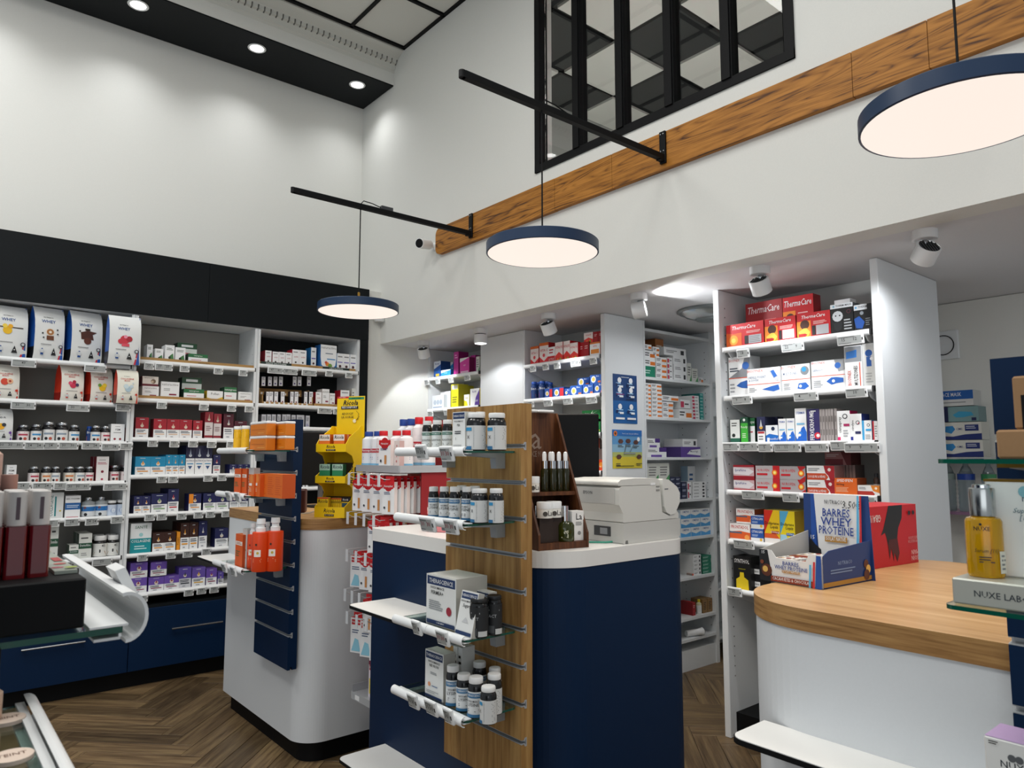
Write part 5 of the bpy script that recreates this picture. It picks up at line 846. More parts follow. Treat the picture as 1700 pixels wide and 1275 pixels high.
def rrow(y, nm, L):
    z = FP.uz(1120, y, 0)[1]+.008; a = FP.pt(3.739, .0, z); o = MB().box(0, 0, -.018, .72, .29, 0, LAM).build('shelf', pk_); o.matrix_parent_inverse = Matrix.Translation(pk_.location).inverted(); o.location = a
    put(FP, z, 'on '+RK+nm, L); return z
D = .16
rrow(632, SH[0], [(1069, 1088, 608, 'medgreen', 'green box at bottom of left stack', dict(d=D)), (1069, 1088, 582, 'medorange', 'white and orange box in left stack', dict(d=D, yb=608, rows=2)), (1070, 1082, 572, 'medorange', 'tilted white box atop the stack', dict(d=D, yb=580, rx=.0)), (1089, 1107, 593, 'medorange', 'flat orange marked box', dict(d=D, rows=4)), (1084, 1095, 576, 'medorange', 'top orange marked box', dict(d=D, yb=592, rows=2)), (1088, 1102, 563, 'medbrown', 'upright white and brown box', dict(yb=592, dep=.14)), (1108, 1117, 594, 'medpink', 'flat blue and red box', dict(d=D, rows=4)), (1118, 1140, 592, 'medwhite', 'white box in centre stack', dict(d=D, rows=3)), (1103, 1139, 578, 'medwhite', 'wide white box on top', dict(d=D, yb=591)), (1141, 1148, 603, 'medcream', 'narrow upright white box', dict(n=1)), (1149, 1159, 612, 'medcream', 'small white box with green foot', {}), (1161, 1168, 627, 'medorange', 'tiny orange box', dict(d=.05))])
rrow(696, SH[1], [(1071, 1081, 636, 'medorange', 'end of flat box in far left column', dict(d=D, rows=8)), (1082, 1099, 637, 'medorange', 'flat orange marked box in second column', dict(d=D, rows=8)), (1100, 1118, 667, 'medorange', 'flat orange marked box in third column', dict(d=D, rows=3)), (1099, 1127, 657, 'medorange', 'wider orange box on third column', dict(d=D, yb=666)), (1127, 1149, 679, 'medorange', 'white box with orange band', dict(d=D)), (1130, 1146, 664, 'medpink', 'white box atop orange banded one', dict(yb=678)), (1150, 1161, 657, 'medpink', 'small pink and white box', dict(d=D, rows=7)), (1162, 1168, 653, 'medteal', 'narrow teal box', dict(d=D, rows=8))])
rrow(761, SH[2], [(1074, 1107, 743, 'medpurp', 'flat white and purple box', dict(d=D)), (1074, 1096, 728, 'medpurp', 'purple topped box on flat one', dict(d=D, yb=743)), (1131, 1163, 742, 'medlilac', 'purple box with white swoosh', dict(d=D)), (1134, 1158, 729, 'medwhite', 'white box on purple box', dict(d=D, yb=742))])
rrow(832, SH[3], [(1075, 1112, 769, 'medcream', 'upright cream and green box', dict(n=2, rows=2, d=D)), (1113, 1131, 792, 'mednavy', 'flat navy box', dict(n=2, rows=5, d=D)), (1132, 1141, 800, 'mednavy', 'navy box beside flat ones', dict(rows=3, d=D)), (1142, 1156, 774, 'meddrop', 'white and blue eye drops box', dict(d=.06, dep=.14)), (1142, 1148, 800, 'medpink', 'dark red box end', dict(rows=2, d=D)), (1150, 1172, 800, 'medwhite', 'flat white box', dict(rows=5, d=D))])
rrow(897, SH[4], [(1130, 1181, 845, 'medblue', 'white box with blue wave', dict(n=3, rows=3, d=D))])
rrow(965, SH[5], [(1151, 1164, 921, 'medwhite', 'flat white pack', dict(rows=5, d=D)), (1166, 1181, 922, 'medgreen', 'flat green pack', dict(rows=5, d=D)), (1150, 1157, 952, 'orangepk', 'tiny orange pack', dict(d=.05))])
rrow(1034, SH[6], [(1156, 1165, 995, 'yellowbot', 'yellow capped small bottle', {}), (1167, 1183, 994, 'kraftmed', 'brown card box', dict(n=2)), (1150, 1155, 1000, 'redbox', 'thin red pack', {})])
rrow(1070, 'eighth shelf', [])
t = tag(MB().lathe([(.02, 0), (.022, .004), (.022, .10), (.028, .13), (.004, .15)], mat(WH, .4), n=14, M=Matrix.Translation((4.18, 3.13, FP.uz(1120, 1070, 0)[1]+.032)) @ Matrix.Rotation(radians(88), 4, 'Y') @ Matrix.Rotation(radians(20), 4, 'X')).build('cream_tube'), 'white tube lying on the lowest rack shelf', 'tube')
# second rack further right, mostly hidden
r2 = thing('storage_rack', 'white storage rack behind the tall cabinet edge, mostly hidden', 'shelving', (4.9, 3.10, 0))
lb('side_panel', MB().box(4.50, 3.10, 0, 4.52, 3.40, ZL-.002, LAM), r2); lb('back_panel', MB().box(4.52, 3.38, 0, 5.3, 3.40, ZL-.002, LAM), r2)
for z in (.16, .5, .85, 1.15, 1.45, 1.75, 2.0): lb('shelf', MB().box(4.52, 3.10, z-.016, 5.3, 3.38, z, LAM), r2)
# ------------------------------------------------------------------ tall cabinet beside the oak counter
tc = thing('tall_cabinet', 'tall white cabinet with five rows of pharmacy boxes', 'cabinet', (3.355, 1.85, 0))
lb('side_panel', MB().bbox(3.345, 2.24, 0, 3.76, 2.275, ZL-.002, LAM, .003), tc); lb('side_panel', MB().bbox(3.341, 1.395, 0, 4.04, 1.43, ZL-.002, LAM, .003), tc)
lb('back_panel', MB().box(3.74, 1.43, 0, 3.76, 2.24, ZL-.002, LAMG), tc); lb('plinth', MB().box(3.40, 1.43, 0, 3.74, 2.24, .12, BLK), tc)
ph = MB()
for xx in (3.40, 3.68):
    z = .3
    while z < 2.3: ph.box(xx-.003, 2.2388, z, xx+.003, 2.2398, z+.006, '#4a4b4a'); z += .05
o = lb('peg_holes', ph, tc); o['kind'] = 'stuff'
CB = 'cabinet '
def crow(rx, ry, place, L, T, hid=False):
    F_CAB[0] = 1
    z = zs(FB, rx, ry); shelf_board(tc, FB, -2.225, -1.445, z, .33, bracket=True); put(FB, z, 'on '+place, L); tags(FB, place, T); return z
z = crow(1325, 566, CB+SH[0], [(1205, 1268, 536, 'thermal', 'red heat pad box at left', {}), (1269, 1321, 527, 'thermneck', 'red neck wrap box', {}), (1322, 1379, 518, 'thermneck', 'red neck wrap box', {}), (1237, 1299, 500, 'thermdark', 'darker red box raised behind', dict(dep=.14)), (1299, 1350, 491, 'thermneck', 'red box raised highest', dict(dep=.14, d=.08)), (1378, 1416, 504, 'blackface', 'black box with grey face', dict(d=.08)), (1417, 1447, 505, 'blackblue', 'black box with blue wrap', dict(d=.08)), (1385, 1412, 497, 'white', 'white box behind black ones', dict(dep=.12, d=.06))],
         [(1233, 584, '18', 1.2), (1315, 573, '22 9', 1.9), (1411, 561, '15 12', 2.0)])
crow(1325, 654, CB+SH[1], [(1209, 1245, 592, 'fleshbox', 'grey white brace box, partly covered', dict(dep=.05)), (1240, 1295, 611, 'flesh2', 'wide wrist brace box', dict(dep=.012, d=.05)), (1297, 1345, 605, 'flesh3', 'white brace box with blue band', {}), (1346, 1402, 598, 'fleshknee', 'wide knee brace box', {}), (1401, 1430, 574, 'fleshtall', 'tall box with vertical lettering', dict(dep=.02)), (1431, 1452, 570, 'fleshplain', 'tall grey box with blue cutout', dict(dep=.03))],
     [(1231, 661, '9 8', 1.9), (1337, 655, '4 9', 2.0), (1421, 649, '10', 1.6)])
crow(1325, 738, CB+SH[2], [(1212, 1228, 697, 'teabox', 'white box with dark green foot', {}), (1229, 1241, 693, 'greenbox', 'bright green box', dict(behind=1)), (1242, 1253, 694, 'greentop', 'dark green box', dict(dep=.05)), (1256, 1270, 692, 'navydrop', 'navy box with gold drop', {}), (1271, 1292, 706, 'hdrop', 'low blue and white box', {}), (1272, 1291, 692, 'navydrop', 'dark box behind the low one', dict(dep=.14, d=.06)), (1292, 1319, 695, 'bluewave', 'white box with blue wave', dict(n=2)), (1319, 1338, 678, 'bluewave', 'taller white box with wave', {}), (1339, 1360, 679, 'fervex', 'tall dark violet box', {}), (1360, 1389, 679, 'greystack', 'thin greyish brown pack', dict(n=6)), (1389, 1411, 682, 'ceruspray', 'white box with pink corner', dict(d=.08)), (1411, 1431, 687, 'cerulyse', 'white box with navy side', dict(d=.08)), (1430, 1447, 698, 'smallcyan', 'small white and cyan box', dict(d=.07)), (1448, 1457, 699, 'smallred', 'narrow white and red box', dict(d=.07))],
     [(1213, 739, '7', 1.6), (1243, 739, '7 9', 1.8), (1270, 740, '5', 1.3), (1306, 740, '11 11 7', 2.3), (1355, 740, '6 11', 1.9), (1393, 737, '5', 1.4), (1430, 740, '9 9 9', 2.6)])
crow(1325, 823, CB+SH[3], [(1217, 1252, 772, 'ibup', 'silver and red flat box', dict(rows=2)), (1254, 1294, 773, 'nuror', 'silver box with red end', dict(rows=2)), (1294, 1337, 774, 'nuro', 'silver box with yellow target', dict(rows=2)), (1339, 1386, 773, 'doulred', 'white and red fever box', dict(rows=2, behind=1)), (1369, 1413, 750, 'douldark', 'dark red box, highest', dict(dep=.12, yb=772)), (1388, 1420, 772, 'greyback', 'thin brown upright pack', dict(n=6, dep=.12)), (1385, 1423, 794, 'spedi', 'orange box with white letters', {}), (1424, 1461, 806, 'doulorange', 'low white and orange box', {}), (1450, 1460, 786, 'glassjarb', 'small brown bottle behind', dict(dep=.15))],
     [(1249, 819, '6 7', 2.0), (1312, 823, '6', 1.4), (1377, 826, '4 5', 2.0), (1431, 829, '2 19', 2.1)])
crow(1325, 912, CB+SH[4], [(1211, 1246, 870, 'pronta', 'white and orange painkiller box', {}), (1222, 1253, 845, 'pronta', 'orange painkiller box, upper', dict(yb=869, dep=.05)), (1246, 1268, 877, 'citr', 'blue box, lower', {}), (1246, 1268, 856, 'citr', 'blue box, upper', dict(yb=877)), (1268, 1294, 847, 'doli1', 'yellow and red sachet box', {}), (1294, 1319, 849, 'doli2', 'yellow and light blue sachet box', dict(behind=1))], [(1234, 901, '3 2', 1.9)])
crow(1325, 1000, CB+SH[5], [(1217, 1246, 924, 'synthol', 'black box with yellow bottle print', {}), (1243, 1262, 938, 'voltar', 'black box with white panel', dict(rows=2, dep=.06))], [(1219, 980, '35', 1.3)])
# ================================================================== counters
HC = 1.142; F_CAB[0] = 0
WBODY = plaster('white_counter_laminate', '#d3d6d8', .02, .45)
def counter(name, lab, x0, y0, x1, y1, rad, top, bodym, edge, th=.052, hc=HC, zb=.10, toe=.04, ov=.0):
    t = thing(name, lab, 'counter', ((x0+x1)/2, (y0+y1)/2, 0))
    def L(mb, n, par=t): o = mb.build(n, par); o.matrix_parent_inverse = Matrix.Translation(t.location).inverted(); return o
    L(MB().prism(rr(x0+toe, y0+toe, x1-toe, y1-toe, [max(0, r-.03) for r in rad]), 0, zb, BLK), 'plinth')
    o = L(MB().prism(rr(x0, y0, x1, y1, rad), zb, hc-th, bodym), 'body')
    o = L(MB().prism(rr(x0-ov, y0-ov, x1+ov, y1+ov, [r+ov if r else 0 for r in rad]), hc-th, hc, edge, top), 'worktop'); bev(o, .003, 2)
    return t, L
wc, Lw = counter('white_counter', 'white rounded counter with oak worktop in front of the wall shelving', 1.487, 3.305, 2.35, 4.39, (.13, .06, .02, .02), OAKTOP, WBODY, OAKEDGE, ov=.003)
bc, Lb = counter('navy_counter', 'navy blue rounded counter with thick white worktop in the centre', 1.545, 1.675, 2.275, 2.79, (.19, .10, .02, .03), mat('#e4e3df', .35), NAVY, mat('#e4e3df', .35), ov=.003)
oc, Lo = counter('oak_counter', 'white counter with rounded oak worktop at right', 1.455, -.6, 2.42, .99, (.02, .02, .15, .20), OAKTOP, WBODY, OAKEDGE, hc=1.132, th=.045, ov=.004)
def tray(L, x0, y0, x1, y1, z, nm='bag_shelf'):
    o = L(MB().prism(rr(x0, y0, x1, y1, (.03, 0, 0, .03)), z-.012, z-.0015, BLK).prism(rr(x0+.002, y0+.002, x1, y1-.002, (.03, 0, 0, .03)), z-.0015, z, mat('#e9e8e4', .4)), nm)
tray(Lb, 1.335, 2.20, 1.55, 2.585, .88); tray(Lb, 1.335, 2.20, 1.55, 2.64, .30); tray(Lw, 1.30, 3.80, 1.49, 4.36, .88); tray(Lo, 1.325, .35, 1.46, .895, .88)
# ------------------------------------------------------------------ slat boards with shelves
YR = at(1649, 690, 'X', 1.42).y
GZ = [1.479, 1.366, 1.255, 1.145, 1.036, .926, .816, .707, .599]
def slat(name, lab, X, ya, yb, z0, z1, m, th=.045, lip=0):
    t = thing(name, lab, 'display board', (X+th/2, (ya+yb)/2, z0))
    zz = [z1]+GZ+[z0]; g = .007
    def L(mb, n, par=t): o = mb.build(n, par); o.matrix_parent_inverse = Matrix.Translation(t.location).inverted(); return o
    for k in range(len(zz)-1):
        a = zz[k+1]+(g if k < len(zz)-2 else 0); b = zz[k]-(g if k else 0)
        L(MB().box(X, ya, a, X+.014, yb, b, m), 'slat_panel')
    L(MB().box(X+.022, ya, z0, X+th, yb, z1, m), 'back_panel')
    for zg in GZ:                                       # aluminium T-profile in each groove
        P = [(X+.001, zg-.0066), (X+.010, zg-.0055), (X+.0135, zg-.0125), (X+.0215, zg-.0125), (X+.0215, zg+.0125), (X+.0135, zg+.0125), (X+.010, zg+.0055), (X+.001, zg+.0066), (X+.001, zg+.005), (X+.014, zg+.003), (X+.018, zg+.009), (X+.018, zg-.009), (X+.014, zg-.003), (X+.001, zg-.005)]
        A = [(p[0], ya-.0008, p[1]) for p in P]; B_ = [(p[0], yb, p[1]) for p in P]
        L(MB().rings([A, B_], ALU, caps=True), 'groove_profile')
    for za, zb2 in zip([z1]+GZ, GZ+[z0]): L(MB().box(X+.014, ya, zb2+.0126, X+.0222, yb, za-(.0126 if za != z1 else 0), m), 'core_strip')
    return t
slat('wooden_slat_board', 'brown oak slat board with metal grooves before the navy counter', 1.455, 1.695, 2.095, .455, 1.612, OAKBRD)
slat('navy_slat_board', 'navy slat board with metal grooves before the white counter', 1.44, 3.37, 3.80, .44, 1.625, NAVY)
slat('navy_slat_board', 'navy slat board at the right edge holding the perfume oil', 1.42, -.25, YR, .44, 1.615, NAVY)
MB().box(1.50, 1.75, .9, 1.545, 1.80, 1.0, BLK).box(1.50, 2.0, .9, 1.545, 2.05, 1.0, BLK).build('board_mount', bc).matrix_parent_inverse = Matrix.Translation(bc.location).inverted()
def glass_shelf(xf, xb, ya, yb, z, lab, rail=True, br=(.06, .06), tilt=0):
    t = thing('glass_shelf', lab, 'shelf', (xf, ya, z), 0, 'glass shelves hooked on slat boards')
    D_ = xb-xf; L_ = yb-ya
    P = rr(0, 0, D_, L_, (.012, .02, .02, .012))
    gp = MB().prism(P, -.006, 0, GEDGE, GLASS); gp.build('glass_plate', t)
    for q in (br[0], L_-br[1]):
        MB().ext([(D_-.005, -.007), (D_-.16, -.007), (D_-.155, -.016), (D_-.035, -.022), (D_-.03, -.055), (D_-.005, -.055)], 0, .0, WMET, 'X') if 0 else None
        b = MB(); Pp = [(D_-.0005, -.0062), (D_-.17, -.0062), (D_-.165, -.014), (D_-.04, -.022), (D_-.036, -.055), (D_-.0005, -.055)]
        b.rings([[(p[0], q, p[1]) for p in Pp], [(p[0], q+.028, p[1]) for p in Pp]], mat('#9fa3a8', .4, .3), caps=True).build('bracket', t)
    if rail:
        r = MB(); Pp = [(-.004+.0135*cos(a), -.002+.0145*sin(a)) for a in [radians(80+14*k) for k in range(15)]]+[(-.004+.0115*cos(a), -.002+.0125*sin(a)) for a in [radians(276-14*k) for k in range(15)]]
        for a, b_ in ((.002, L_*.48), (L_*.485, L_-.004)): r.rings([[(p[0], a, p[1]) for p in Pp], [(p[0], b_, p[1]) for p in Pp]], WPL, caps=True)
        r.box(-.006, .004, .0005, .022, L_-.004, .0025, WPL).box(-.006, .004, -.009, .018, L_-.004, -.0065, WPL); r.build('price_rail', t)
    return t
FW = Frame('X', 1.27)          # front edge line of the wooden board's shelves
FN = Frame('X', 1.235)
wsh = [(1.4635, 'topmost glass shelf on the wooden slat board'), (1.25, 'second glass shelf on the wooden slat board'), (.922, 'third glass shelf on the wooden slat board'), (.700, 'lowest glass shelf on the wooden slat board')]
for z, l in wsh: glass_shelf(1.262, 1.4545, 1.71, 2.10, z, l)
nsh = [(1.475, 'topmost glass shelf on the navy slat board'), (1.26, 'middle glass shelf on the navy slat board'), (.918, 'lowest glass shelf on the navy slat board')]
for z, l in nsh: glass_shelf(1.23, 1.4395, 3.39, 3.80, z, l)
def btag(F, x, y, place, s, wide=1, red=True, tilt=16): price_tag(F, x, y, place, s, wide*.8, -.034, tilt=tilt, red=red)
def bput(F, z, place, L): put(F, z+.0003, 'on '+place, L)
WB = 'wooden board '
bput(FW, 1.4635, WB+SH[0], [(700, 717, 699, 'theraG', 'dark jar with green band', dict(dep=.02)), (716, 734, 698, 'theraG', 'dark jar with green band', dict(dep=.02)), (733, 751, 697, 'theraG', 'dark jar with green band', dict(dep=.02, behind=0)), (751, 772, 684, 'thera_fer', 'tall white and navy iron box', dict(dep=.015, d=.05)), (773, 808, 686, 'theraB', 'large black jar with printed back label', dict(dep=.02)), (808, 841, 686, 'theraB', 'large black jar near board edge', dict(dep=.06)), (787, 806, 684, 'theraG', 'white capped jar behind', dict(dep=.10))])
bput(FW, 1.25, WB+SH[1], [(711, 729, 808, 'theraS', 'white capped dark jar with blue band', dict(dep=.02)), (728, 746, 808, 'theraS', 'white capped dark jar with blue band', dict(dep=.02)), (745, 765, 808, 'theraS', 'white capped dark jar with blue band', dict(dep=.02)), (766, 783, 808, 'theraS', 'white capped dark jar with blue band', dict(dep=.03)), (780, 811, 811, 'theraB', 'black jar showing printed back label', dict(dep=.02)), (810, 836, 811, 'theraB', 'black jar at right showing back label', dict(dep=.05)), (757, 776, 806, 'theraS', 'jar standing behind', dict(dep=.10)), (778, 798, 807, 'theraS', 'jar standing behind', dict(dep=.10))])
bput(FW, .922, WB+SH[2], [(708, 757, 957, 'thera_big', 'large white and navy box with red seal', dict(dep=.03, d=.12)), (754, 782, 984, 'thera_lean', 'white leaning box', dict(dep=.008, d=.022, rz=0, rx=-.22)), (779, 812, 993, 'blackjar', 'black jar with silver print', dict(dep=.02)), (807, 834, 988, 'blackjar', 'black jar close to the board', dict(dep=.075)), (790, 812, 982, 'thera_lean', 'white box behind black jars', dict(dep=.11, d=.03))])
bput(FW, .700, WB+SH[3], [(706, 736, 1082, 'thera_tall', 'tall white and navy box', dict(dep=.03, d=.045)), (752, 766, 1074, 'white', 'white box behind tall box', dict(dep=.10, n=2, d=.05)), (740, 764, 1104, 'theraS', 'dark jar beside tall box', dict(dep=.02)), (757, 783, 1118, 'theraS', 'dark jar with tilted cap', dict(dep=.02)), (776, 804, 1123, 'theraS', 'dark jar in front row', dict(dep=.015)), (796, 825, 1139, 'theraB', 'front jar with printed label', dict(dep=.010)), (783, 808, 1098, 'theraS', 'jar in back row', dict(dep=.12)), (807, 834, 1118, 'theraB', 'jar near the board', dict(dep=.07)), (810, 833, 1108, 'theraS', 'rearmost jar by the board', dict(dep=.13))])
for F_, L in ((FW, [(698, 751, WB+SH[0], 'loio', 1.2, False), (740, 754, WB+SH[0], 'loio', 1.3, True), (708, 871, WB+SH[1], 'loio', 1.6, True), (747, 875, WB+SH[1], 'loio', 1.3, True), (690, 1043, WB+SH[2], 'lo', .9, False), (733, 1060, WB+SH[2], 'loio', 1.2, True), (684, 1165, WB+SH[3], 'loio', 1.1, False), (714, 1176, WB+SH[3], 'loio', 1.2, False), (743, 1190, WB+SH[3], 'lo', .9, False)]),
              (FN, [(378, 824, 'navy board middle shelf', '37', 1.2, False), (393, 826, 'navy board middle shelf', '37', 1.2, False), (371, 943, 'navy board lowest shelf', '37', 1.2, False), (386, 949, 'navy board lowest shelf', '37', 1.2, False)])):
    for x, y, p, s, wd_, rd in L: btag(F_, x, y, p, s.replace('loio', '30 30').replace('lo', '30'), wd_, rd)
# sun care goods on the navy board
NB = 'navy board '
def block(F, x0, x1, yt, yb, dep, d, name, cat, lab, body, top=None, frac=.86, pr=()):
    u0, _ = F.uz(x0, yt, dep); u1, _ = F.uz(x1, yt, dep); xm = (x0+x1)/2; zt = F.uz(xm, yt, dep)[1]; zb = F.uz(xm, yb, dep)[1]; w, h = u1-u0, zt-zb
    t = MB().bbox(-w/2, -d/2, 0, w/2, d/2, h*frac, body, .003).build(name, None, F.pt((u0+u1)/2, dep+d/2, zb), (0, 0, F.rot)); t['label'] = lab; t['category'] = cat
    if top: MB().bbox(-w/2-.001, -d/2-.001, h*frac, w/2+.001, d/2+.001, h, top, .003).build('lid', t)
    if pr: MB().prints(pr, w, h*frac, lambda u, v, l: (u, -d/2-.0004-l*.0003, v)).build('front_print', t)
    return t
ylw = mat('#eaae12', .35); org = mat('#d9780f', .4)
pr_ = [('l', .55, .2, .95, .6, 3, '#c2640a')]
for k, (x0, x1, yt, dep) in enumerate(((388, 401, 708, .015), (401, 415, 707, .015))):
    o = item('yellowtube', FN.uz(x1, 720, dep)[0]-FN.uz(x0, 720, dep)[0]-.002, 1.55-1.475-.0+.0, .05) if 0 else None
bput(FN, 1.475, NB+SH[0], [(388, 401, 708, 'yellowtube', 'yellow tube with white cap', dict(dep=.015)), (401, 414, 707, 'yellowtube', 'yellow tube with white cap', dict(dep=.015))])
for i, (x0, x1, yt, yb, dep, nm) in enumerate(((415, 442, 724, 748, .02, 'lower left'), (452, 474, 724, 747, .075, 'lower right'), (416, 443, 700, 723.5, .02, 'upper left'), (453, 475, 700, 723.5, .075, 'upper right'))):
    t = block(FN, x0, x1, yt, yb, dep, .045, 'jar', 'jar', f'square orange jar with white lid, {nm} of four on the navy board', org, WPL, .82, [('l', .1, .45, .9, .6, 1, '#c2640a'), ('l', .5, .15, .95, .32, 1, '#e8a04c')]); t['group'] = 'square orange jars'
bput(FN, 1.26, NB+'middle shelf', [(389, 400, 778, 'suntall', 'tall orange and white box', dict(dep=.015, d=.03)), (400, 409, 778, 'suntall', 'second tall orange box', dict(dep=.02, d=.03)), (409, 421, 777, 'silverbox', 'slim silver box', dict(dep=.03, d=.03)), (412, 421, 788, 'sunbox', 'orange box with sun print', dict(dep=.01, d=.05)), (421, 431, 787, 'sunbox', 'orange box with sun print', dict(dep=.02, d=.05)), (431, 469, 787, 'sunboxb', 'plain orange box in a row', dict(dep=.04, d=.06, n=3, rows=1))])
bput(FN, .918, NB+'lowest shelf', [(390, 402, 887, 'suntall', 'orange sun cream box', dict(dep=.02, d=.03)), (402, 410, 878, 'silverbox', 'slim silver and white box', dict(dep=.035, d=.03))])
def spray(x0, x1, ys, yb, dep, lab, txt_='50'):
    uc, w__, _z = FN.rnd(x0, x1, ys+40, dep); r = w__/2; zt = FN.uz((x0+x1)/2, ys, dep+r)[1]; zb = .9185; h = zt-zb
    t = MB().lathe([(r*.95, 0), (r, .004), (r, h*.72), (r*.97, h*.745), (r*.6, h*.755)], mat('#e2440d', .35), n=24).build('spray_bottle', None, FN.pt(uc, dep+r, zb), (0, 0, FN.rot+.95)); tag(t, lab, 'bottle', 'orange sun spray bottles')
    MB().lathe([(r*.58, h*.755), (r*.58, h*.83), (r*.44, h*.84), (r*.44, h*.90), (r*.55, h*.905), (r*.52, h), (r*.3, h)], WPL, n=18).build('pump_head', t)
    f = cyl(r+.0004); MB().prints([R(.3, .40, .62, .58, '#efe6dc'), ('t', .30, .52, .08, txt_, '#e8c0a8', 1, 0, .3), ('d', .48, .5, .06, '#c8a83c'), ('l', .25, .25, .7, .36, 3, '#f0a078'), ('d', .4, .72, .05, '#3c2c1c')], r*2.6, h*.72, f, arc=2.0).build('label_band', t)
spray(411, 427, 868, 941, .035, 'orange spray bottle marked 50, leftmost on the navy board'); spray(419, 446, 861, 945, .012, 'large orange spray bottle in front on the navy board', 'V'); spray(443, 470, 859, 942, .07, 'large orange spray bottle nearest the board grooves', '')
spray(436, 451, 866, 936, .125, 'orange spray bottle hidden behind the front ones', '')
# ------------------------------------------------------------------ lozenge display on the white counter
rc_ = thing('lozenge_display', 'yellow three-tier lozenge display with header card on the white counter', 'display stand', (1.70, 3.40, HC+.0005), 0)
YL = mat('#efc90a', .45); YD = mat('#3a3322', .7)
rot = Matrix.Rotation(radians(-60), 4, 'Z')          # its front looks towards the visitor
w_, d_ = .175, .16
def Y(mb, n):
    o = mb.build(n, rc_); o.rotation_euler = (0, 0, radians(-60)); return o
prof = [(0, 0), (0, .055), (.02, .065), (.055, .085), (.075, .12), (.055, .15), (.02, .165), (.0, .170), (0, .205), (.02, .215), (.055, .235), (.075, .27), (.055, .305), (.02, .318), (.0, .325), (0, .365), (.03, .40), (.11, .44), (.13, .46), (.16, .46), (.16, 0)]
for e in (-w_/2, w_/2-.003): Y(MB().ext([(p[0]-.08, p[1]) for p in prof], e, e+.003, YL, 'X'), 'side_panel')
Y(MB().box(-w_/2, .077, 0, w_/2, .08, .46, YL), 'back_panel')
sd = MB().prints([('v', .35, .46, .16, 'Ricola', K, 3, .2, .3), R(.5, .36, .62, .54, K)], .16, .46, lambda u, v, l: (w_/2+l*.0004, u, v)); Y(sd, 'side_print')
for k, (za, zb2) in enumerate(((0, .052), (.170, .205), (.325, .365))):
    Y(MB().box(-w_/2+.003, -.08, za, w_/2-.003, .077, za+.003, YL).box(-w_/2, -.083, za, w_/2, -.08, zb2, YL), 'tray')
    Y(MB().prints([('t', .5, .62, .36, 'Ricola', K, 3, .2, .5), R(.34, .12, .66, .34, K), ('t', .5, .23, .13, 'RÉCONFORT', '#e8d8a0', 1, 0, .3)], w_, zb2-za, lambda u, v, l, za=za: (u, -.0832-l*.0004, v+za)), 'tray_print')
    Y(MB().box(-w_/2+.004, .01, za+.003, w_/2-.004, .012, za+.10, YD) if k < 2 else MB().box(-w_/2+.004, .03, za+.003, w_/2-.004, .032, za+.05, YD), 'inner_flap')
hb = MB().box(-.068, .066, .40, .098, .07, .615, YL)
Y(hb, 'header_card')
Y(MB().prints([R(0, .955, .42, 1, '#c8202c'), R(.42, .92, .98, .975, '#1c8a5c'), ('t', .2, .977, .026, 'NOUVEAU', WH, 1, 0, .35), ('t', .7, .95, .03, 'SANS SUCRES', K, 1, 0, .4), ('t', .5, .83, .12, 'Ricola', K, 3, .25, .8), R(.16, .69, .78, .76, K), ('t', .47, .725, .05, 'RÉCONFORT', WH, 2, 0, .56), ('t', .40, .57, .05, 'ADOUCIT', K, 2, 0, .5), ('t', .40, .49, .05, 'LA GORGE', K, 2, 0, .5), ('d', .66, .40, .06, '#f0e8c0'), ('p', [(.70, .65), (.72, .65), (.82, .57), (.80, .52), (.84, .5), (.80, .49), (.79, .44), (.70, .41), (.69, .40), (.77, .43), (.78, .50), (.81, .50), (.78, .52), (.80, .57)], '#8a7210')], .166, .215, lambda u, v, l: (u+.015, .066-l*.0004, v+.40)), 'header_print')
def loz(lx, ly, lz, sty, w, h, d, desc, k):
    p = rot @ Vector((lx, ly, lz)); o = item(sty, w, h, d); o.location = Vector(rc_.location)+p; o.rotation_euler = (0, 0, radians(-60)); reg(o, desc, 'in the yellow display', 'box', k)
for i, x in enumerate((-.050, .035)): loz(x, -.05, .3285, 'lozo', .062, .085, .03, 'orange and white lozenge box', x); loz(x, -.015, .3285, 'lozo', .062, .085, .03, 'orange and white lozenge box', x+.01)
for i, x in enumerate((-.045, .03)): loz(x, -.05, .1735, 'lozg', .062, .09, .03, 'green lozenge box', x)
loz(-.048, -.06, .0035, 'lozy', .065, .095, .02, 'yellow lozenge box with red print', -1)
for k in range(5): loz(-.022+.013*k, .0, .0035, 'lozy', .0115, .09, .06, 'thin side-on yellow lozenge box', k)
loz(.058, -.02, .0035, 'lozk', .05, .092, .02, 'dark topped yellow lozenge box', 9)
# ------------------------------------------------------------------ monitors and the small things behind the counters
m1 = thing('monitor', 'black monitor on the white counter behind the yellow display', 'monitor', (1.95, 4.12, HC))
scr = MB().bbox(-.24, -.012, .13, .24, .012, .45, BLK, .004); a = scr.build('screen', m1); a.rotation_euler = (0, 0, radians(-18))
MB().lathe([(.016, .0), (.016, .20)], mat('#6d7073', .4, .6), c=(.0, .03, 0), n=12).prism(rr(-.1, -.08, .1, .1, (.02,)*4), 0, .008, BLK).build('stand', m1)
t = MB().bbox(-.06, -.05, 0, .06, .05, .125, mat('#4a1c14', .5), .006).build('card_box', None, (1.63, 3.78, HC+.0005), (0, 0, radians(-30))); tag(t, 'dark red-brown card box beside the navy board on the white counter', 'box')
MB().prints([('v', .55, .5, .16, 'MARSEILLE', '#9c6a54', 1, 0, .7), ('d', .2, .75, .08, '#a85a3c')], .12, .125, lambda u, v, l: (u, -.0503-l*.0003, v)).build('print', t)
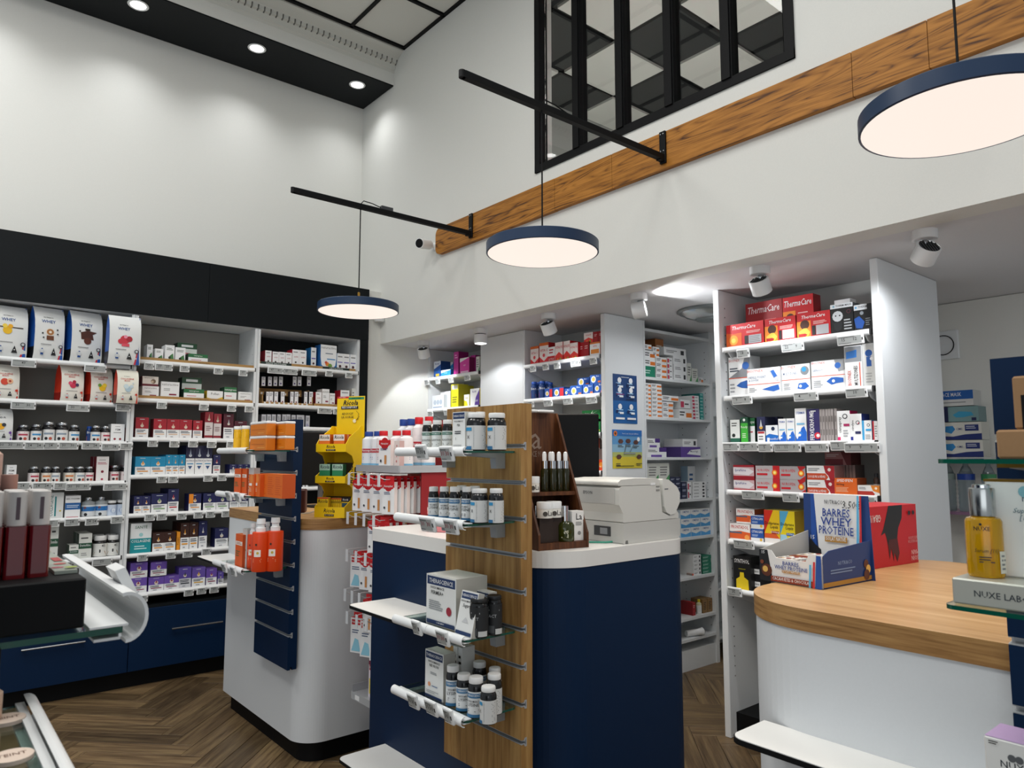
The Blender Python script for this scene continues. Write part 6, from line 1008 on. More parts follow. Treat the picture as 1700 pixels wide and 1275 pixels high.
tag(MB().tube([(1.60, 3.62, HC+.006), (1.62, 3.56, HC+.012), (1.66, 3.53, HC+.03), (1.70, 3.56, HC+.06), (1.74, 3.60, HC+.07), (1.80, 3.66, HC+.02), (1.86, 3.72, HC+.006)], .0035, WPL, 6).build('white_cable'), 'white cable looping on the white counter beside the display', 'cable')
m2 = thing('monitor', 'black monitor seen from behind on the navy counter', 'monitor', (1.98, 2.12, HC))
a = MB().bbox(-.19, -.014, .12, .19, .014, .475, BLK, .005).build('screen', m2); a.rotation_euler = (0, 0, radians(-42))
MB().lathe([(.016, 0), (.016, .2)], BLK, n=12).prism(rr(-.09, -.08, .09, .08, (.02,)*4), 0, .008, BLK).build('stand', m2)
# walnut tester tower with oils and creams
Z0 = HC+.0005
lt = thing('walnut_tower', 'stepped walnut display tower with oils and creams on the navy counter', 'display stand', (1.70, 1.84, Z0))
# front looks to -Y (+X is right); leaning sides
TW, TD = .20, .19
def T(mb, n): return mb.build(n, lt, None, (0, 0, radians(-10)))
sp = [(-.10, 0), (-.10, .05), (-.094, .06), (.085, .46), (.098, .46), (.098, 0)]
for e in (-TW/2, TW/2-.008): T(MB().ext(sp, e, e+.008, WALNUT, 'X'), 'side_panel')
T(MB().box(-TW/2+.008, .088, 0, TW/2-.008, .098, .46, WALNUT), 'back_panel')
T(MB().box(-TW/2+.008, -.098, .0, TW/2-.008, .088, .022, WALNUT), 'base_shelf'); T(MB().box(-TW/2+.008, -.035, .172, TW/2-.008, .088, .184, WALNUT), 'upper_shelf')
T(MB().prints([('t', .42, .6, .42, 'La', '#8d7a6c', 0, 0, .5), ('t', .42, .35, .10, 'PROVENCE 910', '#8d7a6c', 0, 0, .6)], .18, .2, lambda u, v, l: (u, .0875-l*.0004, v+.24)), 'print')
def inT(nm, cat, lab, mbs, lx, ly, lz):
    p = Matrix.Rotation(radians(-10), 3, 'Z') @ Vector((lx, ly, lz)); t = None
    for n_, mb in mbs:
        if t is None: t = mb.build(nm, None, Vector(lt.location)+p, (0, 0, radians(-10))); tag(t, lab, cat)
        else: mb.build(n_, t)
    return t
oil = mat('#2c2c12', .1, 0, trans=.3); CREAM = mat('#e9e6de', .4); CHR = mat('#c9cbce', .12, 1)
for i, (x, y, l) in enumerate(((-.012, .0, 'dark oil dropper bottle, leftmost on the upper walnut shelf'), (.018, -.005, 'dark oil dropper bottle, second on the upper walnut shelf'), (.048, .0, 'dark oil dropper bottle, third on the upper walnut shelf'), (.072, -.005, 'dark oil dropper bottle, rightmost on the upper walnut shelf'), (.035, .035, 'dark oil dropper bottle in the back row of the walnut tower'))):
    o = inT('dropper_bottle', 'bottle', l, [('', MB().lathe([(.013, 0), (.014, .003), (.014, .07), (.010, .08)], oil, n=16)), ('collar', MB().lathe([(.0115, .078), (.0115, .104), (.009, .105)], CHR, n=16)), ('dropper_bulb', MB().lathe([(.007, .105), (.0075, .125), (.006, .133), (.002, .136)], WPL, n=12))], x, y, .1845)
    o['group'] = 'dropper bottles on the upper walnut shelf'
for i, (x, y, z, r, l) in enumerate(((-.068, -.012, .1845, .024, 'cream jar with ribbed lid, on the upper walnut shelf'), (-.060, -.075, .0225, .026, 'cream jar with white lid, lower left in walnut tower'), (-.018, -.066, .0225, .026, 'cream jar with lettered label, beside the other low jar'))):
    z_ = z if i == 0 else z+.0
    if i: # low jars rest on a small plinth of stacked boxes
        b = inT('card_box', 'box', 'flat card box under the %s cream jar' % ('left' if i == 1 else 'right'), [('', MB().box(-r, -.02, 0, r, .02, .0795, '#2a1c14'))], x, y+.01, z); z_ = z+.08
    inT('cream_jar', 'jar', l, [('', MB().lathe([(r, 0), (r, .028), (r*.97, .03)], CREAM, n=22)), ('lid', MB().lathe([(r*1.02, .03), (r*1.02, .050), (r*.96, .052), (r*.3, .052)], WPL, n=22)), ('label_band', MB().prints([('t', .6, .5, .6, 'La', '#3c3834', 1, 0, .3), ('d', .3, .5, .13, '#4c4640')], r*2.4, .028, cyl(r+.0004)))], x, y, z_)
inT('perfume_bottle', 'bottle', 'wide green oil bottle with chrome cap, front of the walnut tower', [('', MB().lathe([(.030, 0), (.032, .004), (.032, .052), (.026, .062), (.012, .066)], mat('#3d4410', .08, 0, trans=.4), n=24)), ('cap', MB().lathe([(.013, .066), (.013, .116), (.008, .118)], CHR, n=18)), ('label_print', MB().prints([('v', .3, .5, .3, 'La', '#c9c7b0', 1, 0, .5)], .08, .05, cyl(.0325)))], .025, -.068, .0225)
inT('perfume_bottle', 'bottle', 'narrow dark bottle with tall chrome cap at left in walnut tower', [('', MB().lathe([(.020, 0), (.021, .004), (.021, .046), (.012, .055)], mat('#20240e', .08, 0, trans=.3), n=20)), ('cap', MB().lathe([(.012, .055), (.012, .115), (.008, .117)], CHR, n=18))], -.048, .0, .0225)
o = inT('carton', 'box', 'white lettered box at right in the walnut tower', [('', MB().box(-.024, -.018, 0, .024, .018, .098, '#e9e8e4')), ('front_print', MB().prints([('t', .6, .78, .22, 'La', K, 1, 0, .5), ('l', .3, .5, .9, .64, 3, '#777'), ('d', .6, .25, .14, '#888')], .048, .098, lambda u, v, l: (u, -.0183-l*.0003, v)))], .070, -.062, .0225)
o = inT('price_tag', 'price tag', 'white price tag sloping atop the walnut tower, left of two', [('', MB().bbox(-.03, -.02, 0, .03, .02, .008, WPL, .002)), ('screen', MB().box(-.024, -.015, .0078, .02, .015, .0086, '#a9adac'))], -.035, .07, .4605)
o = inT('price_tag', 'price tag', 'white price tag sloping atop the walnut tower, right of two', [('', MB().bbox(-.03, -.02, 0, .03, .02, .008, WPL, .002)), ('screen', MB().box(-.024, -.015, .0078, .02, .015, .0086, '#a9adac'))], .032, .07, .4605)
# till printer: side profile seen on the long side, front faces -X
tp = thing('receipt_printer', 'white till printer at the end of the navy counter', 'printer', (1.93, 1.70, Z0))
PW = mat('#d2d2cc', .4); PG = mat('#c2c2bd', .4)
def prXZ(P, ya, yb, m): return MB().rings([[(x, ya, z) for x, z in P], [(x, yb, z) for x, z in P]][::-1], m, caps=True)
W2 = .25
bev(prXZ([(.0, .0), (.008, 0), (.010, .012), (.022, .012), (.024, 0), (.305, 0), (.318, .012), (.318, .072), (.0, .072)], 0, W2, PG).build('base', tp), .003)
bev(prXZ([(.0, .0735), (.310, .0735), (.312, .09), (.295, .11), (.255, .085), (.215, .10), (.205, .20), (-.005, .20), (-.02, .19), (-.02, .135), (.0, .105)], .001, W2-.001, PW).build('body', tp), .004)
bev(prXZ([(-.022, .2015), (.206, .2015), (.204, .216), (.19, .224), (.06, .226), (-.01, .222), (-.022, .214)], .002, W2-.002, PW).build('lid', tp), .004)
bev(prXZ([(.216, .222), (.25, .218), (.30, .19), (.317, .165), (.313, .13), (.285, .092), (.258, .088), (.235, .098), (.222, .12), (.218, .16)], -.004, W2+.004, mat('#d8d8d2', .35)).build('side_cover', tp), .004)
MB().box(-.0215, .02, .138, -.0205, .235, .192, PG).build('front_cover', tp)
MB().prints([('t', .5, .5, .5, 'EPSON', '#33363a', 1, 0, .9)], .05, .022, lambda u, v, l: (-.0222-l*.0004, .15-u, .162+v)).build('print', tp)
MB().box(-.0015, .06, .022, .0, .14, .056, '#3a3d40').box(-.002, .075, .028, -.001, .11, .050, '#8c8f92').build('port_panel', tp)
MB().box(.15, -.0015, .200, .175, .001, .208, WPL).box(.182, -.0015, .192, .200, .001, .197, '#8f8f8a').box(.182, -.0015, .178, .200, .001, .184, '#8f8f8a').box(.225, -.0055, .182, .245, -.004, .186, '#77787a').build('latch', tp)
tag(MB().tube([(1.86, 1.80, Z0+.004), (1.90, 1.76, Z0+.004), (1.96, 1.75, Z0+.004), (2.03, 1.80, Z0+.004)], .0035, mat('#1c8c74', .5), 6).build('green_cable'), 'green cable lying under the till printer', 'cable')
t = tag(MB().bbox(-.012, -.02, 0, .012, .02, .06, WPL, .002).build('small_white_box', None, (2.263, 1.80, Z0)), 'tiny white box at the far end of the navy counter', 'box')
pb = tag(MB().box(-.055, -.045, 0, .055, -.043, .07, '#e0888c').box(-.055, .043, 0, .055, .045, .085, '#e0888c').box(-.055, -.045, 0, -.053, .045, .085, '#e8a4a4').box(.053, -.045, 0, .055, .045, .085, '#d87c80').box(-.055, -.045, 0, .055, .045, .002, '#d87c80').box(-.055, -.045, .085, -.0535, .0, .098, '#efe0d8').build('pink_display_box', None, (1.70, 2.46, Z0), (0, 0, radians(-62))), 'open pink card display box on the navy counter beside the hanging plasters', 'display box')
MB().prints([('t', .8, .6, .16, 'VEGAN', '#8c2c3c', 1, 0, .34), ('t', .2, .6, .12, 'ALUM', '#8c2c3c', 1, 0, .3), R(.05, .28, .4, .34, '#a83c4c'), R(.08, .06, .34, .2, '#d8c8e0')], .11, .07, lambda u, v, l: (u, -.0453-l*.0003, v)).build('front_print', pb)
rb_ = tag(MB().box(-.04, -.02, 0, .04, .02, .03, '#5c1c14').build('brown_box', None, (1.60, 2.22, Z0), (0, 0, radians(-90))), 'small dark red box on the navy counter under the glass shelf', 'box')
MB().prints([('t', .5, .4, .4, 'ARGANE', '#d8b0a0')], .08, .03, lambda u, v, l: (u, -.0203-l*.0003, v)).build('front_print', rb_)
# ------------------------------------------------------------------ plaster stand between the counters
ps = thing('plaster_stand', 'red backed plaster stand with hooks between white and navy counters', 'display stand', (1.95, 3.0, 0))
def Lp(mb, n): o = mb.build(n, ps); o.matrix_parent_inverse = Matrix.Translation(ps.location).inverted(); return o
RED = mat('#8c0e17', .6); GST = mat('#8f9498', .4, .5)
X1 = 1.69; XBk = 1.98
Lp(MB().box(XBk, 2.80, .10, XBk+.02, 3.20, 1.62, RED), 'back_panel'); Lp(MB().box(X1+.12, 2.805, 1.10, XBk, 2.812, 1.40, RED), 'side_panel')
Lp(MB().box(XBk+.02, 2.83, 0, XBk+.05, 2.88, 1.4, GST).box(XBk+.02, 3.12, 0, XBk+.05, 3.17, 1.4, GST).box(X1+.05, 2.82, 0, XBk+.1, 3.18, .06, BLK), 'base')
GS2 = mat('#b9bcbf', .4, .3)
for z, l in ((1.4, 'shelf'), (.335, 'shelf')):
    o = Lp(MB().box(X1, 2.80, z-.006, XBk, 3.20, z, GS2).box(X1-.004, 2.80, z-.028, X1, 3.20, z+.004, GS2).box(X1, 2.797, z-.028, XBk, 2.80, z+.004, GS2), 'shelf')
o = Lp(MB().box(X1+.0, 3.197, .335, XBk, 3.20, .37, GS2).box(X1-.0052, 3.12, .312, X1-.004, 3.16, .332, WH).box(X1-.0052, 2.94, .312, X1-.004, 2.98, .332, WH), 'shelf_rim')
FS = Frame('X', X1)
def bl(y, x, z, sty, w, h, desc, place, k, d=None, rz=0):
    o = item(sty, w, h, d or .03); o.location = (x, y, z); o.rotation_euler = (0, 0, -pi/2+rz); reg(o, desc, place, CAT(sty), k); return o
k = 0
for y, x in ((3.155, 1.73), (3.085, 1.74)): k += 1; bl(y, x, 1.4005, 'bluecap', .066, .165, 'white bottle with dark blue cap', 'on plaster stand top', k, rz=.9)
for y, x in ((3.015, 1.73), (2.945, 1.76), (2.875, 1.77)): k += 1; bl(y, x, 1.4005, 'redcap', .066, .165, 'white bottle with red cap', 'on plaster stand top', k, rz=.9)
for y, x in ((3.05, 1.86), (2.98, 1.86)): k += 1; bl(y, x, 1.4005, 'bluecap', .062, .225, 'taller white bottle with blue cap', 'on plaster stand top', k, rz=.9)
for y, x in ((2.91, 1.86), (2.84, 1.87)): k += 1; bl(y, x, 1.4005, 'redcap', .064, .23, 'taller pinkish bottle with red cap', 'on plaster stand top', k, rz=.9)
k += 1; bl(2.945, 1.706, 1.4005, 'plast', .085, .12, 'plaster box with round red logo', 'on plaster stand top', k, .02, rz=.15)
k += 1; bl(2.83, 1.705, 1.4005, 'plastpk', .045, .115, 'pale pink dotted box', 'on plaster stand top', k, .025)
HK = mat('#d9dbdc', .3, .3)
def hook(y, z, k, n, sty, w=.068, h=.145, x0=1.64):
    hk = MB().tube([(XBk, y, z), (x0+.02, y, z-.004), (x0, y, z+.006)], .0022, HK, 6).tube([(XBk, y, z+.022), (x0+.005, y, z+.022), (x0-.006, y, z+.018)], .0018, HK, 6).box(x0-.009, y-.011, z-.035, x0-.007, y+.011, z+.022, mat('#dfe3e6', .3))
    Lp(hk, 'hook')
    for i in range(n):
        b = item(sty, w, h, .022); b.location = (x0+.05+i*.034, y, z-h-.014); b.rotation_euler = (0, 0, -pi/2+.38+random.uniform(-.06, .06))
        MB().box(-w*.35, -.001, h, w*.35, .001, h+.024, '#c8141c').build('hang_tab', b)
        reg(b, {'plast': 'hanging plaster carton with brown strip', 'plastb': 'hanging blister plaster carton', 'plastpk': 'hanging pinkish carton'}[sty], 'on plaster stand %s' % k, 'box', i, 'from front')
for i, (y, n) in enumerate(((3.165, 3), (3.07, 4), (2.975, 5), (2.88, 5))): hook(y, 1.345, ORD[i]+' upper hook', n, 'plast')
for i, (y, n) in enumerate(((3.17, 0), (3.09, 0), (3.01, 4), (2.92, 3))): hook(y, 1.16, ORD[i]+' second-row hook', n, 'plast')
for i, (y, n) in enumerate(((3.17, 4), (3.08, 4), (2.99, 3))): hook(y, .985, ORD[i]+' third-row hook', n, 'plastb' if i == 0 else 'plast')
for i, (y, n) in enumerate(((3.18, 0), (3.11, 0), (3.04, 1))): hook(y, .80, ORD[i]+' fourth-row hook', n, 'plast')
for i, (y, n) in enumerate(((3.155, 1), (3.06, 3), (2.97, 3))): hook(y, .70, ORD[i]+' lowest hook', n, 'plastb', h=.16)
bl(3.05, 1.74, .3355, 'plastkid', .075, .17, 'colourful childrens plaster carton', 'on plaster stand bottom shelf', 1, .05); bl(2.965, 1.74, .3355, 'plastkid', .075, .16, 'colourful childrens plaster carton', 'on plaster stand bottom shelf', 2, .05)
wd2 = tag(MB().box(-.11, -.012, 0, .11, .0, .16, '#e6e8e8').build('paper_panel', None, (1.88, 3.29+.06, HC+.0005), (0, 0, radians(-52))), 'white paper panel standing behind the card reader on the white counter', 'panel')
t = thing('document_scanner', 'small grey desktop scanner behind the plaster stand', 'scanner', (1.93, 3.50, HC+.0005), radians(-52))
bev(MB().ext([(0, 0), (.09, 0), (.09, .11), (.05, .125), (0, .10)], -.10, .10, mat('#bdbdb8', .4), 'X').build('body', t), .004); MB().box(-.02, -.001, .06, .02, .0, .066, '#55585b').build('print', t)
# ------------------------------------------------------------------ protein bar display and red box on the oak counter
ZO = 1.1325
pd = thing('bar_display', 'open blue and white protein bar carton with upright printed lid on the oak counter', 'display box', (1.76, 1.0-.07, ZO))
c0 = at(1262, 962, 'Z', ZO); c1 = at(1367, 979, 'Z', ZO); c2 = at(1443, 957, 'Z', ZO)
ex = (c1-c0); wdt = ex.length; ang = math.atan2(ex.y, ex.x); ey = c2-c1; dpt = ey.length
pd.location = (c0.x, c0.y, ZO); pd.rotation_euler = (0, 0, ang); DB = '#1c3c78'
dpt = min(dpt, .22)
MB().box(0, 0, 0, wdt, dpt, .002, DB).build('base', pd)
fr_ = MB(); PF = [(0, 0), (wdt, 0), (wdt, .078), (wdt*.80, .078), (wdt*.75, .060), (wdt*.28, .060), (wdt*.2, .078), (0, .078)]
fr_.add([(x, 0, z) for x, z in PF]+[(x, .002, z) for x, z in PF], [tuple(range(8)), tuple(range(8, 16))[::-1]]+[(i, (i+1) % 8, 8+(i+1) % 8, 8+i) for i in range(8)], '#e4e4e2')
fr_.build('front_wall', pd)
MB().prints([('p', [(0, .0), (.22, 0), (.14, 1), (0, 1)], '#15161a'), ('t', .07, .90, .10, '15', WH, 1, 0, .1), ('d', .12, .35, .09, '#5c2c18'), ('d', .10, .38, .045, '#e0b45c'), ('d', .05, .6, .03, '#7c3c20'), ('t', .52, .62, .12, 'BARRES', '#1c3c8c', 2, 0, .5), ('t', .52, .48, .12, 'WHEY PROTÉINE', '#1c3c8c', 2, 0, .52), R(.38, .34, .66, .42, '#b08030'), ('t', .52, .38, .06, 'ISOLAT NATIVE', WH, 1, 0, .26), R(.20, .03, .86, .2, '#8c3418'), ('t', .53, .115, .1, 'CACAHUÈTES & CHOCOLAT', WH, 1, 0, .6), ('p', [(.80, 0), (.83, 0), (.85, .7), (.82, .7)], '#5cb0dc'), ('p', [(.86, 0), (.89, 0), (.91, .8), (.88, .8)], '#c82c34'), ('p', [(.90, 0), (1, 0), (1, 1), (.93, 1)], '#1c4c9c')], wdt, .078, lambda u, v, l: (u+wdt/2, -.0004*l, v)).build('front_print', pd)
MB().add([(wdt, 0, 0), (wdt, dpt, 0), (wdt, dpt, .100), (wdt, .03, .088), (wdt, 0, .075)]+[(wdt-.002, 0, 0), (wdt-.002, dpt, 0), (wdt-.002, dpt, .100), (wdt-.002, .03, .088), (wdt-.002, 0, .075)], [(0, 1, 2, 3, 4), (9, 8, 7, 6, 5), (3, 2, 7, 8), (4, 3, 8, 9)], DB).build('side_wall', pd)
MB().prints([('t', .45, .62, .1, 'NUTRI&CO', '#8ca4cc', 1, 0, .3), ('l', .15, .35, .75, .5, 2, '#7c94bc'), R(0, .04, 1, .16, '#b08030'), ('d', .88, .5, .05, '#5c2c18'), ('d', .92, .35, .05, '#e0b45c'), ('d', .88, .2, .06, '#5c2c18')], dpt, .088, lambda u, v, l: (wdt+.0004*l, u+dpt/2, v)).build('side_print', pd)
MB().add([(0, 0, 0), (0, dpt, 0), (0, dpt, .112), (0, 0, .076), (.002, 0, 0), (.002, dpt, 0), (.002, dpt, .112), (.002, 0, .076)], [(3, 2, 1, 0), (4, 5, 6, 7), (2, 3, 7, 6)], '#b9b8b2').build('side_wall', pd)
lh = .212
bk = MB().add([(-.01, dpt, 0), (wdt+.01, dpt, 0), (wdt-.005, dpt+.012, lh), (-.005-.01, dpt+.012, lh), (-.01, dpt-.002, 0), (wdt+.01, dpt-.002, 0), (wdt-.005, dpt+.010, lh), (-.015, dpt+.010, lh)], [(0, 3, 2, 1), (4, 5, 6, 7), (2, 3, 7, 6), (1, 2, 6, 5), (0, 4, 7, 3)], DB).build('printed_lid', pd)
MB().prints([('p', [(.06, .0), (.16, 0), (.12, 1), (.04, 1)], '#1c4c9c'), ('p', [(.20, .12), (.82, .12), (.86, 1), (.10, 1)], '#e6e6e4'), ('p', [(.0, .0), (.25, 0), (.22, .3), (.12, .36), (.02, .45)], '#15161a'), ('t', .08, .44, .05, '15', WH, 1, 0, .1), ('d', .14, .16, .08, '#5c2c18'), ('d', .13, .17, .04, '#e0b45c'), ('d', .22, .08, .05, '#7c3c20'), R(.22, .12, .84, .24, '#a0602c'), ('t', .56, .18, .05, 'CACAHUÈTES & CHOCOLAT', WH, 1, 0, .5), ('t', .44, .90, .05, 'NUTRI&CO', '#2c3440', 1, 0, .3), ('t', .73, .87, .09, '3,50€', K, 0, .2, .3), ('t', .48, .76, .10, 'BARRES', '#1c3c8c', 2, 0, .44), ('t', .48, .65, .10, 'WHEY', '#1c3c8c', 2, 0, .5), ('t', .48, .54, .10, 'PROTÉINE', '#1c3c8c', 2, 0, .56), R(.30, .41, .66, .48, '#b08030'), ('t', .48, .445, .05, 'ISOLAT NATIVE', WH, 1, 0, .32), ('p', [(.80, .0), (.84, .0), (.85, 1), (.82, 1)], '#5cb0dc'), ('p', [(.86, 0), (.89, 0), (.89, 1), (.86, 1)], '#c82c34'), ('d', .84, .12, .04, '#5c2c18')], wdt, lh, lambda u, v, l: (u+wdt/2, dpt-.0028-.0004*l+.012*v/lh, v)).build('lid_print', pd)
for i in range(10):
    r_, c_ = divmod(i, 2); lx = .03+c_*(wdt/2-.01); ly = .018+r_*.033
    o = MB().box(0, 0, 0, wdt/2-.03, .026, .055, ['#d8cfc4', '#8c4424', '#e0e0dc'][i % 3]).build('protein_bar'); p = pd.matrix_basis if 0 else None
    o.location = Vector(pd.location)+Matrix.Rotation(ang, 3, 'Z') @ Vector((lx, ly, .0025)); o.rotation_euler = (0, 0, ang)
    MB().prints([('d', .2, .4, .1, '#5c2c18'), ('d', .28, .6, .06, '#e0b45c'), ('d', .6, .5, .12, '#a83c28'), ('d', .85, .5, .06, '#2c1c18')], wdt/2-.03, .026, lambda u, v, l: (u+(wdt/2-.03)/2, v, .055+l*.0004)).build('wrapper_print', o)
    reg(o, 'wrapped protein bar standing', 'in the blue carton', 'protein bar', lx)
gb0 = at(1443, 946, 'Z', ZO); gb1 = at(1526, 933, 'Z', ZO)
ex = gb1-gb0; gw = ex.length; ga = math.atan2(ex.y, ex.x); gh = .172
FG = at(1432, 850, 'X', gb0.x)
gb = bev(MB().prism([(0, 0), (gw, 0), (gw-.0, .12), (0, .12)], 0, gh, '#c01420').build('glove_box', None, (gb0.x, gb0.y, ZO), (0, 0, ga)), .004); tag(gb, 'red box with a black glove picture, printed upside down, on the oak counter', 'box')
MB().prints([('p', [(.42, 1), (.70, 1), (.68, .78), (.60, .62), (.57, .45), (.60, .2), (.55, .06), (.50, .22), (.48, .08), (.44, .3), (.40, .12), (.38, .34), (.36, .46), (.33, .56), (.25, .52), (.30, .62), (.36, .80)], '#17181b'), ('p', [(.38, .34), (.40, .12), (.44, .3), (.48, .08), (.50, .22), (.55, .06), (.60, .2), (.57, .45), (.4, .44)], '#4c1015')], gw, gh, lambda u, v, l: (u+gw/2, -.0004*l, v)).prints([('t', .86, .18, .12, 'GIBAUD', WH, 0, 0, .24), ('t', .12, .62, .05, 'IMMOBILISATION', '#d89a9c', 0, 0, .2), ('t', .12, .56, .05, 'ARTICULATION', '#d89a9c', 0, 0, .18), ('t', .10, .90, .08, 'SOIN', '#e8c8c8', 0, 0, .14), ('t', .10, .80, .08, 'MAIN', '#e8c8c8', 0, 0, .14), ('d', .18, .14, .025, K), ('d', .10, .14, .025, K)], gw, gh, lambda u, v, l: (gw/2-u, -.001-.0004*l, gh-v)).build('front_print', gb)
# ------------------------------------------------------------------ things at the right edge
FR = Frame('X', 1.11)
for z, l in ((1.445, 'upper glass shelf at the right edge carrying brown boxes'), (1.2495, 'lower glass shelf at the right edge carrying the oil bottle'), (1.0, 'lowest glass shelf at the right edge carrying one box')):
    glass_shelf(1.092 if z > 1.1 else 1.16, 1.4195, -.20, .392 if z > 1.1 else .33, z, l, rail=False, br=(.5, .07))
tag(MB().box(0, 0, 0, .012, .22, .006, BRASS).build('brass_strip', None, (1.20, .13, 1.4325)), 'brass strip under the upper right glass shelf', 'strip')
q = at(1654, 740, 'X', 1.17); kb = MB().bbox(0, -.28, 0, .13, 0, .040, KRAFTB, .003).build('brown_box', None, (1.17, q.y, 1.4455)); tag(kb, 'flat brown card box on the upper right glass shelf', 'box')
q = at(1683, 690, 'X', 1.19); kb2 = MB().bbox(0, -.24, 0, .07, 0, .075, KRAFTB, .003).build('brown_box', None, (1.19, q.y, 1.486)); tag(kb2, 'upright brown card box with dark window stacked on the flat one', 'box')
MB().box(-.0006, -.20, .0, 0, -.010, .048, BLK).box(-.0012, -.18, .0, -.0006, -.018, .040, '#b4c0cc').build('window_print', kb2)
q = at(1581, 1001, 'Z', 1.2505); SX = q.x+.002
sb = MB().bbox(0, -.30, 0, .10, 0, .034, mat('#b9bab0', .3, .3), .002).build('silver_box', None, (SX, q.y, 1.2505)); tag(sb, 'silver gift box lying under the oil bottle', 'box')
MB().prints([('t', .36, .45, .24, "NUXE LABORATOIRE N°1 SOIN", '#2c3238', 1, 0, .66)], .30, .034, lambda u, v, l: (-.0004*l, -.15-u, v)).build('print', sb)
ZT = 1.2848; q = at(1640, 958, 'Z', ZT); wx = SX+.062; q = at(1640, 900, 'X', wx); hz_ = at(1650, 796, 'X', wx).z-ZT
wb = MB().bbox(0, -.16, 0, .035, 0, hz_, mat('#e6e6e2', .35), .002).build('serum_box', None, (wx, q.y, ZT)); tag(wb, 'tall white serum box with tree emblem behind the oil bottle', 'box')
MB().box(-.0005, -.16, hz_-.003, .0355, .0005, hz_+.0005, BRASS).build('gold_edge', wb)
MB().prints([('t', .36, .80, .055, 'NUXE', '#2c4c5c', 1, 0, .4), ('d', .30, .88, .05, '#7cb0bc'), ('d', .38, .875, .05, '#7cb0bc'), R(.33, .83, .36, .88, '#7cb0bc'), ('t', .36, .68, .05, 'Super Serum', '#2c5c6c', 0, .3, .6), ('t', .30, .61, .05, '[10]', '#2c5c6c', 0, .2, .3), ('t', .42, .22, .03, 'ANTI-ÂGE', K), ('t', .42, .16, .03, 'DÉFENSE', K)], .16, hz_, lambda u, v, l: (-.0004*l, -.08-u, v)).build('front_print', wb)
q = at(1656, 961, 'Z', ZT); qc = q+Vector((CF.x, CF.y, 0)).normalized()*.022; dd_ = (qc-Vector((0, 0, CAMZ))).dot(CF); r = 27/FPX*dd_
ob = thing('oil_bottle', 'golden oil serum bottle with silver cap on the silver box', 'bottle', (qc.x, qc.y, ZT+.0003), radians(-38))
hb_ = 98/FPX*dd_; hc_ = 47/FPX*dd_; rc2 = 19/FPX*dd_
MB().lathe([(r*.94, 0), (r, .004), (r, hb_*.92), (r*.9, hb_*.97), (r*.6, hb_)], mat('#dba814', .08, 0, trans=.5, ior=1.42), n=32).build('glass_body', ob)
MB().lathe([(rc2*.97, hb_+.0005), (rc2, hb_+.002), (rc2, hb_+hc_-.002), (rc2*.95, hb_+hc_)], mat('#aeb0ae', .22, 1), n=32).lathe([(rc2*.72, hb_+hc_), (rc2*.72, hb_+hc_+.004), (rc2*.6, hb_+hc_+.005)], CHR, n=24).build('cap', ob)
f = cyl(r+.0003); MB().prints([('t', .22, .80, .07, 'NUXE', K, 1, 0, .34), ('d', .2, .88, .03, K), ('t', .30, .44, .06, 'Serum [10]', K, 0, .3, .5), ('l', .14, .24, .46, .36, 3, K), R(.56, .08, .78, .44, '#d8d4c4'), ('l', .6, .12, .74, .40, 4, '#777')], r*2.6, hb_, f, arc=2.0).build('label_print', ob)
q = at(1634, 1240, 'X', 1.19); zt_ = at(1640, 1222, 'X', 1.19).z; nb = MB().bbox(0, -.10, 0, .07, 0, zt_-1.0005, mat('#d8d8d4', .35), .002).build('cream_box', None, (1.19, q.y, 1.0005)); tag(nb, 'white box with lilac top at the lower right corner', 'box')
hq = zt_-1.0005
MB().box(.001, -.099, hq+.0002, .069, -.001, hq+.0006, '#b89cc8').build('top_print', nb)
MB().prints([('t', .36, .42, .16, 'NUXE', '#2c3238', 1, 0, .5), ('d', .33, .62, .05, '#55585b'), ('d', .42, .62, .05, '#55585b'), ('l', .06, .84, .2, .94, 2, K)], .10, hq, lambda u, v, l: (-.0004*l, -.05-u, v)).build('front_print', nb)
# back corner: face masks, water bottles, intercom
bt = thing('back_shelf_unit', 'pale wall ledge unit behind the tall cabinet carrying mask boxes', 'shelf unit', (4.62, 1.5, 0))
def Lk(mb, n): o = mb.build(n, bt); o.matrix_parent_inverse = Matrix.Translation(bt.location).inverted(); return o
Lk(MB().box(4.42, 1.18, 1.425, 4.70, 1.75, 1.44, LAMG), 'shelf'); Lk(MB().box(4.70, 1.18, 0, 4.73, 3.0, ZL-.003, WALL), 'back_panel'); Lk(MB().prism(rr(4.42, 1.22, 4.70, 1.72, (.12, .12, 0, 0)), 1.128, 1.143, mat('#8c6a84', .4)), 'round_tray')
Lk(MB().box(4.70, 1.02, 0, 4.76, 1.18, 2.3, LAM), 'post')
F9 = Frame('X', 4.44)
put(F9, 1.4405, 'behind the tall cabinet', [(1562, 1632, 731, 'maskbox', 'lowest white and navy mask box', dict(d=.12, dep=.02)), (1562, 1630, 701, 'maskbox', 'white and navy mask box above', dict(yb=730, d=.12, dep=.02)), (1560, 1625, 675, 'maskteal', 'grey teal mask box', dict(yb=700, d=.12, dep=.02)), (1556, 1616, 648, 'masktop', 'blue FACE MASK box, topmost', dict(yb=674, d=.12, dep=.02))])
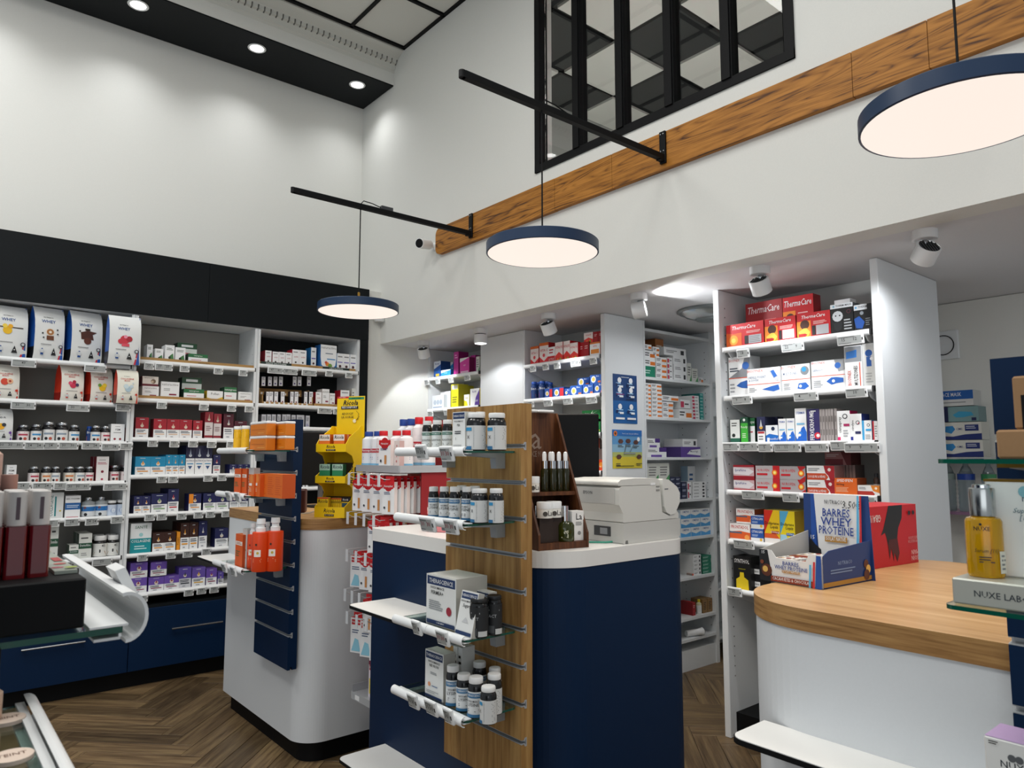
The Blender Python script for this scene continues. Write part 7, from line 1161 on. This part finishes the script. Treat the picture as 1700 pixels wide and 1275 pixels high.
for i, (y, l) in enumerate(((1.47, 'large clear water bottle with blue label behind the glass shelf'), (1.56, 'clear water bottle, left of the blue labelled one'), (1.36, 'clear water bottle with green label'))):
    t = thing('water_bottle', l, 'bottle', (4.52, y, 1.1435)); rr_ = .043 if i == 0 else .036
    MB().lathe([(rr_*.9, 0)]+[(rr_*(1 if k % 2 else .94), .01+.012*k) for k in range(14)]+[(rr_, .19), (rr_*.5, .24), (rr_*.33, .25), (rr_*.33, .262)], mat('#aebcc0', .12, 0, trans=.75), n=18).build('bottle_body', t)
    MB().lathe([(rr_*1.01, .172), (rr_*1.01, .205)], mat(('#1c3c8c', '#8c9c94', '#2c7c4c')[i], .4), n=18, caps=False).build('label_band', t)
    MB().lathe([(rr_*.36, .262), (rr_*.36, .275)], mat('#c8d0d4', .4), n=12).build('cap', t)
ic = thing('wall_intercom', 'square white speaker box with round ring on the back wall', 'intercom', (4.699, 1.60, 2.10))
bev(MB().box(-.02, -.08, -.085, 0, .08, .085, LAM).build('housing', ic), .004); MB().lathe([(.055, .0), (.06, .004), (.055, .006)], BLK, M=Matrix.Translation((-.02, .0, 0)) @ Matrix.Rotation(-pi/2, 4, 'Y'), n=28, caps=False).build('ring', ic)
r3 = thing('storage_rack', 'white storage rack with small packs at the far right', 'shelving', (4.9, .9, 0))
for z in (1.60, 1.83, 2.06, 2.28):
    o = MB().box(4.80, .6, z-.016, 5.1, 1.0, z, LAM).build('shelf', r3); o.matrix_parent_inverse = Matrix.Translation(r3.location).inverted()
o = MB().box(4.78, 1.0, 0, 5.1, 1.018, 2.3, LAM).box(5.1, .6, 0, 5.11, 1.0, 2.3, LAMG).box(4.8, .6, 0, 5.1, 1.0, 1.58, LAMG).build('frame', r3); o.matrix_parent_inverse = Matrix.Translation(r3.location).inverted()
for i, z in enumerate((1.60, 1.83, 2.06)):
    for j in range(3):
        o = item(('medwhite', 'redbox', 'medteal', 'mednavy')[(i+j) % 4], .07, .10, .1); o.location = (4.86, .96-.08*j, z+.0005); o.rotation_euler = (0, 0, -pi/2); reg(o, 'small pack', 'on far right rack %s shelf' % ('lower', 'middle', 'upper')[i], 'box', -o.location.y)
# ------------------------------------------------------------------ near display at the left edge (out of focus)
nd = slat('navy_slat_board', 'dark slat board at the left edge, only its shelves showing', -.165, .35, 1.35, .44, 1.62, NAVY)
def gshelf_left(xr, ya, yb, z, lab, tilt=0, xw=-.12, k=1.0):
    t = thing('glass_shelf', lab, 'shelf', (xr, ya, z), 0, 'glass shelves hooked on slat boards')
    glass_box(MB(), xw-xr, 0, -.007, 0, yb-ya, 0).build('glass_plate', t)
    P = [(.004*k+.024*k*cos(a), (.010 if k == 1 else -.003)+.030*k*sin(a)) for a in [radians(105-13*k) for k in range(16)]]; Q = [(.004*k+.020*k*cos(a), (.010 if k == 1 else -.003)+.026*k*sin(a)) for a in [radians(105-13*k) for k in range(16)]][::-1]
    r = MB(); r.rings([[(p[0], 0, p[1]) for p in P+Q], [(p[0], yb-ya, p[1]) for p in P+Q]], WPL, caps=True); r.box(-.035*k*k, .0, .0005, .0 if k < 1 else .006, yb-ya, .003, WPL).box(-.030*k, 0, -.0145, -.002, yb-ya, -.0115, mat('#d9dcdd', .3)).box(-.004, 0, -.0115, -.001, yb-ya, -.0075, WPL); r.build('price_rail', t); return t
gshelf_left(.212, .98, 1.42, 1.246, 'near glass shelf at left holding red bottles, white rail end showing')
gshelf_left(.122, .45, 1.02, 1.165, 'lower near glass shelf in the left bottom corner', k=.5)
tag(MB().bbox(0, 0, 0, .272, .42, .0570, BLK, .002).build('black_display_tray', None, (-.10, .985, 1.2497)), 'black display block under the red bottles at the left edge', 'display block')
for i, (x, y) in enumerate([(.128-.0235*a_, 1.035+.026*b_) for a_ in range(3) for b_ in range(3)]):
    t = thing('nail_polish_bottle', '', 'bottle', (x, y, 1.3070)); rg = mat('#7c0a14', .08, 0, coat=1, trans=.25)
    bev(MB().prism(rr(-.0108, -.0108, .0108, .0108, (.004,)*4), 0, .060, rg).build('glass_body', t), .003); MB().lathe([(.0092, .0602), (.0099, .061), (.0099, .100), (.009, .101)], mat('#d8d3cf', .4), n=24).build('cap', t)
    MB().box(-.002, -.0101, .068, .002, -.0098, .094, '#5c4c54').build('cap_print', t)
    reg(t, 'slender dark red bottle, white cap', 'on the near left tray', 'bottle', x*5-y)
tc2 = tag(MB().box(0, 0, 0, .024, .33, .004, mat('#a3aba0', .3)).build('glass_card', None, (.1455, 1.03, 1.3072)), 'long pale card with fruit pictures beside the red bottles', 'card')
MB().prints([('d', .3, .1, .3, '#a84c5c'), ('d', .6, .2, .3, '#b0504c'), R(.5, .28, .9, .4, '#a83c3c'), ('d', .3, .55, .25, '#8c6c54'), ('d', .7, .62, .25, '#b08c6c'), ('d', .8, .05, .3, '#9cac4c'), ('d', .3, .8, .25, '#9c7c5c')], .024, .33, lambda u, v, l: (u+.012, v, .004+l*.0003)).build('print', tc2)
ptl = tag(MB().ext([(0, 0), (.012, .004), (.036, -.046), (.026, -.050)], 0, .055, WPL, 'Y').build('price_tag', None, (.2145, 1.05, 1.302)), 'white price tag clipped at the near left rail, seen edge-on', 'price tag')
MB().add([(.0135, .004, -.001), (.0135, .05, -.001), (.034, .05, -.043), (.034, .004, -.043)], [(0, 1, 2, 3)], '#a9adac').build('screen', ptl)
t = thing('foundation_bottle', 'beige foundation bottle with black cap at the far left edge', 'bottle', (.082, .975, 1.1655));
MB().lathe([(.014, 0), (.015, .003), (.015, .03), (.010, .034)], mat('#d9b8a0', .3), n=18).build('body', t); MB().lathe([(.0105, .034), (.0105, .075), (.009, .077)], BLK, n=18).build('cap', t)
for i, (x, y) in enumerate(((.100, .965), (.094, .845))):
    t = tag(MB().lathe([(.018, 0), (.018, .004)], mat('#e6d2c2', .5), n=24).build('round_tester', None, (x, y, 1.1655)), ('upper', 'lower')[i]+' pale round tester on the near lower glass shelf', 'disc')
    MB().prints([('t', .5, .5, .22, 'TEINT', '#7c5c4c', 1, 0, .7)], .034, .034, lambda u, v, l: (u, v-.017, .004+l*.0003)).build('print', t)
t = thing('pink_bottle', 'blurred pale pink bottle high at the left edge', 'bottle', (.098, 1.25, 1.4015)); MB().bbox(-.03, -.01, 0, .007, .02, .054, mat('#d8b4a4', .4), .004).build('body', t)
MB().lathe([(.009, .0), (.010, .002), (.010, .022)], mat('#c89484', .3), c=(.014, -.028, 0), n=16).build('cap', t)
tag(MB().box(0, 0, 0, .218, .14, .0935, BLK).build('black_riser', None, (-.10, 1.20, 1.3075)), 'small black riser under the pale pink bottle', 'riser')
finish_labels()
